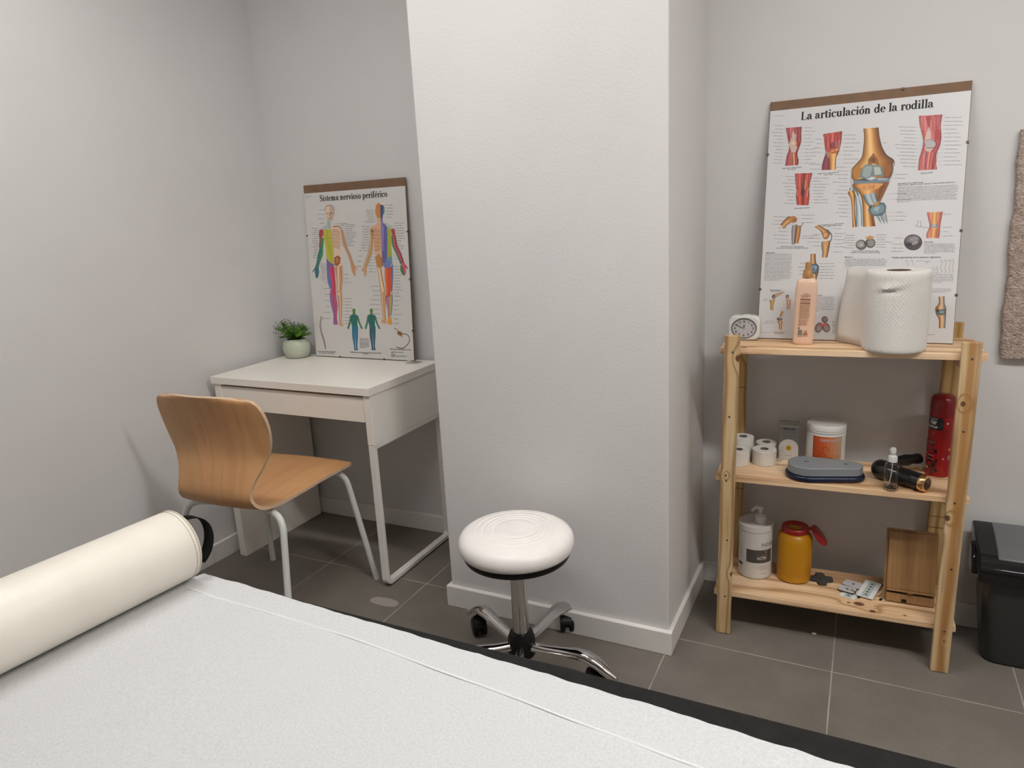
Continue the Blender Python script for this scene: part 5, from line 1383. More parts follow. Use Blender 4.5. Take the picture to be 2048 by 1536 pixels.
['S',1,[98,92,92],7,[4274,2708,4343,2709]],
['T',4360,2821,4748,2828,31,[73,67,66],816],
['S',1,[98,92,92],7,[4268,2804,4336,2805]],
['T',4354,2917,4677,2923,31,[73,67,66],280],
['S',1,[98,92,92],7,[4261,2901,4330,2902]],
['T',4347,3014,4735,3020,31,[73,67,66],755],
['S',1,[98,92,92],7,[4254,2998,4323,2999]],
['T',3068,4077,3504,4084,31,[73,67,66],418],
['S',1,[98,92,92],7,[3531,4068,3635,4071]],
['T',3181,4259,3490,4263,31,[73,67,66],863],
['S',1,[98,92,92],7,[3518,4247,3621,4249]],
['T',3205,4440,3477,4442,31,[73,67,66],887],
['S',1,[98,92,92],7,[3504,4426,3608,4429]],
['T',3078,4621,3463,4623,31,[73,67,66],373],
['S',1,[98,92,92],7,[3490,4607,3595,4609]],
['T',3005,4803,3449,4804,31,[73,67,66],530],
['S',1,[98,92,92],7,[3477,4788,3581,4790]],
['T',3168,4986,3435,4986,31,[73,67,66],170],
['S',1,[98,92,92],7,[3463,4970,3568,4971]],
['T',3141,5170,3421,5169,31,[73,67,66],370],
['S',1,[98,92,92],7,[3449,5152,3554,5153]],
['T',2964,5355,3407,5352,31,[73,67,66],488],
['S',1,[98,92,92],7,[3435,5336,3540,5337]],
['T',4296,3316,4527,3319,31,[73,67,66],80],
['S',1,[98,92,92],7,[4170,3300,4271,3301]],
['T',4288,3429,4593,3431,31,[73,67,66],747],
['S',1,[98,92,92],7,[4163,3412,4264,3413]],
['T',4280,3542,4535,3543,31,[73,67,66],631],
['S',1,[98,92,92],7,[4155,3526,4256,3526]],
['T',4273,3655,4589,3656,31,[73,67,66],594],
['S',1,[98,92,92],7,[4147,3639,4248,3639]],
['T',4265,3768,4537,3769,31,[73,67,66],958],
['S',1,[98,92,92],7,[4139,3753,4241,3753]],
['T',4257,3882,4514,3882,31,[73,67,66],638],
['S',1,[98,92,92],7,[4131,3867,4233,3867]],
['T',4250,3996,4529,3996,31,[73,67,66],887],
['S',1,[98,92,92],7,[4123,3981,4225,3981]],
['T',4242,4111,4536,4110,31,[73,67,66],737],
['S',1,[98,92,92],7,[4115,4095,4217,4095]],
['T',4234,4225,4590,4224,31,[73,67,66],200],
['S',1,[98,92,92],7,[4107,4210,4210,4210]],
['T',4226,4340,4440,4339,31,[73,67,66],451],
['S',1,[98,92,92],7,[4099,4325,4202,4325]],
['T',4217,4470,4511,4468,31,[73,67,66],185],
['S',1,[98,92,92],7,[4026,4456,4193,4455]],
['T',4205,4648,4430,4645,31,[73,67,66],702],
['S',1,[98,92,92],7,[4014,4634,4181,4632]],
['T',4193,4826,4411,4823,31,[73,67,66],735],
['S',1,[98,92,92],7,[4001,4813,4169,4811]],
['T',4181,5006,4376,5002,31,[73,67,66],482],
['S',1,[98,92,92],7,[3989,4993,4156,4990]],
['T',4169,5186,4526,5179,31,[73,67,66],169],
['S',1,[98,92,92],7,[3976,5174,4144,5170]],
['T',4157,5367,4354,5362,31,[73,67,66],136],
['S',1,[98,92,92],7,[3963,5355,4132,5351]],
['T',4144,5548,4352,5543,31,[73,67,66],991],
['S',1,[98,92,92],7,[3951,5537,4120,5533]],
['T',2593,2676,2767,2682,31,[73,67,66],198],
['S',1,[98,92,92],7,[2795,2667,2834,2670]],
['T',2523,2880,2750,2887,31,[73,67,66],425],
['S',1,[98,92,92],7,[2777,2872,2816,2874]],
['T',2517,3087,2732,3093,31,[73,67,66],389],
['S',1,[98,92,92],7,[2760,3078,2799,3080]],
['T',2471,3294,2714,3300,31,[73,67,66],73],
['S',1,[98,92,92],7,[2742,3285,2781,3287]],
['T',3093,2686,3288,2692,31,[73,67,66],243],
['S',1,[98,92,92],7,[3315,2678,3482,2686]],
['T',3069,2802,3279,2809,31,[73,67,66],382],
['S',1,[98,92,92],7,[3306,2794,3473,2801]],
['T',3143,2921,3270,2925,31,[73,67,66],415],
['S',1,[98,92,92],7,[3297,2910,3464,2917]],
['T',3022,3035,3260,3042,31,[73,67,66],876],
['S',1,[98,92,92],7,[3287,3027,3455,3034]],
['T',3076,3154,3251,3159,31,[73,67,66],117],
['S',1,[98,92,92],7,[3278,3144,3446,3150]],
['T',3033,3271,3241,3276,31,[73,67,66],560],
['S',1,[98,92,92],7,[3269,3261,3437,3267]],
['T',3061,3390,3232,3394,31,[73,67,66],36],
['S',1,[98,92,92],7,[3259,3379,3428,3385]],
['T',3030,3507,3223,3512,31,[73,67,66],308],
['S',1,[98,92,92],7,[3250,3497,3419,3502]]]
# ================================================================= the room
XL, YB, XR, YF = -2.283, 2.332, 1.75, -1.6
PX0, PX1, PY = -1.217, -.468, 1.858            # pillar
M_wall = wallmat('wall_paint', 160, .0006, .22)
M_pil = wallmat('pillar_plaster', 135, .0014, .42)
M_ceil = plain('ceiling_paint', (.74, .74, .73), .9)
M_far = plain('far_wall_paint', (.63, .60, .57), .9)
def floor_mat():
    t = NT('floor_tile', .55, Specular_IOR_Level=.22); co = t.n('TexCoord').outputs['Object']; sp = t.n('SeparateXYZ', {0: co}); P = .4513; m = None; cell = []
    for i, off in ((0, -.025), (1, 1.939)):
        wob = t.mth('MULTIPLY', t.mth('SUBTRACT', t.noise(t.coord((14, 14, 14)), 1, 2), .5), .0022)
        u = t.mth('DIVIDE', t.mth('ADD', t.mth('SUBTRACT', sp.outputs[i], off), wob), P)
        fr = t.mth('FRACT', u); d = t.mth('MULTIPLY', t.mth('MINIMUM', fr, t.mth('SUBTRACT', 1.0, fr)), P)
        g = t.n('MapRange', {0: d, 1: .0012, 2: .0023, 3: 1.0, 4: 0.0}).outputs[0]
        m = g if m is None else t.mth('MAXIMUM', m, g); cell.append(t.mth('FLOOR', t.mth('ADD', u, .0)))
    cb = t.n('CombineXYZ', {0: cell[0], 1: cell[1]}); wn = t.n('TexWhiteNoise', {'Vector': cb.outputs[0]}, noise_dimensions='3D').outputs['Value']
    a = t.noise(t.coord(), 5, 5, .65); b = t.noise(t.coord(), 160, 3, .7)
    c = t.ramp(t.mth('ADD', t.mth('MULTIPLY', a, .7), t.mth('MULTIPLY', b, .3)), [(.32, (.150, .132, .113)), (.55, (.188, .166, .144)), (.75, (.226, .202, .178))])
    c = t.mix(t.mth('MULTIPLY', wn, .16), c, (.22, .196, .17))
    gm = t.mth('MULTIPLY', m, t.n('MapRange', {0: t.noise(t.coord(), 7, 3), 1: .36, 2: .56, 3: .35, 4: 1.0}).outputs[0])
    c = t.mix(gm, c, (.42, .38, .34))
    # grout smear beside the joint
    dx = t.mth('DIVIDE', t.mth('SUBTRACT', sp.outputs[0], -1.452), .058); dy = t.mth('DIVIDE', t.mth('SUBTRACT', sp.outputs[1], 1.779), .024)
    q = t.mth('ADD', t.mth('POWER', t.mth('ABSOLUTE', dx), 3), t.mth('POWER', t.mth('ABSOLUTE', dy), 2.2))
    q = t.mth('ADD', q, t.mth('MULTIPLY', t.noise(t.coord(), 45, 3), 1.0))
    sm = t.n('MapRange', {0: q, 1: 1.3, 2: 1.55, 3: .9, 4: 0.0}).outputs[0]
    c = t.mix(sm, c, (.36, .32, .295))
    t.col(c); h = t.mth('SUBTRACT', t.mth('MULTIPLY', b, .25), m); t.bump(h, .35, .0008); return t.m
M_floor = floor_mat()
struct('floor', MB().box(XL-.1, XR+.1, YF-.1, YB+.1, -.05, 0), M_floor)
struct('ceiling', MB().box(XL-.1, XR+.1, YF-.1, YB+.1, CEIL, CEIL+.05), M_ceil)
struct('wall_left', MB().box(XL-.1, XL, YF-.1, YB+.1, 0, CEIL), M_wall)
struct('wall_back', MB().box(XL, XR, YB, YB+.1, 0, CEIL), M_wall)
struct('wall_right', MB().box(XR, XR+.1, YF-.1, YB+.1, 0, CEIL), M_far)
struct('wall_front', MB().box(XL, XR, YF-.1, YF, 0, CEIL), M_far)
struct('wall_pillar', MB().box(PX0, PX1, PY, YB+.02, 0, CEIL), M_pil, bevel=.004, seg=3)
M_base = plain('white_skirting', (.80, .775, .75), .35, var=.04, scale=5, bump=.15, bscale=40)
BH = .075
def skirting(name, segs):
    mb = MB()
    for (x0, x1, y0, y1) in segs: mb.box(x0, x1, y0, y1, 0, BH)
    return struct(name, mb, M_base, bevel=.0025)
skirting('baseboard_left', [(XL, XL+.013, YF, 1.765), (XL, XL+.013, 1.767, YB-.013)])
skirting('baseboard_back', [(XL+.0, PX0, YB-.013, YB)])
skirting('baseboard_right', [(PX1+.0, XR, YB-.013, YB)])
skirting('baseboard_pillar', [(PX0-.013, PX1+.013, PY-.0165, PY+.002), (PX1-.001, PX1+.0125, PY+.002, YB-.013), (PX0-.0125, PX0+.001, PY+.002, YB-.013)])
# ceiling lamps (above the picture)
M_lampw = plain('lamp_frame_white', (.8, .8, .8), .4)
for k, (lx, ly, st) in enumerate(LAMPS):
    em = bpy.data.materials.new('lamp_diffuser'); em.use_nodes = True; nt = em.node_tree; nt.nodes.clear()
    e = nt.nodes.new('ShaderNodeEmission'); e.inputs[0].default_value = (1, .982, .952, 1); e.inputs[1].default_value = st
    oo = nt.nodes.new('ShaderNodeOutputMaterial'); nt.links.new(e.outputs[0], oo.inputs[0])
    t = thing('ceiling_lamp', ('long white ceiling light batten above the bolster end of the massage table' if k == 0 else 'long white ceiling light batten above the foot end of the massage table'), 'lamp', (lx, ly, CEIL))
    h, g = LAMP_SX/2, LAMP_SY/2
    fr = MB()
    for a in ((-h-.015, h+.015, -g-.012, -g), (-h-.015, h+.015, g, g+.012), (-h-.015, -h, -g, g), (h, h+.015, -g, g)): fr.box(a[0], a[1], a[2], a[3], -.030, 0)
    fr.build('housing', M_lampw, t); MB().box(-h, h, -g, g, -.028, 0).build('diffuser', em, t)

# ================================================================= desk
M_desk = plain('white_laminate', (.88, .835, .765), .32, var=.015, scale=3)
M_deskm = plain('white_powder_coated_steel', (.80, .78, .74), .35, var=.02)
M_dark = plain('desk_foot_black', (.02, .018, .016), .8)  # black of the small desk feet
DX0, DX1, DY0, DY1 = -2.240, -1.487, 1.853, 2.312
t = thing('desk', 'white desk with one drawer and steel loop leg in the alcove beside the pillar', 'desk', (-1.86, 1.853, 0))
ox = lambda x: x+1.86
oy = lambda y: y-1.853
def dbox(x0, x1, y0, y1, z0, z1): return MB().box(ox(x0), ox(x1), oy(y0), oy(y1), z0, z1)
dbox(DX0, DX1, DY0, DY1, .722, .750).build('tabletop', M_desk, t, bevel=.0015)
dbox(DX0+.010, DX0+.045, DY0+.006, DY1-.004, 0.0, .7215).build('panel_leg', M_desk, t, bevel=.0015)
dbox(DX1-.018, DX1-.004, DY0+.028, DY1-.004, .545, .7215).build('side_panel', M_desk, t, bevel=.001)
dbox(DX1-.030, DX1-.002, DY0+.006, DY0+.0275, .545, .7215).build('corner_post', M_desk, t, bevel=.0012)
dbox(DX0+.046, DX1-.031, DY1-.02, DY1-.004, .545, .7215).build('back_rail', M_desk, t)
dbox(DX0+.046, DX1-.0325, DY0+.009, DY0+.024, .625, .7135).build('drawer', M_desk, t, bevel=.001)
dbox(DX0+.055, DX1-.05, DY0+.0245, DY1-.03, .64, .70).build('drawer_box', M_desk, t)
def loop(w, yi0, yi1, z0, z1, th, r):
    out = []; inn = []
    for (lst, d, rr) in ((out, 0, r), (inn, th, max(r-th, .004))):
        cy0, cy1, cz0, cz1 = yi0+d, yi1-d, z0+d, z1-d
        for (cx, cz, a) in ((cy0+rr, cz0+rr, 180), (cy1-rr, cz0+rr, 270), (cy1-.003, cz1-.003, 0), (cy0+.003, cz1-.003, 90)):
            q = rr if cz < z1-.1 else .003
            for k in range(7):
                an = math.radians(a+15*k); lst.append((cx+q*math.cos(an), cz+q*math.sin(an)))
    n = len(out)
    rows = []
    for k in range(n+1):
        o, i = out[k % n], inn[k % n]; rows.append([(-w/2, o[0], o[1]), (w/2, o[0], o[1]), (w/2, i[0], i[1]), (-w/2, i[0], i[1])])
    return MB().grid(rows, closed_u=True)
fr = loop(.026, 0, DY1-DY0-.014, .006, .5445, .016, .028); fr.build('steel_leg', M_deskm, t, loc=(ox(DX1-.017), oy(DY0+.007), 0), bevel=.002, seg=2)
for yy in (DY0+.05, DY1-.06): MB().lathe([(0, 0), (.009, 0), (.009, .0065), (0, .0065)], 12).build('foot', M_dark, t, loc=(ox(DX1-.017), oy(yy), 0))
MB().lathe([(0, 0), (.006, 0), (.006, .012), (0, .012)], 12).build('screw_cap', M_deskm, t, loc=(ox(DX1-.037), oy(DY1-.09), .012), rot=(0, pi/2, 0))
M_al = plain('brushed_grommet', (.42, .40, .38), .4, .3)
gr = MB().lathe([(.030, 0), (.041, 0), (.041, .0022), (.0385, .003), (.032, .002), (.030, 0)], 36, sx=1.05).build('cable_outlet_ring', M_deskm, t, loc=(ox(-1.573), oy(2.258), .7502), smooth=40)
MB().lathe([(0, .0008), (.0315, .0008)], 36, sx=1.05).build('cable_outlet_cover', M_al, gr)

# ================================================================= leaning anatomy posters
M_mdf = plain('hardboard_brown', (.20, .115, .065), .7, var=.1, scale=30, bump=.2, bscale=300)
M_paper = plain('poster_paper', (.66, .65, .655), .38, var=.01)
M_print = vcol('poster_print', .38); M_paper2 = plain('warm_poster_paper', (.68, .66, .64), .38, var=.02)  # separate, slightly warmer paper tone for the nerve poster
M_clip = plain('grey_clip', (.12, .10, .09), .4, .6)
def poster(name, label, x0, yb, zb, yt, items, title, tu, tv, top, clips, hs, PH=.70, paper=None):
    W, H = .5, PH; tilt = -math.asin((yt-yb)/H)
    t = thing(name, label, 'poster', (x0, yb, zb), (tilt, 0, 0))
    MB().box(0, W, .0, .006, 0, H).build('backing_board', M_mdf, t, bevel=.0006)
    MB().box(.0012, W-.0012, -.0009, 0, .0015, H-top).build('paper_sheet', paper or M_paper, t)
    p = Print(lambda x, z, d: (x, -.0010-d, z), eps=.00006)
    ks = H/.70; artwork(p, items, H, ks); serif(p, title, tu[0], H-tv*ks, tu[1], '0c0a0a', 3, hs)
    p.build('print', M_print, t)
    for (cx, cz) in clips:
        MB().box(cx-.0035, cx+.0035, -.003, .008, min(cz, PH-.003)-.0035, min(cz, PH-.003)+.0035).build('clip', M_clip, t, bevel=.001)
    return t
poster('anatomy_poster', 'poster of the peripheral nervous system with two human figures, leaning on the desk', -2.083, 2.276, .7522, 2.318,
       ART_NERVE, 'Sistema nervioso periférico', (.0815, .4145), .0668, .0315, [(.13, .001), (.355, .001), (.001, .50), (.499, .50), (.499, .32), (.499, .12)], .0345, paper=M_paper2)
poster('anatomy_poster', 'knee joint poster with a large bone drawing, leaning on top of the pine shelf', -.2855, 2.188, .9002, 2.3235,
       ART_KNEE, 'La articulación de la rodilla', (.086, .4155), .0615, .0262, [(.001, .538), (.001, .145), (.499, .53), (.499, .30), (.499, .13), (.34, .699)], .0335, PH=.689)

# ================================================================= potted plant on the desk
M_pot = plain('pale_green_ceramic', (.50, .535, .43), .3, var=.03)
M_soil = plain('dark_soil', (.015, .012, .010), .9, bump=.6, bscale=300, bdist=.003)
t = thing('potted_plant', 'small artificial green plant in a round pale pot at the left back of the desk', 'plant', (-2.154, 2.243, .7504))
t.scale = (1.34, 1.2, 1.25)
MB().lathe([(0, 0), (.026, 0), (.034, .003), (.043, .018), (.0455, .034), (.043, .050), (.036, .060), (.0315, .0635), (.0295, .062), (.033, .055), (.033, .045)], 40).build('pot', M_pot, t, smooth=50)
MB().lathe([(0, .055), (.02, .056), (.0325, .052)], 24).build('soil', M_soil, t, smooth=60)
tl = NT('leaf_green', .5); tl.col(tl.ramp(tl.noise(tl.coord(), 120, 2), [(.3, (.02, .075, .006)), (.5, (.07, .19, .014)), (.72, (.17, .33, .03))]))
R = random.Random(8); fo = MB()
for k in range(96):
    a = R.uniform(0, 2*pi); el = R.uniform(.12, 1.0)**.8; out = math.cos(el*1.25)
    L = R.uniform(.052, .074)*(1.08 if math.cos(a) < -.3 else .84); dirv = Vector((math.cos(a)*out, math.sin(a)*out*.75, .30+.85*math.sin(el*1.3)))
    dirv.normalize(); 
    if dirv.y > .1: dirv.y *= .35
    p0 = Vector((math.cos(a)*.012, math.sin(a)*.012, .055)); p3 = p0+dirv*L; p1 = p0+Vector((0, 0, .02)); p2 = p0+dirv*L*.6+Vector((0, 0, .008))
    st = bezier(p0, p1, p2, p3, 9); fo.tube(st, .0006, 4)
    for i in range(2, 10):
        c = st[i]; tg = (st[i]-st[i-1]).normalized()
        for s_ in range(4):
            q = s_*pi/2+i*.8; s1 = tg.orthogonal().normalized(); s2 = tg.cross(s1); d = (s1*math.cos(q)+s2*math.sin(q)+tg*.55).normalized()
            ln = R.uniform(.0055, .0085); wd = d.cross(tg).normalized()*ln*.24
            fo.add([c, c+d*ln*.5+wd, c+d*ln, c+d*ln*.5-wd], [(0, 1, 2, 3)])
for s0, s1_ in (((-.01, -.01, .06), (-.053, -.012, .068)), ((-.01, -.008, .06), (-.05, -.0, .082))):
    st = bezier(s0, (s0[0]-.01, s0[1], s0[2]+.015), (s1_[0]+.02, s1_[1], s1_[2]+.004), s1_, 10); fo.tube(st, .0006, 4)
    for i in range(3, 11):
        c = st[i]
        for q in (-1, 1):
            for zz in (.3, -.5): fo.add([c, c+Vector((-.002, q*.003, .004*zz+.002)), c+Vector((-.005, q*.004, .010*zz)), c+Vector((-.005, q*.001, .004*zz-.001))], [(0, 1, 2, 3)])
fo.build('foliage', tl.m, t)

# ================================================================= plywood chair
def ply():
    t = NT('birch_plywood', .40, Specular_IOR_Level=.28); c = t.coord((6.5, .9, .9)); n = t.noise(c, 1.0, 3, .6, 1.1); sp = t.n('SeparateXYZ', {0: t.n('TexCoord').outputs['Object']})
    f = t.mth('ADD', t.mth('MULTIPLY', n, 7.0), t.mth('MULTIPLY', sp.outputs[0], 6))
    s = t.mth('MULTIPLY_ADD', t.mth('SINE', t.mth('MULTIPLY', f, 6.0)), .5, .5)
    c0 = t.ramp(t.noise(t.coord((3, 3, 3)), 1.0, 2), [(.35, (.54, .275, .118)), (.65, (.68, .37, .165))])
    c0 = t.mix(t.mth('MULTIPLY', t.mth('POWER', s, 4), .22), c0, (.36, .165, .06))
    st = t.n('MapRange', {0: sp.outputs[0], 1: -.062, 2: -.060, 3: .35, 4: 0.0}).outputs[0]
    c0 = t.mix(st, c0, (.48, .29, .13))
    fine = t.noise(t.coord((420, 30, 30)), 1.0, 2); c0 = t.mix(t.mth('MULTIPLY', fine, .2), c0, (.74, .46, .26)); t.col(c0); return t.m
M_ply = ply(); M_plye = plain('plywood_edge', (.62, .44, .30), .5, var=.08, scale=60)
M_chairleg = plain('white_painted_tube', (.66, .67, .65), .35, var=.02)
def chair():
    t = thing('chair', 'bent plywood chair with white tubular legs standing in front of the desk', 'chair', (-1.811, 1.664, 0), (0, 0, math.radians(3)))
    prof = [(.236, .446), (.226, .455), (.19, .460), (.10, .456), (.0, .447), (-.09, .438), (-.160, .436), (-.203, .447), (-.228, .474), (-.231, .506), (-.220, .548), (-.206, .596), (-.203, .645), (-.210, .70), (-.224, .755), (-.237, .795), (-.242, .812)]
    hw = [.165, .190, .205, .205, .196, .181, .168, .160, .153, .150, .158, .182, .207, .218, .214, .190, .150]
    N = 4; P = []; Wd = []
    def cr(a, b, c, d, u): return .5*((2*b)+(-a+c)*u+(2*a-5*b+4*c-d)*u*u+(-a+3*b-3*c+d)*u**3)
    for i in range(len(prof)-1):
        i0, i3 = max(i-1, 0), min(i+2, len(prof)-1)
        for k in range(N):
            u = k/N; P.append(tuple(cr(prof[i0][j], prof[i][j], prof[i+1][j], prof[i3][j], u) for j in (0, 1))); Wd.append(cr(hw[i0], hw[i], hw[i+1], hw[i3], u))
    P.append(prof[-1]); Wd.append(hw[-1]); n = len(P); TH = .0105; U = 20
    top, bot = [], []
    for i in range(n):
        a, b = P[max(i-1, 0)], P[min(i+1, n-1)]; ty, tz = b[0]-a[0], b[1]-a[1]; q = math.hypot(ty, tz); ny, nz = tz/q, -ty/q   # points up/forward side
        r1, r2 = [], []
        back = max(0, min(1, (P[i][1]-.50)/.12))
        front = max(0, min(1, (P[i][0]-.05)/.15))
        for k in range(U+1):
            x = -1+2*k/U; xs = math.sin(x*pi/2)*.35+x*.65
            X = xs*Wd[i]; bend = abs(xs)**2.2*(.028*back+.006*(1-back)-.010*front)
            # rounded corner at the ends: pull the outline in towards the sides
            y, z = P[i]; y -= 0; 
            y2 = y+ny*bend; z2 = z+nz*bend
            r1.append((X, y2+ny*TH/2, z2+nz*TH/2)); r2.append((X, y2-ny*TH/2, z2-nz*TH/2))
        top.append(r1); bot.append(r2)
    # end arcs so that the front and top edges are bowed
    for rows in (top, bot):
        for idx, sgn, amt in ((0, 1, .010), (1, 1, .009), (2, 1, .008), (3, 1, .006), (4, 1, .004)):
            rows[idx] = [(x, y-amt*abs(x/Wd[idx])**2.5, z) for x, y, z in rows[idx]]
        for j, amt in enumerate((.016, .014, .011, .008, .005, .003)):
            rows[n-1-j] = [(x, y, z-amt*abs(x/Wd[n-1-j])**3) for x, y, z in rows[n-1-j]]
    mb = MB(); mb.grid(top, 0); mb.grid([r[::-1] for r in bot], 0)
    mb.grid([[a for a in top[i][:1]]+[b for b in bot[i][:1]] for i in range(n)], 1); mb.grid([[bot[i][-1], top[i][-1]] for i in range(n)], 1)
    mb.grid([top[0], bot[0]], 1); mb.grid([bot[-1], top[-1]], 1)
    sh = mb.build('seat_shell', [M_ply, M_plye], t, smooth=45)
    sh.data.validate()
    for sx in (-1, 1):
        for nm, path in (('leg', [(sx*.10, .165, .434), (sx*.195, .175, .430), (sx*.247, .226, .0)]), ('leg', [(sx*.08, -.130, .418), (sx*.205, -.165, .416), (sx*.245, -.245, .0)])):
            MB().tube(fillet(path, .055, 8), .0108, 14).build(nm, M_chairleg, t, smooth=50)
    MB().tube([(-.10, .165, .434), (.10, .165, .434)], .0108, 10).build('cross_bar', M_chairleg, t, smooth=50)
    MB().tube([(-.08, -.13, .418), (.08, -.13, .418)], .0108, 10).build('cross_bar', M_chairleg, t, smooth=50)
    return t
chair()

# ================================================================= rolling stool
M_vinyl = plain('white_vinyl', (.90, .86, .83), .38, var=.03, scale=20, bump=.15, bscale=350)
M_chrome = plain('chrome', (.62, .61, .60), .09, 1.0, var=.01)
M_black = plain('black_plastic', (.006, .006, .006), .4, Specular_IOR_Level=.3)
SX, SY = -.842, 1.630
t = thing('stool', 'white round padded stool on chrome five-star base with casters, before the pillar', 'stool', (SX, SY, 0))
seat = [(0, .4445), (.045, .4450), (.058, .4450), (.0610, .4425), (.0640, .4450), (.0735, .4450), (.0765, .4425), (.0795, .4450), (.0885, .4448), (.0915, .4423), (.0945, .4447), (.1075, .4440), (.1100, .4418), (.1125, .4435), (.130, .4405), (.145, .4355), (.1555, .428), (.1615, .418), (.1635, .407), (.1628, .396), (.158, .388), (.150, .384), (0, .384)]
s = MB().lathe(seat, 64).build('seat_cushion', M_vinyl, t, smooth=40)
ub = [(0, .366)]+[(.148, .366), (.152, .374), (.150, .386), (0, .386)]
mb = MB()
mb.lathe(ub, 48); s2 = mb.build('seat_base', M_black, t, smooth=40)
MB().lathe([(0, .372), (.040, .370), (.038, .35), (.024, .335), (0, .335)], 24).build('seat_mount', M_black, t, smooth=40)
MB().lathe([(0, .095), (.0235, .095), (.0235, .345), (0, .345)], 32).build('gas_column', M_chrome, t, smooth=40)
MB().lathe([(0, .046), (.036, .046), (.040, .052), (.040, .100), (.036, .112), (.034, .118), (.026, .122), (0, .122)], 32).build('hub', M_black, t, smooth=35)
for k in range(5):
    a = math.radians([-2, 79, 152, 222, 290][k]); ca, sa = math.cos(a), math.sin(a)
    path = [(.030, .085, .015), (.08, .087, .016), (.13, .095, .018), (.175, .102, .021), (.205, .101, .023), (.235, .090, .0225), (.266, .068, .018), (.292, .048, .010)]
    rows = []
    for (r, z, hwid) in path:
        row = []
        for j in range(9):
            q = math.radians(180*j/8); row.append((r*ca-sa*hwid*math.cos(q), r*sa+ca*hwid*math.cos(q), z-.012+.020*math.sin(q)))
        row.append((r*ca+sa*hwid*.7, r*sa-ca*hwid*.7, z-.014)); row.append((r*ca-sa*hwid*.7, r*sa+ca*hwid*.7, z-.014)); rows.append(row)
    mb = MB(); mb.grid(rows, closed_u=True); mb.add(rows[-1], [tuple(range(11))]); mb.add(rows[0], [tuple(range(11))])
    leg = mb.build('leg', M_chrome, t, smooth=50)
    cx, cy = .238*ca, .238*sa; sw = a+[.9, 2.2, 1.2, .4, 2.0][k]
    cs = MB(); cs.tube([(cx, cy, .085), (cx, cy, .045)], .006, 10)
    wd = Vector((math.cos(sw), math.sin(sw), 0)); off = Vector((-wd.y, wd.x, 0))*.012
    c0 = Vector((cx, cy, .0290))+off
    for s_ in (-1, 1): cs.tube([c0+wd*s_*.005, c0+wd*s_*.008, c0+wd*s_*.019, c0+wd*s_*.022], [.023, .0290, .0290, .024], 22)
    cs.tube([c0+Vector((0, 0, 0))-wd*.012, c0+wd*.012], .017, 14)
    hood = [[tuple(c0+wd*ww+(off.normalized()*math.cos(q)+Vector((0, 0, 1))*math.sin(q))*.0330) for ww in (-.014, .014)] for q in [math.radians(20+14*i) for i in range(10)]]
    cs.grid(hood); cs.build('caster', M_black, t, smooth=45)

# ================================================================= massage table, paper sheet and bolster
M_blkfab = plain('black_upholstery', (.012, .011, .0108), .8, var=.25, scale=40, bump=.4, bscale=260, bdist=.001, Specular_IOR_Level=.25)
M_legw = plain('beech_leg', (.40, .25, .13), .5)
BZ = .598
t = thing('massage_table', 'black padded massage table covered with white paper across the foreground', 'massage table', (-.25, .545, 0))
MB().prism(rrect(2.36, .730, .05), BZ-.062, BZ).build('padded_top', M_blkfab, t, bevel=.006, seg=3)
MB().box(-1.10, 1.10, -.31, .31, BZ-.105, BZ-.0625).build('frame', M_legw, t, bevel=.003)
for sx in (-1, 1):
    for sy in (-1, 1): MB().box(sx*1.02-.025, sx*1.02+.025, sy*.28-.025, sy*.28+.025, 0, BZ-.1055).build('leg', M_legw, t, bevel=.004)
tp = NT('examination_paper', .8, color=(.78, .785, .79)); c = tp.coord((1, 1, 1)); nz = tp.noise(c, 260, 3, .7); tp.col(tp.ramp(nz, [(.35, (.565, .57, .575)), (.65, (.655, .66, .665))])); n2 = tp.noise(c, 90, 4, .7); tp.bump(n2, .25, .0006)
edge = [(-1.45, .905), (-1.206, .913), (-1.078, .908), (-.938, .900), (-.823, .895), (-.722, .892), (-.615, .888), (-.498, .883), (-.324, .874), (-.213, .867), (-.118, .860), (.034, .853), (.3, .845), (.9, .835)]
def ey_(x):
    for (a, b), (c_, d) in zip(edge, edge[1:]):
        if a <= x <= c_: return b+(d-b)*(x-a)/(c_-a)
    return edge[-1][1]
rows = []; R = random.Random(4)
xs = [-1.212+i*.0125 for i in range(169)]   # head end slants in under the bolster
jit = 0
for i, x in enumerate(xs):
    jit = jit*.7+R.uniform(-1, 1)*.0011; row = []
    ye = ey_(x)+jit; y0 = .19
    for j in range(41):
        f = j/40; f = 1-(1-f)**1.25; y = y0+(ye-y0)*f
        xx = x-min(1, (1-f)*6)*.055*max(0, 1-(x+1.212)/.3)
        z = BZ+.0024+.0006*math.sin(7*x+3*y)+.0004*math.sin(31*x-11*y)+.0003*math.sin(17*y+9*x)
        fold = y-(.860-.0835*(x+1.19)) if x < -.45 else y-(.798-.11*(x+.45))
        fold2 = y-(.52+.03*math.sin(3*x)); z += .0010*math.exp(-(fold2/.003)**2)
        if f > .985: z += .0006*math.sin(90*x)+.0006
        row.append((xx, y, z))
    rows.append(row)
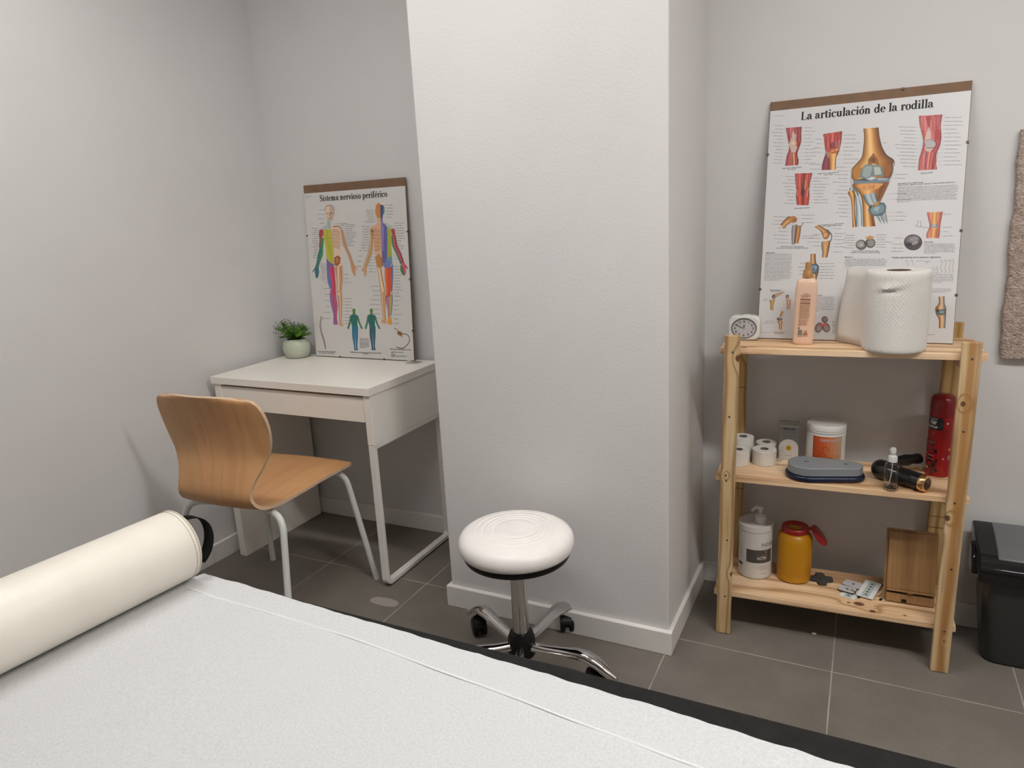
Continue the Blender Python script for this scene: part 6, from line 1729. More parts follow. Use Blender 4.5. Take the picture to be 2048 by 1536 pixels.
# finer rows along the fold so that the ridge reads
o = MB().grid(rows).build('paper_sheet', tp.m, smooth=60)
sf = MB()
fpts = [(-1.30, .866), (-1.192, .856), (-1.10, .850), (-1.015, .849), (-.90, .846), (-.77, .842), (-.62, .827), (-.461, .812), (-.318, .796), (-.155, .779), (0, .762), (.3, .73)]
fr_ = []
for a, b in zip(fpts, fpts[1:]):
    for k in range(4): fr_.append((a[0]+(b[0]-a[0])*k/4, a[1]+(b[1]-a[1])*k/4+R.uniform(-.0006, .0006)))
sf.grid([[(x, y-.0022, BZ+.0028), (x, y-.0004, BZ+.0042), (x, y+.0006, BZ+.0042), (x, y+.0020, BZ+.0028)] for x, y in fr_ if x > -1.2])
sf.build('fold_ridge', plain('crease_highlight', (.80, .80, .80), .8, var=.01), o)  # raised fold; its highlight is painted in with a brighter paper colour
tag(o, 'white disposable paper sheet spread over the massage table', 'paper sheet')

tb = NT('cream_vinyl', .42); c = tb.coord(); tb.col(tb.ramp(tb.noise(c, 7, 3), [(.3, (.78, .72, .635)), (.7, (.84, .79, .71))])); b1 = tb.noise(tb.coord((18, 3, 18)), 1, 3, .6, 1.5); tb.bump(tb.mth('ADD', b1, tb.mth('MULTIPLY', tb.noise(c, 500, 2), .12)), .25, .003)
BR = .0735
t = thing('bolster', 'cream vinyl roll bolster with black strap lying across the massage table', 'bolster', (-1.238, .894, BZ+BR+.0042), (0, 0, math.radians(-5.09)))
pf = [(0, 0), (.052, .0), (.063, .001), (.0685, .004), (.0722, .010), (BR, .020)]
pr = [(r, -z) for r, z in pf]+[(BR, -.20), (BR*.997, -.34), (BR, -.5), (BR, -.6), (BR-.004, -.612), (.06, -.618), (0, -.618)]
mb = MB()
rows = []
for (r, y) in pr:
    rows.append([(r*math.cos(2*pi*k/64), y, r*math.sin(2*pi*k/64)) for k in range(64)])
mb.grid(rows, closed_u=True); mb.build('cover', tb.m, t, smooth=50)
M_pip = plain('cream_piping', (.63, .57, .47), .4)
for yy, rr in ((-.0095, .0724),):
    MB().tube([(rr*math.cos(2*pi*k/72), yy, rr*math.sin(2*pi*k/72)) for k in range(72)], .0018, 8, closed=True).build('piping', M_pip, t, smooth=60)
st = MB(); M_stitch = plain('brown_stitching', (.22, .15, .09), .8)
for k in range(84):
    a = 2*pi*k/84; a2 = a+2*pi/84*.6; st.tube([((BR+.0002)*math.cos(q), -.0185, (BR+.0002)*math.sin(q)) for q in (a, a2)], .0005, 5)
st.build('stitching', M_stitch, t)
M_strap = plain('black_webbing', (.006, .006, .006), .8, bump=.4, bscale=500, Specular_IOR_Level=.15)
sp_ = bezier((.020, .0, .058), (.046, .046, .066), (.056, .038, -.004), (.048, .002, -.034), 16)
rows = []
for i, p in enumerate(sp_):
    tw = .25+.5*math.sin(i/16*pi); wv = Vector((math.cos(tw), 0.25, -math.sin(tw)*.4)).normalized()*.011
    rows.append([tuple(p-wv), tuple(p+wv)])
rb = MB().grid(rows).build('strap', M_strap, t, smooth=70); sd = rb.modifiers.new('solid', 'SOLIDIFY'); sd.thickness = .0016
# ================================================================= pine shelf
RX, RY, RA = -.361, 2.014, math.radians(2.85)
S1, S2, S3 = .899, .514, .138
rack = thing('shelving_unit', 'low untreated pine shelving unit with three boards standing against the back wall', 'shelf', (RX, RY, 0), (0, 0, RA))
def rk(wx, wy):                                  # world to rack plan
    dx, dy = wx-RX, wy-RY; c, s = math.cos(RA), math.sin(RA); return dx*c+dy*s, -dx*s+dy*c
M_screw = plain('zinc_screw', (.16, .14, .12), .45, .8)
def leg(cx, cy, w, d, h, mat, tilt=0, screws=True):
    o = MB().box(-w/2, w/2, -d/2, d/2, -h/2, h/2).build('leg', mat, rack, loc=(cx, cy, h/2+.0015), rot=(0, tilt, 0), bevel=.0012, seg=2)
    if screws:
        for zz, dx in ((S1-.010, .002), (S2-.010, -.004), (S3-.010, .003), (.70, -.001), (.315, .004)):
            MB().lathe([(0, 0), (.0026, 0), (.0030, .0007), (0, .0009)], 10).build('screw', M_screw, o, loc=(dx, -d/2-.0002, zz-h/2), rot=(pi/2, 0, 0))
    return o
z0 = .4675
mL = pine('pine_leg', 2, .042, 2, [(.872-z0, .017, .0095, 1.2), (.205-z0, .019, .006, .8), (.52-z0, -.006, .004, 1.6)], K=1.2)
mR = pine('pine_leg_dark', 2, .042, 7, [(.775-z0, -.008, .0075, 1.6), (.462-z0, -.017, .0090, 1.3), (.10-z0, .004, .003, 2.2)], stripe=(.001, .017), K=.9)
mBL = pine('pine_back_leg', 2, .042, 11, [(.85-z0, .016, .010, 1.2)], K=1.3, base=('b8935c', 'caa870', 'd8bb88'))
mBR = pine('pine_back_leg', 2, .042, 5, [], K=1.5, base=('b8935c', 'c9a66e', 'd8bb88'))
leg(.0275, .009, .041, .018, .935, mL, math.radians(.55))
leg(.604, .009, .043, .018, .930, mR)
leg(.029, .2575, .042, .018, .935, mBL, screws=False)
leg(.600, .2575, .042, .018, .940, mBR, screws=False)
for xx, zs in ((.029, (.727, .385)), (.600, (.36, .325))):
    for zz in zs: MB().box(-.0205, .0205, -.0006, .0, -.0009, .0009).build('joint_line', plain('pine_joint', (.16, .09, .04), .8), rack, loc=(xx, .2484, zz))
for (zt, xa, xb, seed, kn) in ((S1, -.002, .643, 3, [(-.26, -.10, .010, .5)]), (S2, -.009, .637, 9, [(.20, -.09, .007, .5)]),
                               (S3, -.008, .636, 14, [(.084, -.070, .015, 1.0), (.056, -.072, .005, .6), (.118, -.100, .009, .7), (.20, -.096, .004, .4)])):
    L = xb-xa; cx = (xa+xb)/2
    MB().box(-L/2, L/2, -.1145, .1145, -.0085, .0085).build('shelf_board', pine('pine_board', 0, .23, seed, [(a, b, r, k) for a, b, r, k in kn], K=3.2, base=('dcb48a', 'ebc9a2', 'f2d8b8'), dark='94622c'), rack, loc=(cx, .1330, zt-.0085), bevel=.0015)
# cross battens under the boards, between front and back legs
mcb = pine('pine_batten', 0, .03, 21, [], K=1)
for zt in (S1, S2, S3):
    for xx in (.0285, .602):
        MB().box(-.0135, .0135, -.1145, .1145, -.014, .014).build('batten', mcb, rack, loc=(xx, .133, zt-.0175-.0142), bevel=.001)

# ----------------------------------------------------------------- clock
M_wpl = plain('glossy_white_plastic', (.68, .69, .66), .22, var=.01)
M_dial = plain('clock_dial_grey', (.5, .5, .52), .4)
M_ring = plain('clock_ring_grey', (.12, .13, .125), .3)
t = thing('alarm_clock', 'small square white alarm clock at the left end of the top shelf', 'clock', (-.3195, 2.170, S1+.0008), (0, 0, math.radians(3)))
W_, H_ = .088, .072
o = MB().prism(rrect(W_, H_, .020, 8), -.018, .018).build('case', M_wpl, t, loc=(0, 0, H_/2), rot=(pi/2, 0, 0), bevel=.004, seg=3, smooth=35)
MB().prism([(.036*math.cos(2*pi*k/48), .0305*math.sin(2*pi*k/48)) for k in range(48)], 0, .0012).build('bezel', M_ring, t, loc=(0, -.0184, H_/2), rot=(pi/2, 0, 0))
p = Print(lambda x, z, d: (x, -.0200-d, z), eps=.00008)
cz = H_/2-.001
p.ell(0, cz, .0325, .0265, 'b4b3b8', 1, 40)
for k in range(1, 13):
    a = math.radians(90-30*k); p.text(str(k), .0255*math.cos(a), cz+.0205*math.sin(a)-.0022, .0056, '050506', 2, bold=.05, align='c')
def hand(ang, ln, w): a = math.radians(90-ang); p.stroke([(-.003*math.cos(a), cz-.003*math.sin(a)), (ln*math.cos(a), cz+ln*.85*math.sin(a))], w, '0a0a0a', 4)
hand(300, .022, .0022); hand(3, .014, .0026); p.ell(0, cz, .0022, .0022, 'a8a4a4', 5)
p.build('dial', vcol('dial_print'), t)
MB().box(-.010, .010, -.006, .006, 0, .003).build('button', M_wpl, t, loc=(.006, 0, H_-.0005), bevel=.001)

# ----------------------------------------------------------------- lotion spray bottle
M_lot = plain('peach_plastic', (.74, .50, .365), .32, var=.02)
M_gold = plain('matte_gold_plastic', (.50, .27, .10), .32, .35, var=.03)
t = thing('lotion_bottle', 'tall flat peach bottle with gold pump cap in front of the knee poster', 'bottle', (-.1545, 2.128, S1+.0006), (0, math.radians(1.5), math.radians(3)))
pf = [(0, 0), (.82, 0), (.93, .002), (.98, .008), (1, .03), (1.05, .10), (1.07, .135), (1.05, .158), (.98, .173), (.80, .182), (.45, .186), (.30, .188), (0, .188)]
MB().lathe([(r*.027, z) for r, z in pf], 56, sy=.62, expo=4.2).build('body', M_lot, t, smooth=40)
cp = MB(); cp.lathe([(0, .186), (.0128, .186), (.0128, .190), (.0118, .203), (.0112, .204), (.0112, .207), (0, .207)], 28); cp.lathe([(0, .206), (.0078, .206), (.0078, .222), (.0060, .228), (0, .229)], 24)
cp.box(-.0075, .0095, -.005, .005, .2215, .2275); cp.build('pump_cap', M_gold, t, smooth=35)
p = Print(lambda x, z, d: (x, -.01845-d, z), eps=.00008); br = '9a5a3a'
p.words(-.006, .142, .006, .142, .0028, br, 3)
R = random.Random(2)
for z in (.1385, .136, .1335): p.words(-.0125, z, .0125 if z > .134 else .005, z, .0018, br, int(z*9000))
p.rect(-.0135, .1265, .0125, .1300, br); p.rect(-.0135, .1158, .0125, .1180, br)
for i in range(3): p.words(-.0135, .1235-i*.0026, .0120, .1235-i*.0026, .0019, br, 30+i)
for i in range(16): p.words(-.014, .1128-i*.0026, .0115+.001*math.sin(i*7), .1128-i*.0026, .0020, 'a86a4a', 50+i)
for i in range(6): p.words(-.0145, .0695-i*.0026, .009-.005*(i == 3), .0695-i*.0026, .0019, 'a86a4a', 80+i)
p.stroke([(-.0145, .054), (-.012, .0565), (-.010, .054)], .0012, br); p.ell(-.0125, .0475, .0026, .0022, '5a3220'); p.ell(-.0125, .0475, .0012, .0010, 'c08a68', 2)
p.rect(-.014, .0245, -.003, .043, 'b9ab9c'); 
for i in range(12): p.rect(-.0135+i*.00088, .027, -.0135+i*.00088+(.0006 if i % 3 else .0003), .042, '3c4442', 2)
p.text('12M', -.0005, .0375, .0035, br, 1); p.ell(.0075, .0392, .0023, .0023, br); p.ell(.0075, .0392, .0015, .0015, 'd8a888', 2)
p.poly([(-.0005, .030), (.0015, .0345), (.0055, .0362), (.0095, .0345), (.0115, .030)], br); p.ell(.0050, .0325, .0012, .0012, 'd8a888', 2)
p.text('400ml', .0055, .0248, .0032, br, 1, align='c', bold=.02)
p.build('label', vcol('lotion_print'), t)

# ----------------------------------------------------------------- paper towel roll
def towel():
    t = NT('embossed_towel', .9); sp = t.n('SeparateXYZ', {0: t.n('TexCoord').outputs['Object']}); th = t.mth('MULTIPLY', t.mth('ARCTAN2', sp.outputs[1], sp.outputs[0]), .084)
    hs = []
    for s in (1, -1):
        u = t.mth('MULTIPLY', t.mth('ADD', th, t.mth('MULTIPLY', sp.outputs[2], s)), 2*pi/.020)
        hs.append(t.mth('POWER', t.mth('ABSOLUTE', t.mth('SINE', u)), .35))
    dash = t.mth('GREATER_THAN', t.mth('SINE', t.mth('MULTIPLY', th, 2*pi/.0285)), -.3)
    h = t.mth('MULTIPLY', t.mth('MINIMUM', hs[0], hs[1]), 1.0); h = t.mth('ADD', h, t.mth('MULTIPLY', t.noise(t.coord(), 500, 2), .35))
    t.col(t.ramp(t.noise(t.coord(), 6, 3), [(.3, (.70, .68, .64)), (.7, (.74, .72, .68))])); t.bump(h, .6, .0016); return t.m
M_tow = towel(); M_core = plain('cardboard_core', (.30, .20, .13), .8)
t = thing('paper_towel_roll', 'large white paper towel roll standing on the top shelf', 'paper roll', (.0705, 2.0925, S1+.0006))
rr = .0765; rows = []
prof = [(.028, .0), (.060, .0), (rr-.004, .0), (rr-.001, .003), (rr, .010)]+[(rr, .01+.185*k/26) for k in range(1, 27)]+[(rr-.0005, .203), (rr-.0045, .2085), (rr-.012, .209), (.05, .2085), (.0285, .2075), (.0275, .16), (.0275, .02)]
for (r, z) in prof:
    row = []
    for k in range(112):
        a = 2*pi*k/112; da = (a-math.radians(258)+pi) % (2*pi)-pi; q = 0
        if r > .07 and z > .1:                       # crumpled lip of paper below the top edge
            s_ = da*rr; zz = z-(.170+.10*s_)
            q = .0070*math.exp(-((s_+.004)/.026)**2)*math.exp(-(zz/.0055)**2)-.0048*math.exp(-((s_)/.030)**2)*math.exp(-((zz+.010)/.005)**2)+.0015*math.exp(-((s_-.03)/.02)**2)*math.exp(-((zz-.012)/.006)**2)
        w_ = .0006*math.sin(3*a+20*z)+.0004*math.sin(7*a-31*z)
        row.append(((r+q+(w_ if r > .07 else 0))*math.cos(a), (r+q+(w_ if r > .07 else 0))*math.sin(a), z))
    rows.append(row)
mb = MB(); mb.grid(rows[:-1], 0, closed_u=True); mb.cur = 1; mb.grid(rows[-3:], 1, closed_u=True)
mb.build('roll', [M_tow, M_core], t, smooth=60)
rows = []
for i in range(15):
    u = i/14; row = []
    for j in range(9):
        v = j/8; xe = -.1255-.016*(1-v)-.003*math.sin(v*5)
        x = -.0730+(xe+.0730)*u; y = .012+.080*u**.8+.004*math.sin(u*6)*u
        row.append((x, y, .001+.2055*v))
    rows.append(row)
fl = MB().grid(rows).build('loose_sheet', plain('towel_paper', (.70, .665, .62), .9, var=.02, bump=.2, bscale=200), t, smooth=60)
sd = fl.modifiers.new('s', 'SOLIDIFY'); sd.thickness = .0006

# ----------------------------------------------------------------- tape rolls
M_tape = plain('white_tape', (.68, .655, .60), .6, var=.04, scale=30); M_side = plain('tape_side', (.72, .70, .68), .6); M_hole = plain('tape_core', (.16, .14, .13), .6)
def tape(loc, r, h, label, rc=.0125):
    t = thing('tape_roll', label, 'tape', loc, group='rolls of white sports tape on the middle shelf')
    MB().lathe([(rc, 0), (r-.001, 0), (r, .001), (r, h-.001), (r-.001, h), (rc, h)], 48).build('tape', M_tape, t, smooth=40)
    MB().lathe([(rc, .0), (rc, h+.0003), (rc-.0018, h+.0003), (rc-.0018, 0)], 28).build('core', M_hole, t, smooth=40)
    MB().lathe([(0, h*.45), (rc-.002, h*.45)], 20).build('core_disc', M_hole, t)
    return t
tz = S2+.0005
tape((-.3215, 2.213, tz), .0325, .068, 'tall white roll of tape half hidden behind the left front leg of the shelf')
tape((-.3235, 2.146, tz), .0325, .047, 'short white tape roll at the front, cut off by the left leg of the shelf')
tape((-.2525, 2.176, tz), .0350, .046, 'short white tape roll, right front one of the group on the middle shelf')
tape((-.2560, 2.2475, tz), .0310, .045, 'short white tape roll standing behind another short roll on the middle shelf')

# ----------------------------------------------------------------- clear strip
M_clear = NT('clear_plastic', .12, color=(.86, .86, .85), Transmission_Weight=.9, IOR=1.3).m
o = MB().box(-.0055, .0055, -.0005, .0005, 0, .047).build('plastic_strip', M_clear, None, loc=(-.210, 2.200, S2+.0005), rot=(math.radians(-16), math.radians(10), math.radians(15)))
tag(o, 'thin clear plastic strip leaning between tape roll and grey box', 'plastic strip')

# ----------------------------------------------------------------- card box "about"
t = thing('card_packet', 'small upright grey and white box with a yellow dot on the middle shelf', 'box', (-.1885, 2.236, S2+.0006), (0, 0, math.radians(3)))
M_bgrey = plain('grey_card', (.155, .150, .14), .35, var=.03)
MB().box(-.0285, .0285, -.009, .009, 0, .121).build('carton', M_bgrey, t, bevel=.0006)
p = Print(lambda x, z, d: (x, -.00915-d, z), eps=.00008)
arch = [(-.0280, .0005), (.0280, .0005)]+[(.0280*math.cos(math.radians(a)), .038+.0280*math.sin(math.radians(a))) for a in range(0, 181, 10)]
p.poly(arch, 'c9c2bb'); p.rect(-.0285, .109, .0285, .121, '6b675c'); p.rect(-.0285, .1065, .0285, .1085, 'a09c92')
p.text('about', 0, .0965, .0075, '17140f', 3, width=.034, bold=.03, align='c'); p.words(-.018, .0880, .018, .0880, .0022, '3a3733', 4); p.words(-.018, .078, .010, .078, .0018, '4a4743', 5); p.words(-.018, .074, .012, .074, .0018, '4a4743', 6)
p.ell(0, .038, .0085, .0085, 'c8a83a', 2, 28); p.ell(0, .038, .0072, .0072, 'b48c10', 3, 28); p.words(-.004, .0395, .004, .0395, .0024, '5a3c08', 4, 4); p.words(-.005, .034, .005, .034, .0014, '7a5a10', 9, 4)
p.words(-.010, .0130, .010, .0130, .0022, '4a3024', 12, 3)
p.build('print', vcol('packet_print'), t)

# ----------------------------------------------------------------- cream jar
M_jar = plain('white_hdpe', (.66, .65, .62), .38, var=.015)
t = thing('cream_jar', 'large white cream jar with orange label at the back of the middle shelf', 'jar', (-.0845, 2.232, S2+.0006))
JR = .0540
MB().lathe([(0, 0), (JR-.003, 0), (JR, .003), (JR, .102), (JR-.002, .104), (JR-.004, .105), (0, .105)], 56).build('jar_body', M_jar, t, smooth=40)
MB().lathe([(0, .1055), (JR-.001, .1055), (JR+.0005, .107), (JR+.0005, .111), (JR-.0005, .1115), (JR-.0005, .113), (JR+.0008, .1135), (JR+.0008, .126), (JR-.001, .129), (JR-.006, .1300), (0, .1300)], 56).build('lid', M_jar, t, smooth=35)
p = Print(cylfn(JR, math.radians(-84)), eps=.00008)
x0, x1 = -.041, .046; cols = ['a83a0c', 'b84410', 'bd4c14', 'c0541c', 'c2602c', 'c4703e', 'c47c50', 'c08a62', 'bd9270', 'b99878']
for i, c in enumerate(cols): p.rect(x0+(x1-x0)*i/10, .002, x0+(x1-x0)*(i+1)/10, .0985, c, 1, 2)
p.text('CREMA NEUTRA', -.019, .0835, .0085, '8a5a72', 2, width=.062, bold=.05); p.text('CREMA NEUTRA', -.0196, .0839, .0085, 'e6cabc', 3, width=.062)
p.rect(-.026, .002, .036, .0195, '1c1420', 2, 10); p.words(.002, .008, .028, .008, .006, 'd8d0dc', 3, 3)
dk = '7c2c08'
arc = [(-.003+.0095*math.cos(math.radians(a)), .0585+.0085*math.sin(math.radians(a))) for a in range(200, -60, -20)]; p.stroke(arc, .0016, dk, 3)
p.stroke([(-.025, .030), (-.021, .044), (-.014, .049), (-.008, .049)], .0014, dk, 3); p.stroke([(-.004, .045), (.001, .036), (.008, .0335), (.016, .036)], .0014, dk, 3)
p.stroke([(-.030, .0255), (-.018, .0270), (-.010, .0285), (-.004, .026)], .0015, dk, 3); p.stroke([(.004, .0285), (.014, .0325), (.024, .031), (.032, .027)], .0014, dk, 3); p.stroke([(.027, .034), (.031, .0405), (.035, .040), (.036, .034)], .0014, dk, 3)
p.build('label', vcol('jar_label', .35), t)

# ----------------------------------------------------------------- grey case with navy rim
def hull2(c1, r1, c2, r2, grow=0, n=22):
    r1 += grow; r2 += grow; dx, dy = c2[0]-c1[0], c2[1]-c1[1]; D = math.hypot(dx, dy); a = math.atan2(dy, dx); b = math.acos((r1-r2)/D); o = []
    for k in range(n+1):
        q = a+b+(2*pi-2*b)*k/n; o.append((c1[0]+r1*math.cos(q), c1[1]+r1*math.sin(q)))
    for k in range(n+1):
        q = a-b+2*b*k/n; o.append((c2[0]+r2*math.cos(q), c2[1]+r2*math.sin(q)))
    return o
M_navy = plain('navy_plastic', (.006, .010, .035), .3); M_cgrey = plain('grey_case_plastic', (.215, .235, .25), .45, var=.02)
cc = (-.1245, 2.104); t = thing('storage_case', 'flat grey pear-shaped case with dark navy rim at the front of the middle shelf', 'case', (cc[0], cc[1], S2+.0006), (0, 0, math.radians(5)))
c1, c2 = (0, 0), (.112, .006)
MB().prism(hull2(c1, .0600, c2, .0400), 0, .0165).build('rim', M_navy, t, bevel=.006, seg=4, smooth=35)
MB().prism(hull2(c1, .0600, c2, .0400, -.0065), .0168, .0420).build('shell', M_cgrey, t, bevel=.0025, seg=3, smooth=35)
for q in ((-.005, .004), (.100, .006)):
    MB().lathe([(0, 0), (.0030, 0), (.0030, .0008), (0, .0008)], 14).build('button', M_black, t, loc=(q[0], q[1], .0421))
    MB().lathe([(0, 0), (.0018, 0), (.0018, .0008), (0, .0008)], 14).build('button', M_black, t, loc=(q[0]+.006, q[1], .0421))

# ----------------------------------------------------------------- black massager
M_gl = plain('gloss_black', (.008, .008, .009), .12, var=0); M_rg = plain('rose_gold', (.78, .46, .22), .16, 1.0, var=.02)
t = thing('massager', 'black handheld massager with gold ring lying on the middle shelf', 'massager', (.066, 2.146, S2+.0006))
A = Vector((0, 0, .0285)); Bq = Vector((.1035, -.066, .0240)); ax = (Bq-A).normalized()
def P_(s): return A+(Bq-A)*s
r_, pth = [], []
for k in range(10):
    q = k/9*pi/2; pth.append(A-ax*(.026*math.cos(q))); r_.append(max(.001, .0275*math.sin(q)))
for s, r in ((.1, .0275), (.3, .0260), (.5, .0240), (.75, .0232), (.92, .0230)): pth.append(P_(s)); r_.append(r)
MB().tube(pth, r_, 32).build('body', M_gl, t, smooth=50)
MB().tube([P_(.925), P_(.93), P_(.955), P_(1.03), P_(1.055), P_(1.06)], [.0225, .0236, .0240, .0240, .0226, .0190], 36).build('gold_ring', M_rg, t, smooth=40)
MB().tube([P_(1.0605), P_(1.068)], [.0168, .0160], 30).build('end_cap', M_gl, t, smooth=40)
mb = MB(); hp = [(.020, .030, .034), (.036, .052, .036), (.052, .064, .037), (.064, .076, .036), (.078, .086, .037), (.090, .097, .036), (.100, .103, .036), (.106, .107, .036)]
mb.tube(hp, [.010, .0165, .015, .0175, .0135, .0155, .0140, .003], 18); mb.build('handle', M_black, t, smooth=60)

# ----------------------------------------------------------------- clear spray bottle
M_cl = NT('clear_pet', .04, color=(.97, .97, .97), Transmission_Weight=1.0, IOR=1.25).m
t = thing('spray_bottle', 'small clear spray bottle standing before the black massager', 'bottle', (.0895, 2.0695, S2+.0006))
MB().lathe([(0, .0), (.0165, 0), (.0178, .002), (.0180, .006), (.0180, .066), (.0172, .072), (.0135, .078), (.010, .080), (.0090, .080), (.0125, .0770), (.0163, .071), (.0171, .066), (.0171, .006), (.0160, .0028), (0, .0028)], 40).build('bottle_body', M_cl, t, smooth=40)
MB().lathe([(0, .0032), (.0165, .0032), (.0168, .010), (0, .010)], 32).build('liquid', NT('liquid', .02, color=(.95, .96, .96), Transmission_Weight=1.0, IOR=1.33).m, t, smooth=40)
M_spw = plain('translucent_white_plastic', (.62, .62, .61), .3)
mb = MB(); mb.lathe([(0, .0805), (.0118, .0805), (.0118, .094), (.0105, .097), (.0085, .098), (0, .098)], 28); mb.lathe([(0, .098), (.0052, .098), (.0052, .103), (.0072, .104), (.0072, .116), (.006, .119), (0, .119)], 24); mb.box(-.0095, 0, -.0022, .0022, .110, .1145); mb.build('spray_head', M_spw, t, smooth=35)
MB().tube(bezier((0, 0, .080), (.001, 0, .06), (-.001, 0, .03), (-.006, 0, .012), 10), .0013, 8).build('dip_tube', M_spw, t, smooth=60)

# ----------------------------------------------------------------- red aerosol
M_red = plain('red_can_metal', (.30, .010, .010), .25, .2, var=.02); M_redcap = plain('red_cap', (.20, .006, .008), .3)
t = thing('aerosol_can', 'tall red air freshener can behind the right leg of the shelf', 'spray can', (.2110, 2.236, S2+.0006))
CR = .0330
MB().lathe([(0, 0), (CR-.002, 0), (CR, .002), (CR, .004), (CR-.001, .005), (CR-.001, .175), (0, .175)], 48).build('can_body', M_red, t, smooth=40)
MB().lathe([(0, .1755), (CR, .1755), (CR, .212), (CR-.002, .224), (CR-.007, .231), (CR-.013, .2335), (0, .2345)], 48).build('cap', M_redcap, t, smooth=40)
p = Print(cylfn(CR-.001, math.radians(-128), gap=.0003), eps=.00008)
n = 8
for i, c in enumerate(['0a0c14']*4+['0c0a12']*3): p.rect(-.026+i*.0065, .137, -.026+(i+1)*.0065, .172, c, 1)
p.poly([(.0195, .137), (.022, .142), (.0225, .166), (.0195, .172)], '0c0a12')
p.text('Air', -.014, .153, .012, 'd8dce0', 2, bold=.03, width=.020); p.text('Freshener', -.024, .1425, .0075, 'd8dce0', 2, bold=.02, width=.034); p.words(-.012, .167, .006, .167, .003, 'd8dce0', 4, 2)
p.stroke([(.014, .145), (.018, .151), (.018, .158), (.014, .160)], .0014, '5a7048', 2)
R = random.Random(9)
for i in range(46):
    x, z = R.uniform(-.026, .014), R.uniform(.012, .128); c = R.choice(['120406', '2a0508', '4a080c', '7a1010', 'a01c14', '1a0608', '5c0c10']); r = R.uniform(.003, .008)
    p.poly([(x+r*R.uniform(.7, 1.1)*math.cos(k*pi/4), z+r*R.uniform(.7, 1.1)*math.sin(k*pi/4)) for k in range(8)], c, 1+i % 3)
for k in range(7): a = k*.9; p.stroke([(-.004, .126), (-.004+.010*math.cos(a), .126+.008*math.sin(a))], .0013, 'c83018', 5)
p.words(-.014, .098, .004, .098, .0035, 'd8a8a0', 31, 5); p.words(-.012, .060, .006, .060, .003, 'd0a8a0', 33, 5); p.words(-.012, .050, .004, .050, .002, 'd0a8a0', 34, 5); p.rect(-.016, .020, -.009, .026, 'd0a8a0', 5)
p.ell(.032, .158, .0042, .0042, '3a3030', 2); p.poly([(.029, .157), (.0345, .155), (.0355, .160), (.031, .1615)], 'c8c4bc', 3)
p.ell(.029, .055, .0026, .0026, 'c88c84', 2); p.ell(.044, .082, .004, .004, 'c86a18', 2); p.poly([(.040, .058), (.0445, .065), (.049, .058), (.0445, .051)], 'd8b0a8', 2); p.poly([(.0415, .058), (.0445, .0625), (.0475, .058), (.0445, .0535)], '1a1010', 3)
for i in range(9): p.words(.022, .142-i*.0036, .040, .142-i*.0036, .0016, '7a1414', 60+i)
p.build('label', vcol('can_label', .3), t)

# ================================================================= bottom shelf
t = thing('pump_tub', 'tall white tub with pump dispenser and grey label at the left of the bottom shelf', 'pump bottle', (-.2705, 2.180, S3+.0006))
PR = .0505
MB().lathe([(0, 0), (PR-.004, 0), (PR-.001, .003), (PR, .010), (PR, .158), (0, .158)], 56).build('tub', M_jar, t, smooth=40)
MB().lathe([(0, .1585), (PR, .1585), (PR+.0015, .160), (PR+.0015, .178), (PR-.0005, .1795), (PR-.003, .1790), (PR-.004, .1765), (0, .1765)], 56).build('lid', M_jar, t, smooth=35)
pu = MB(); cxp = .012
pu.lathe([(0, .1768), (.0165, .1768), (.0165, .198), (.0155, .201), (0, .201)], 28, (cxp, 0, 0)); pu.lathe([(0, .201), (.0125, .201), (.0118, .207), (0, .208)], 24, (cxp, 0, 0)); pu.lathe([(0, .207), (.0055, .207), (.0050, .223), (0, .223)], 16, (cxp, 0, 0))
pu.box(cxp-.009, cxp+.009, -.008, .008, .222, .230); pu.box(cxp-.014, cxp-.009, -.004, .004, .2225, .233); pu.tube([(cxp-.006, 0, .226), (cxp-.018, -.002, .222), (cxp-.026, -.004, .212)], [.0055, .005, .0042], 12)
pu.build('pump', M_jar, t, smooth=40)
p = Print(cylfn(PR, math.radians(-76)), eps=.00008)
p.rect(-.033, .058, .052, .102, '4a4340', 1, 12); p.poly([(.022, .1021), (.035, .1021), (.0285, .090)], 'b9ada2', 2)
p.text('INDIBA', .012, .113, .0125, '3c302c', 2, width=.052, bold=-.004); p.text('ACTIV', .000, .070, .0095, 'cfc7be', 2, width=.031, bold=.03); p.words(.014, .083, .034, .083, .0026, '9a9088', 3, 2); p.words(.014, .106, .036, .106, .002, '8a7c74', 5)
for i, (a, b, z) in enumerate(((.010, .034, .046), (.000, .036, .041), (.010, .034, .036), (.012, .034, .020))): p.words(a, z, b, z, .0021, '8a6e66', 20+i)
p.rect(-.070, .040, -.047, .049, '1c1816', 1, 5)
for i in range(9): p.words(-.068, .115-i*.006, -.046, .115-i*.006, .002, '9a8f86', 40+i)
for i in range(3): p.words(-.068, .034-i*.006, -.050, .034-i*.006, .003, '8a7f76', 70+i)
p.build('label', vcol('tub_label', .4), t)

M_yel = plain('yellow_plastic', (.50, .225, .003), .35, var=.03); M_rlid = plain('red_plastic', (.34, .010, .009), .3, var=.03)
t = thing('sharps_container', 'yellow sharps container with red lid flipped open beside the pump tub', 'container', (-.1555, 2.192, S3+.0006))
YR = .0515
MB().lathe([(0, 0), (YR-.008, 0), (YR-.002, .004), (YR-.001, .012), (YR-.0025, .020), (YR-.001, .024), (YR, .06), (YR, .135), (YR-.003, .147), (YR-.009, .155), (YR-.013, .158), (.018, .158), (0, .150)], 56).build('body', M_yel, t, smooth=40)
MB().lathe([(YR-.0125, .1582), (YR-.0120, .160), (YR-.011, .172), (YR-.013, .175), (YR-.016, .1735), (.018, .171), (.014, .166), (.0, .165)], 48).build('lid_ring', M_rlid, t, smooth=35)
op = [(.017*math.cos(a), .010*math.sin(a)) for a in [k*pi/9 for k in range(18)]]
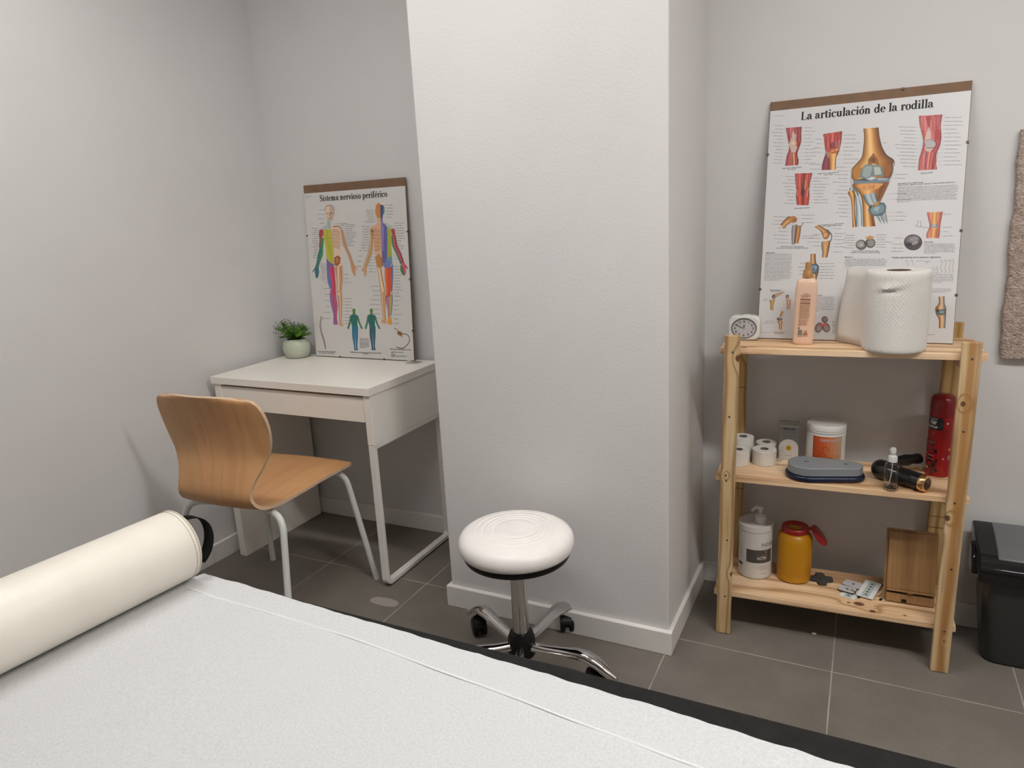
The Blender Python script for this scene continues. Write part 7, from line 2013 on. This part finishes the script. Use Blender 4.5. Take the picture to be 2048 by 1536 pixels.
op = [(-.016, -.006), (-.008, -.009), (.006, -.011), (.017, -.008), (.018, .006), (.004, .009), (-.008, .008), (-.017, .005)]
MB().prism(op, .1662, .1725).build('opening', M_yel, t)
fl = MB(); fl.lathe([(0, .0), (.030, 0), (.0345, .001), (.0355, .004), (.0345, .008), (.030, .0095), (0, .0095)], 40)
fo = fl.build('flip_lid', M_rlid, t, smooth=40, loc=(.0655, .002, .150), rot=(0, math.radians(52), 0))
MB().box(.032, .046, -.010, .010, .1705, .1745).build('hinge', M_rlid, t, bevel=.001)

# dark cross-shaped pad
M_pad = plain('dark_foam', (.050, .045, .042), .75, var=.3, scale=120, bump=.5, bscale=220, bdist=.0015)
cr = []
for k in range(4):
    a = pi/2*k; u = (math.cos(a), math.sin(a)); v_ = (-u[1], u[0])
    for (r, s) in ((.0135, -.0125), (.022, -.0145), (.034, -.010), (.034, .010), (.022, .0145), (.0135, .0125)): cr.append((r*u[0]+s*v_[0], r*u[1]+s*v_[1]))
o = MB().prism(cr, 0, .0085).build('foam_pad', M_pad, None, loc=(-.0755, 2.200, S3+.0006), rot=(0, 0, math.radians(12)), bevel=.0012)
MB().prism(rrect(.018, .018, .003), 0, .002).build('centre_pad', M_pad, o, loc=(0, 0, .0087), rot=(0, 0, .6))
tag(o, 'dark grey cross-shaped foam pad lying right of the yellow container', 'pad')

# electrode pads and sheets
M_gelg = plain('grey_electrode', (.50, .48, .49), .45, var=.04); M_sheet = plain('white_backing_sheet', (.74, .74, .72), .5)
def epad(x, y, z, rot, label, w=.050, h=.036, tilt=(0, 0)):
    t = thing('electrode_pad', label, 'electrode pad', (x, y, z), (tilt[0], tilt[1], rot), group='loose electrode pads on the bottom shelf')
    MB().prism(rrect(w, h, .007, 6), 0, .0013).build('backing', M_black, t); MB().prism(rrect(w-.0018, h-.0018, .0065, 6), .0014, .0026).build('face', M_gelg, t)
    p = Print(lambda a, b, d: (a, b, .0027+d), eps=.00008)
    for s in (-1, 1): p.poly([(s*.0012, -.003), (s*.0055, 0), (s*.0012, .003)], '141414')
    p.poly([(-.002, -.004), (.002, -.004), (.002, .004), (-.002, .004)], '202020'); p.build('mark', vcol('pad_mark'), t); return t
def esheet(x, y, z, rot, w, h, n, label):
    t = thing('electrode_sheet', label, 'electrode sheet', (x, y, z), (0, 0, rot), group='printed electrode sheets on the bottom shelf')
    MB().box(-w/2, w/2, -h/2, h/2, 0, .0008).build('sheet', M_sheet, t)
    p = Print(lambda a, b, d: (a, b, .0009+d), eps=.00008); R = random.Random(n)
    p.poly([(-w*.23, -h*.46), (w*.23, -h*.46), (w*.23, h*.46), (-w*.23, h*.46)], 'bcc6c2')
    for i in range(60*n//4):
        a, b = R.uniform(-w*.21, w*.21), R.uniform(-h*.44, h*.44); q = R.uniform(0, 3); p.stroke([(a, b), (a+.004*math.cos(q), b+.004*math.sin(q))], .0007, R.choice(['5a8a82', '6f9a92', '3f6f6a']), 2)
    for i in range(n):
        b = -h*.40+h*.80*(i+.5)/n; p.ell(0, b, .0042, .0034, '3c5c5c', 3, 12); p.ell(0, b, .0028, .0022, '16201f', 4, 12)
    p.build('print', vcol('sheet_print'), t); return t
zz = S3+.0008
esheet(.0080, 2.142, zz, math.radians(-20), .044, .050, 2, 'small printed electrode sheet sticking out below the grey pads')
epad(.0160, 2.203, zz+.0010, math.radians(-20), 'grey electrode pad at the back, tucked beside the printed strip', .058, .040)
epad(.0000, 2.160, zz+.0045, math.radians(-14), 'grey electrode pad at the front, edge over the small printed sheet', .048, .034, (math.radians(2), 0))
esheet(.0590, 2.182, zz+.0048, math.radians(-14), .046, .108, 5, 'long printed electrode strip with five dots, right of the grey pads')
wr = MB(); wr.tube(bezier((.083, 2.150, zz+.004), (.105, 2.18, zz+.012), (.110, 2.215, zz+.010), (.096, 2.232, zz+.003), 14), .0009, 6)
wr.tube([(.094, 2.228, zz+.003), (.104, 2.236, zz+.003)], .0028, 8); wr.tube([(.088, 2.136, zz+.002), (.092, 2.144, zz+.002)], .0030, 8)
o = wr.build('lead_wire', M_black, None, smooth=60); tag(o, 'thin black electrode lead looping between the printed strip and the bamboo stand', 'wire')
wr = MB(); wr.tube([(.030, 2.132, zz+.0015), (.020, 2.146, zz+.0095), (.010, 2.155, zz+.0105)], .0009, 6); wr.tube([(.030, 2.128, zz+.0020), (.034, 2.132, zz+.002)], .0028, 8); wr.build('lead_wire', M_black, None, smooth=60)
tag(bpy.data.objects['lead_wire.001'], 'short black lead lying over the front grey electrode pad', 'wire')

# bamboo stand
def bamboo():
    t = NT('bamboo', .45); c = t.coord((95, 2, 2.4)); s = t.noise(c, 1, 3, .6); c2 = t.coord((22, 2, .8), (3, 3, 3)); b = t.noise(c2, 1, 1); g = t.noise(t.coord((420, 60, 14)), 1, 2)
    col = t.ramp(t.mth('ADD', t.mth('MULTIPLY', s, .6), t.mth('MULTIPLY', b, .4)), [(.34, (.24, .12, .045)), (.5, (.34, .19, .078)), (.68, (.43, .26, .12))]); t.col(t.mix(t.mth('MULTIPLY', g, .25), col, (.26, .12, .04))); return t.m
M_bam = bamboo(); M_slot = plain('dark_slot', (.03, .018, .010), .8)
t = thing('bamboo_stand', 'small upright bamboo tablet stand leaning at the right end of the bottom shelf', 'stand', (.1595, 2.138, S3+.0040), (math.radians(-9), 0, math.radians(2)))
MB().box(-.064, .066, .014, .020, 0, .214).build('back_board', M_bam, t, bevel=.001)
MB().box(-.057, .066, .003, .0135, .038, .208).build('front_board', M_bam, t, bevel=.0012)
MB().box(-.057, .066, .003, .0135, .0, .026).build('lower_board', M_bam, t, bevel=.001)
MB().box(-.0565, .0655, .009, .0135, .0262, .0378).build('slot', M_slot, t)
MB().box(-.057, .066, -.004, .0025, .0335, .0385).build('ledge', M_bam, t, bevel=.0008)
MB().prism(rrect(.014, .005, .002), 0, .003).build('ledge_notch', M_bam, t, loc=(.004, -.0040, .0345), rot=(pi/2, 0, 0))
MB().prism(rrect(.0135, .009, .002), 0, .0006).build('cable_hole', M_black, t, loc=(-.010, .0029, .0065), rot=(pi/2, 0, 0))

# ================================================================= waste bin
M_bin = plain('dark_grey_metallic_plastic', (.045, .048, .047), .32, .25, var=.03, scale=4); M_flap = plain('grey_flap', (.155, .16, .165), .28, .2, var=.02)
t = thing('waste_bin', 'dark grey swing-lid waste bin with black rim, cut off at the right edge', 'bin', (.478, 2.208, 0))
rows = []
for (z, gx, gy) in ((.001, .118, .060), (.004, .123, .065), (.010, .125, .067), (.30, .152, .090)):
    rows.append([(x, y, z) for x, y in rrect(2*gx, 2*gy, .034, 8)])
mb = MB(); mb.grid(rows, closed_u=True); mb.add(rows[0], [tuple(range(len(rows[0])))]); mb.build('bin_body', M_bin, t, smooth=50)
prof = [(-.108, .262), (-.112, .282), (-.108, .306), (-.085, .322), (-.045, .336), (.0, .348), (.040, .357), (.070, .363), (.084, .364), (.093, .356), (.094, .30), (.090, .262)]
def extr(poly, x0, x1, n=1):
    m = MB(); k = len(poly); vs = [(x0, y, z) for y, z in poly]+[(x1, y, z) for y, z in poly]
    m.add(vs, [(i, (i+1) % k, k+(i+1) % k, k+i) for i in range(k)]+[tuple(range(k-1, -1, -1)), tuple(range(k, 2*k))]); return m
extr(prof, -.163, .163).build('lid_frame', M_gl, t, bevel=.010, seg=4, smooth=50)
fp = [(-.080, .3275), (-.045, .3405), (.0, .3525), (.040, .3615), (.078, .3675), (.078, .355), (.0, .340), (-.080, .312)]
extr(fp, -.117, .117).build('swing_flap', M_flap, t, bevel=.003, seg=2, smooth=40)
for s in (-1, 1):
    e = [(-.060, .262), (-.050, .290), (-.020, .325), (.010, .334), (.020, .325), (.020, .270), (.0, .255)]
    extr(e, s*.158, s*.172).build('side_clip', M_gl, t, bevel=.005, seg=3, smooth=50)
ar = [(-.032+.052*math.cos(a), .3505) for a in ()]
rg = [(-.0+.055*math.cos(math.radians(a)), -.078+.060*math.sin(math.radians(a))) for a in range(0, 181, 8)]
def fz(y): 
    pts = [(-.080, .3275), (-.045, .3405), (.0, .3525), (.040, .3615), (.078, .3675)]
    for (a, b), (c, d) in zip(pts, pts[1:]):
        if a <= y <= c: return b+(d-b)*(y-a)/(c-a)
    return pts[0][1]
MB().tube([(x, max(y, -.079), fz(max(y, -.079))+.0004) for x, y in rg], .0010, 6).build('thumb_arc', M_flap, t, smooth=60)

# ================================================================= wall panel and scraps
tw = NT('speckled_beige_fibre', .95); c = tw.coord(); v1 = tw.n('TexVoronoi', {'Vector': c, 'Scale': 170.0}).outputs['Distance']; n1 = tw.noise(c, 60, 4, .75); n2 = tw.noise(tw.coord((9, 9, 2.5)), 1, 3)
cc_ = tw.ramp(n1, [(.30, (.13, .085, .07)), (.42, (.36, .28, .235)), (.6, (.50, .41, .36)), (.8, (.60, .53, .48))]); cc_ = tw.mix(tw.mth('MULTIPLY', n2, .5), cc_, (.38, .26, .21)); tw.col(cc_); tw.bump(tw.mth('ADD', v1, n1), .8, .004)
t = thing('wall_panel', 'speckled beige textured panel hanging on the wall at the right edge of the photo', 'wall panel', (.338, YB, .842))
rows = []; R = random.Random(3); Hh, Ww = .600, .55
def wob(z, s): return .0020*math.sin(z*31+s)+.0012*math.sin(z*77+2*s)+R.uniform(-.0008, .0008)
N_ = 60
rows = []
for i in range(N_+1):
    z = Hh*i/N_; xl = -.008*z/Hh+wob(z, 1); row = [(xl+.0015, -.002, z), (xl, -.010, z), (xl+.001, -.018, z), (xl+.006, -.0215, z)]
    for j in range(1, 41): row.append((xl+.006+(Ww-.012)*j/40, -.0218+R.uniform(-.0008, .0008), z+(wob(j*.01, 2) if i in (0, N_) else 0)))
    row += [(Ww, -.018, z), (Ww, -.002, z)]; rows.append(row)
mb = MB(); mb.grid(rows); mb.add(rows[0], [tuple(range(len(rows[0])))]); mb.add(rows[-1], [tuple(range(len(rows[-1])-1, -1, -1))]); mb.build('panel', tw.m, t, smooth=60)
o = MB().lathe([(0, 0), (.006, 0), (.007, .002), (.003, .004), (0, .004)], 9, sy=.6).build('paper_scrap', M_paper, None, loc=(-.083, 2.113, .0005)); tag(o, 'tiny white scrap on the floor under the bottom shelf', 'scrap')
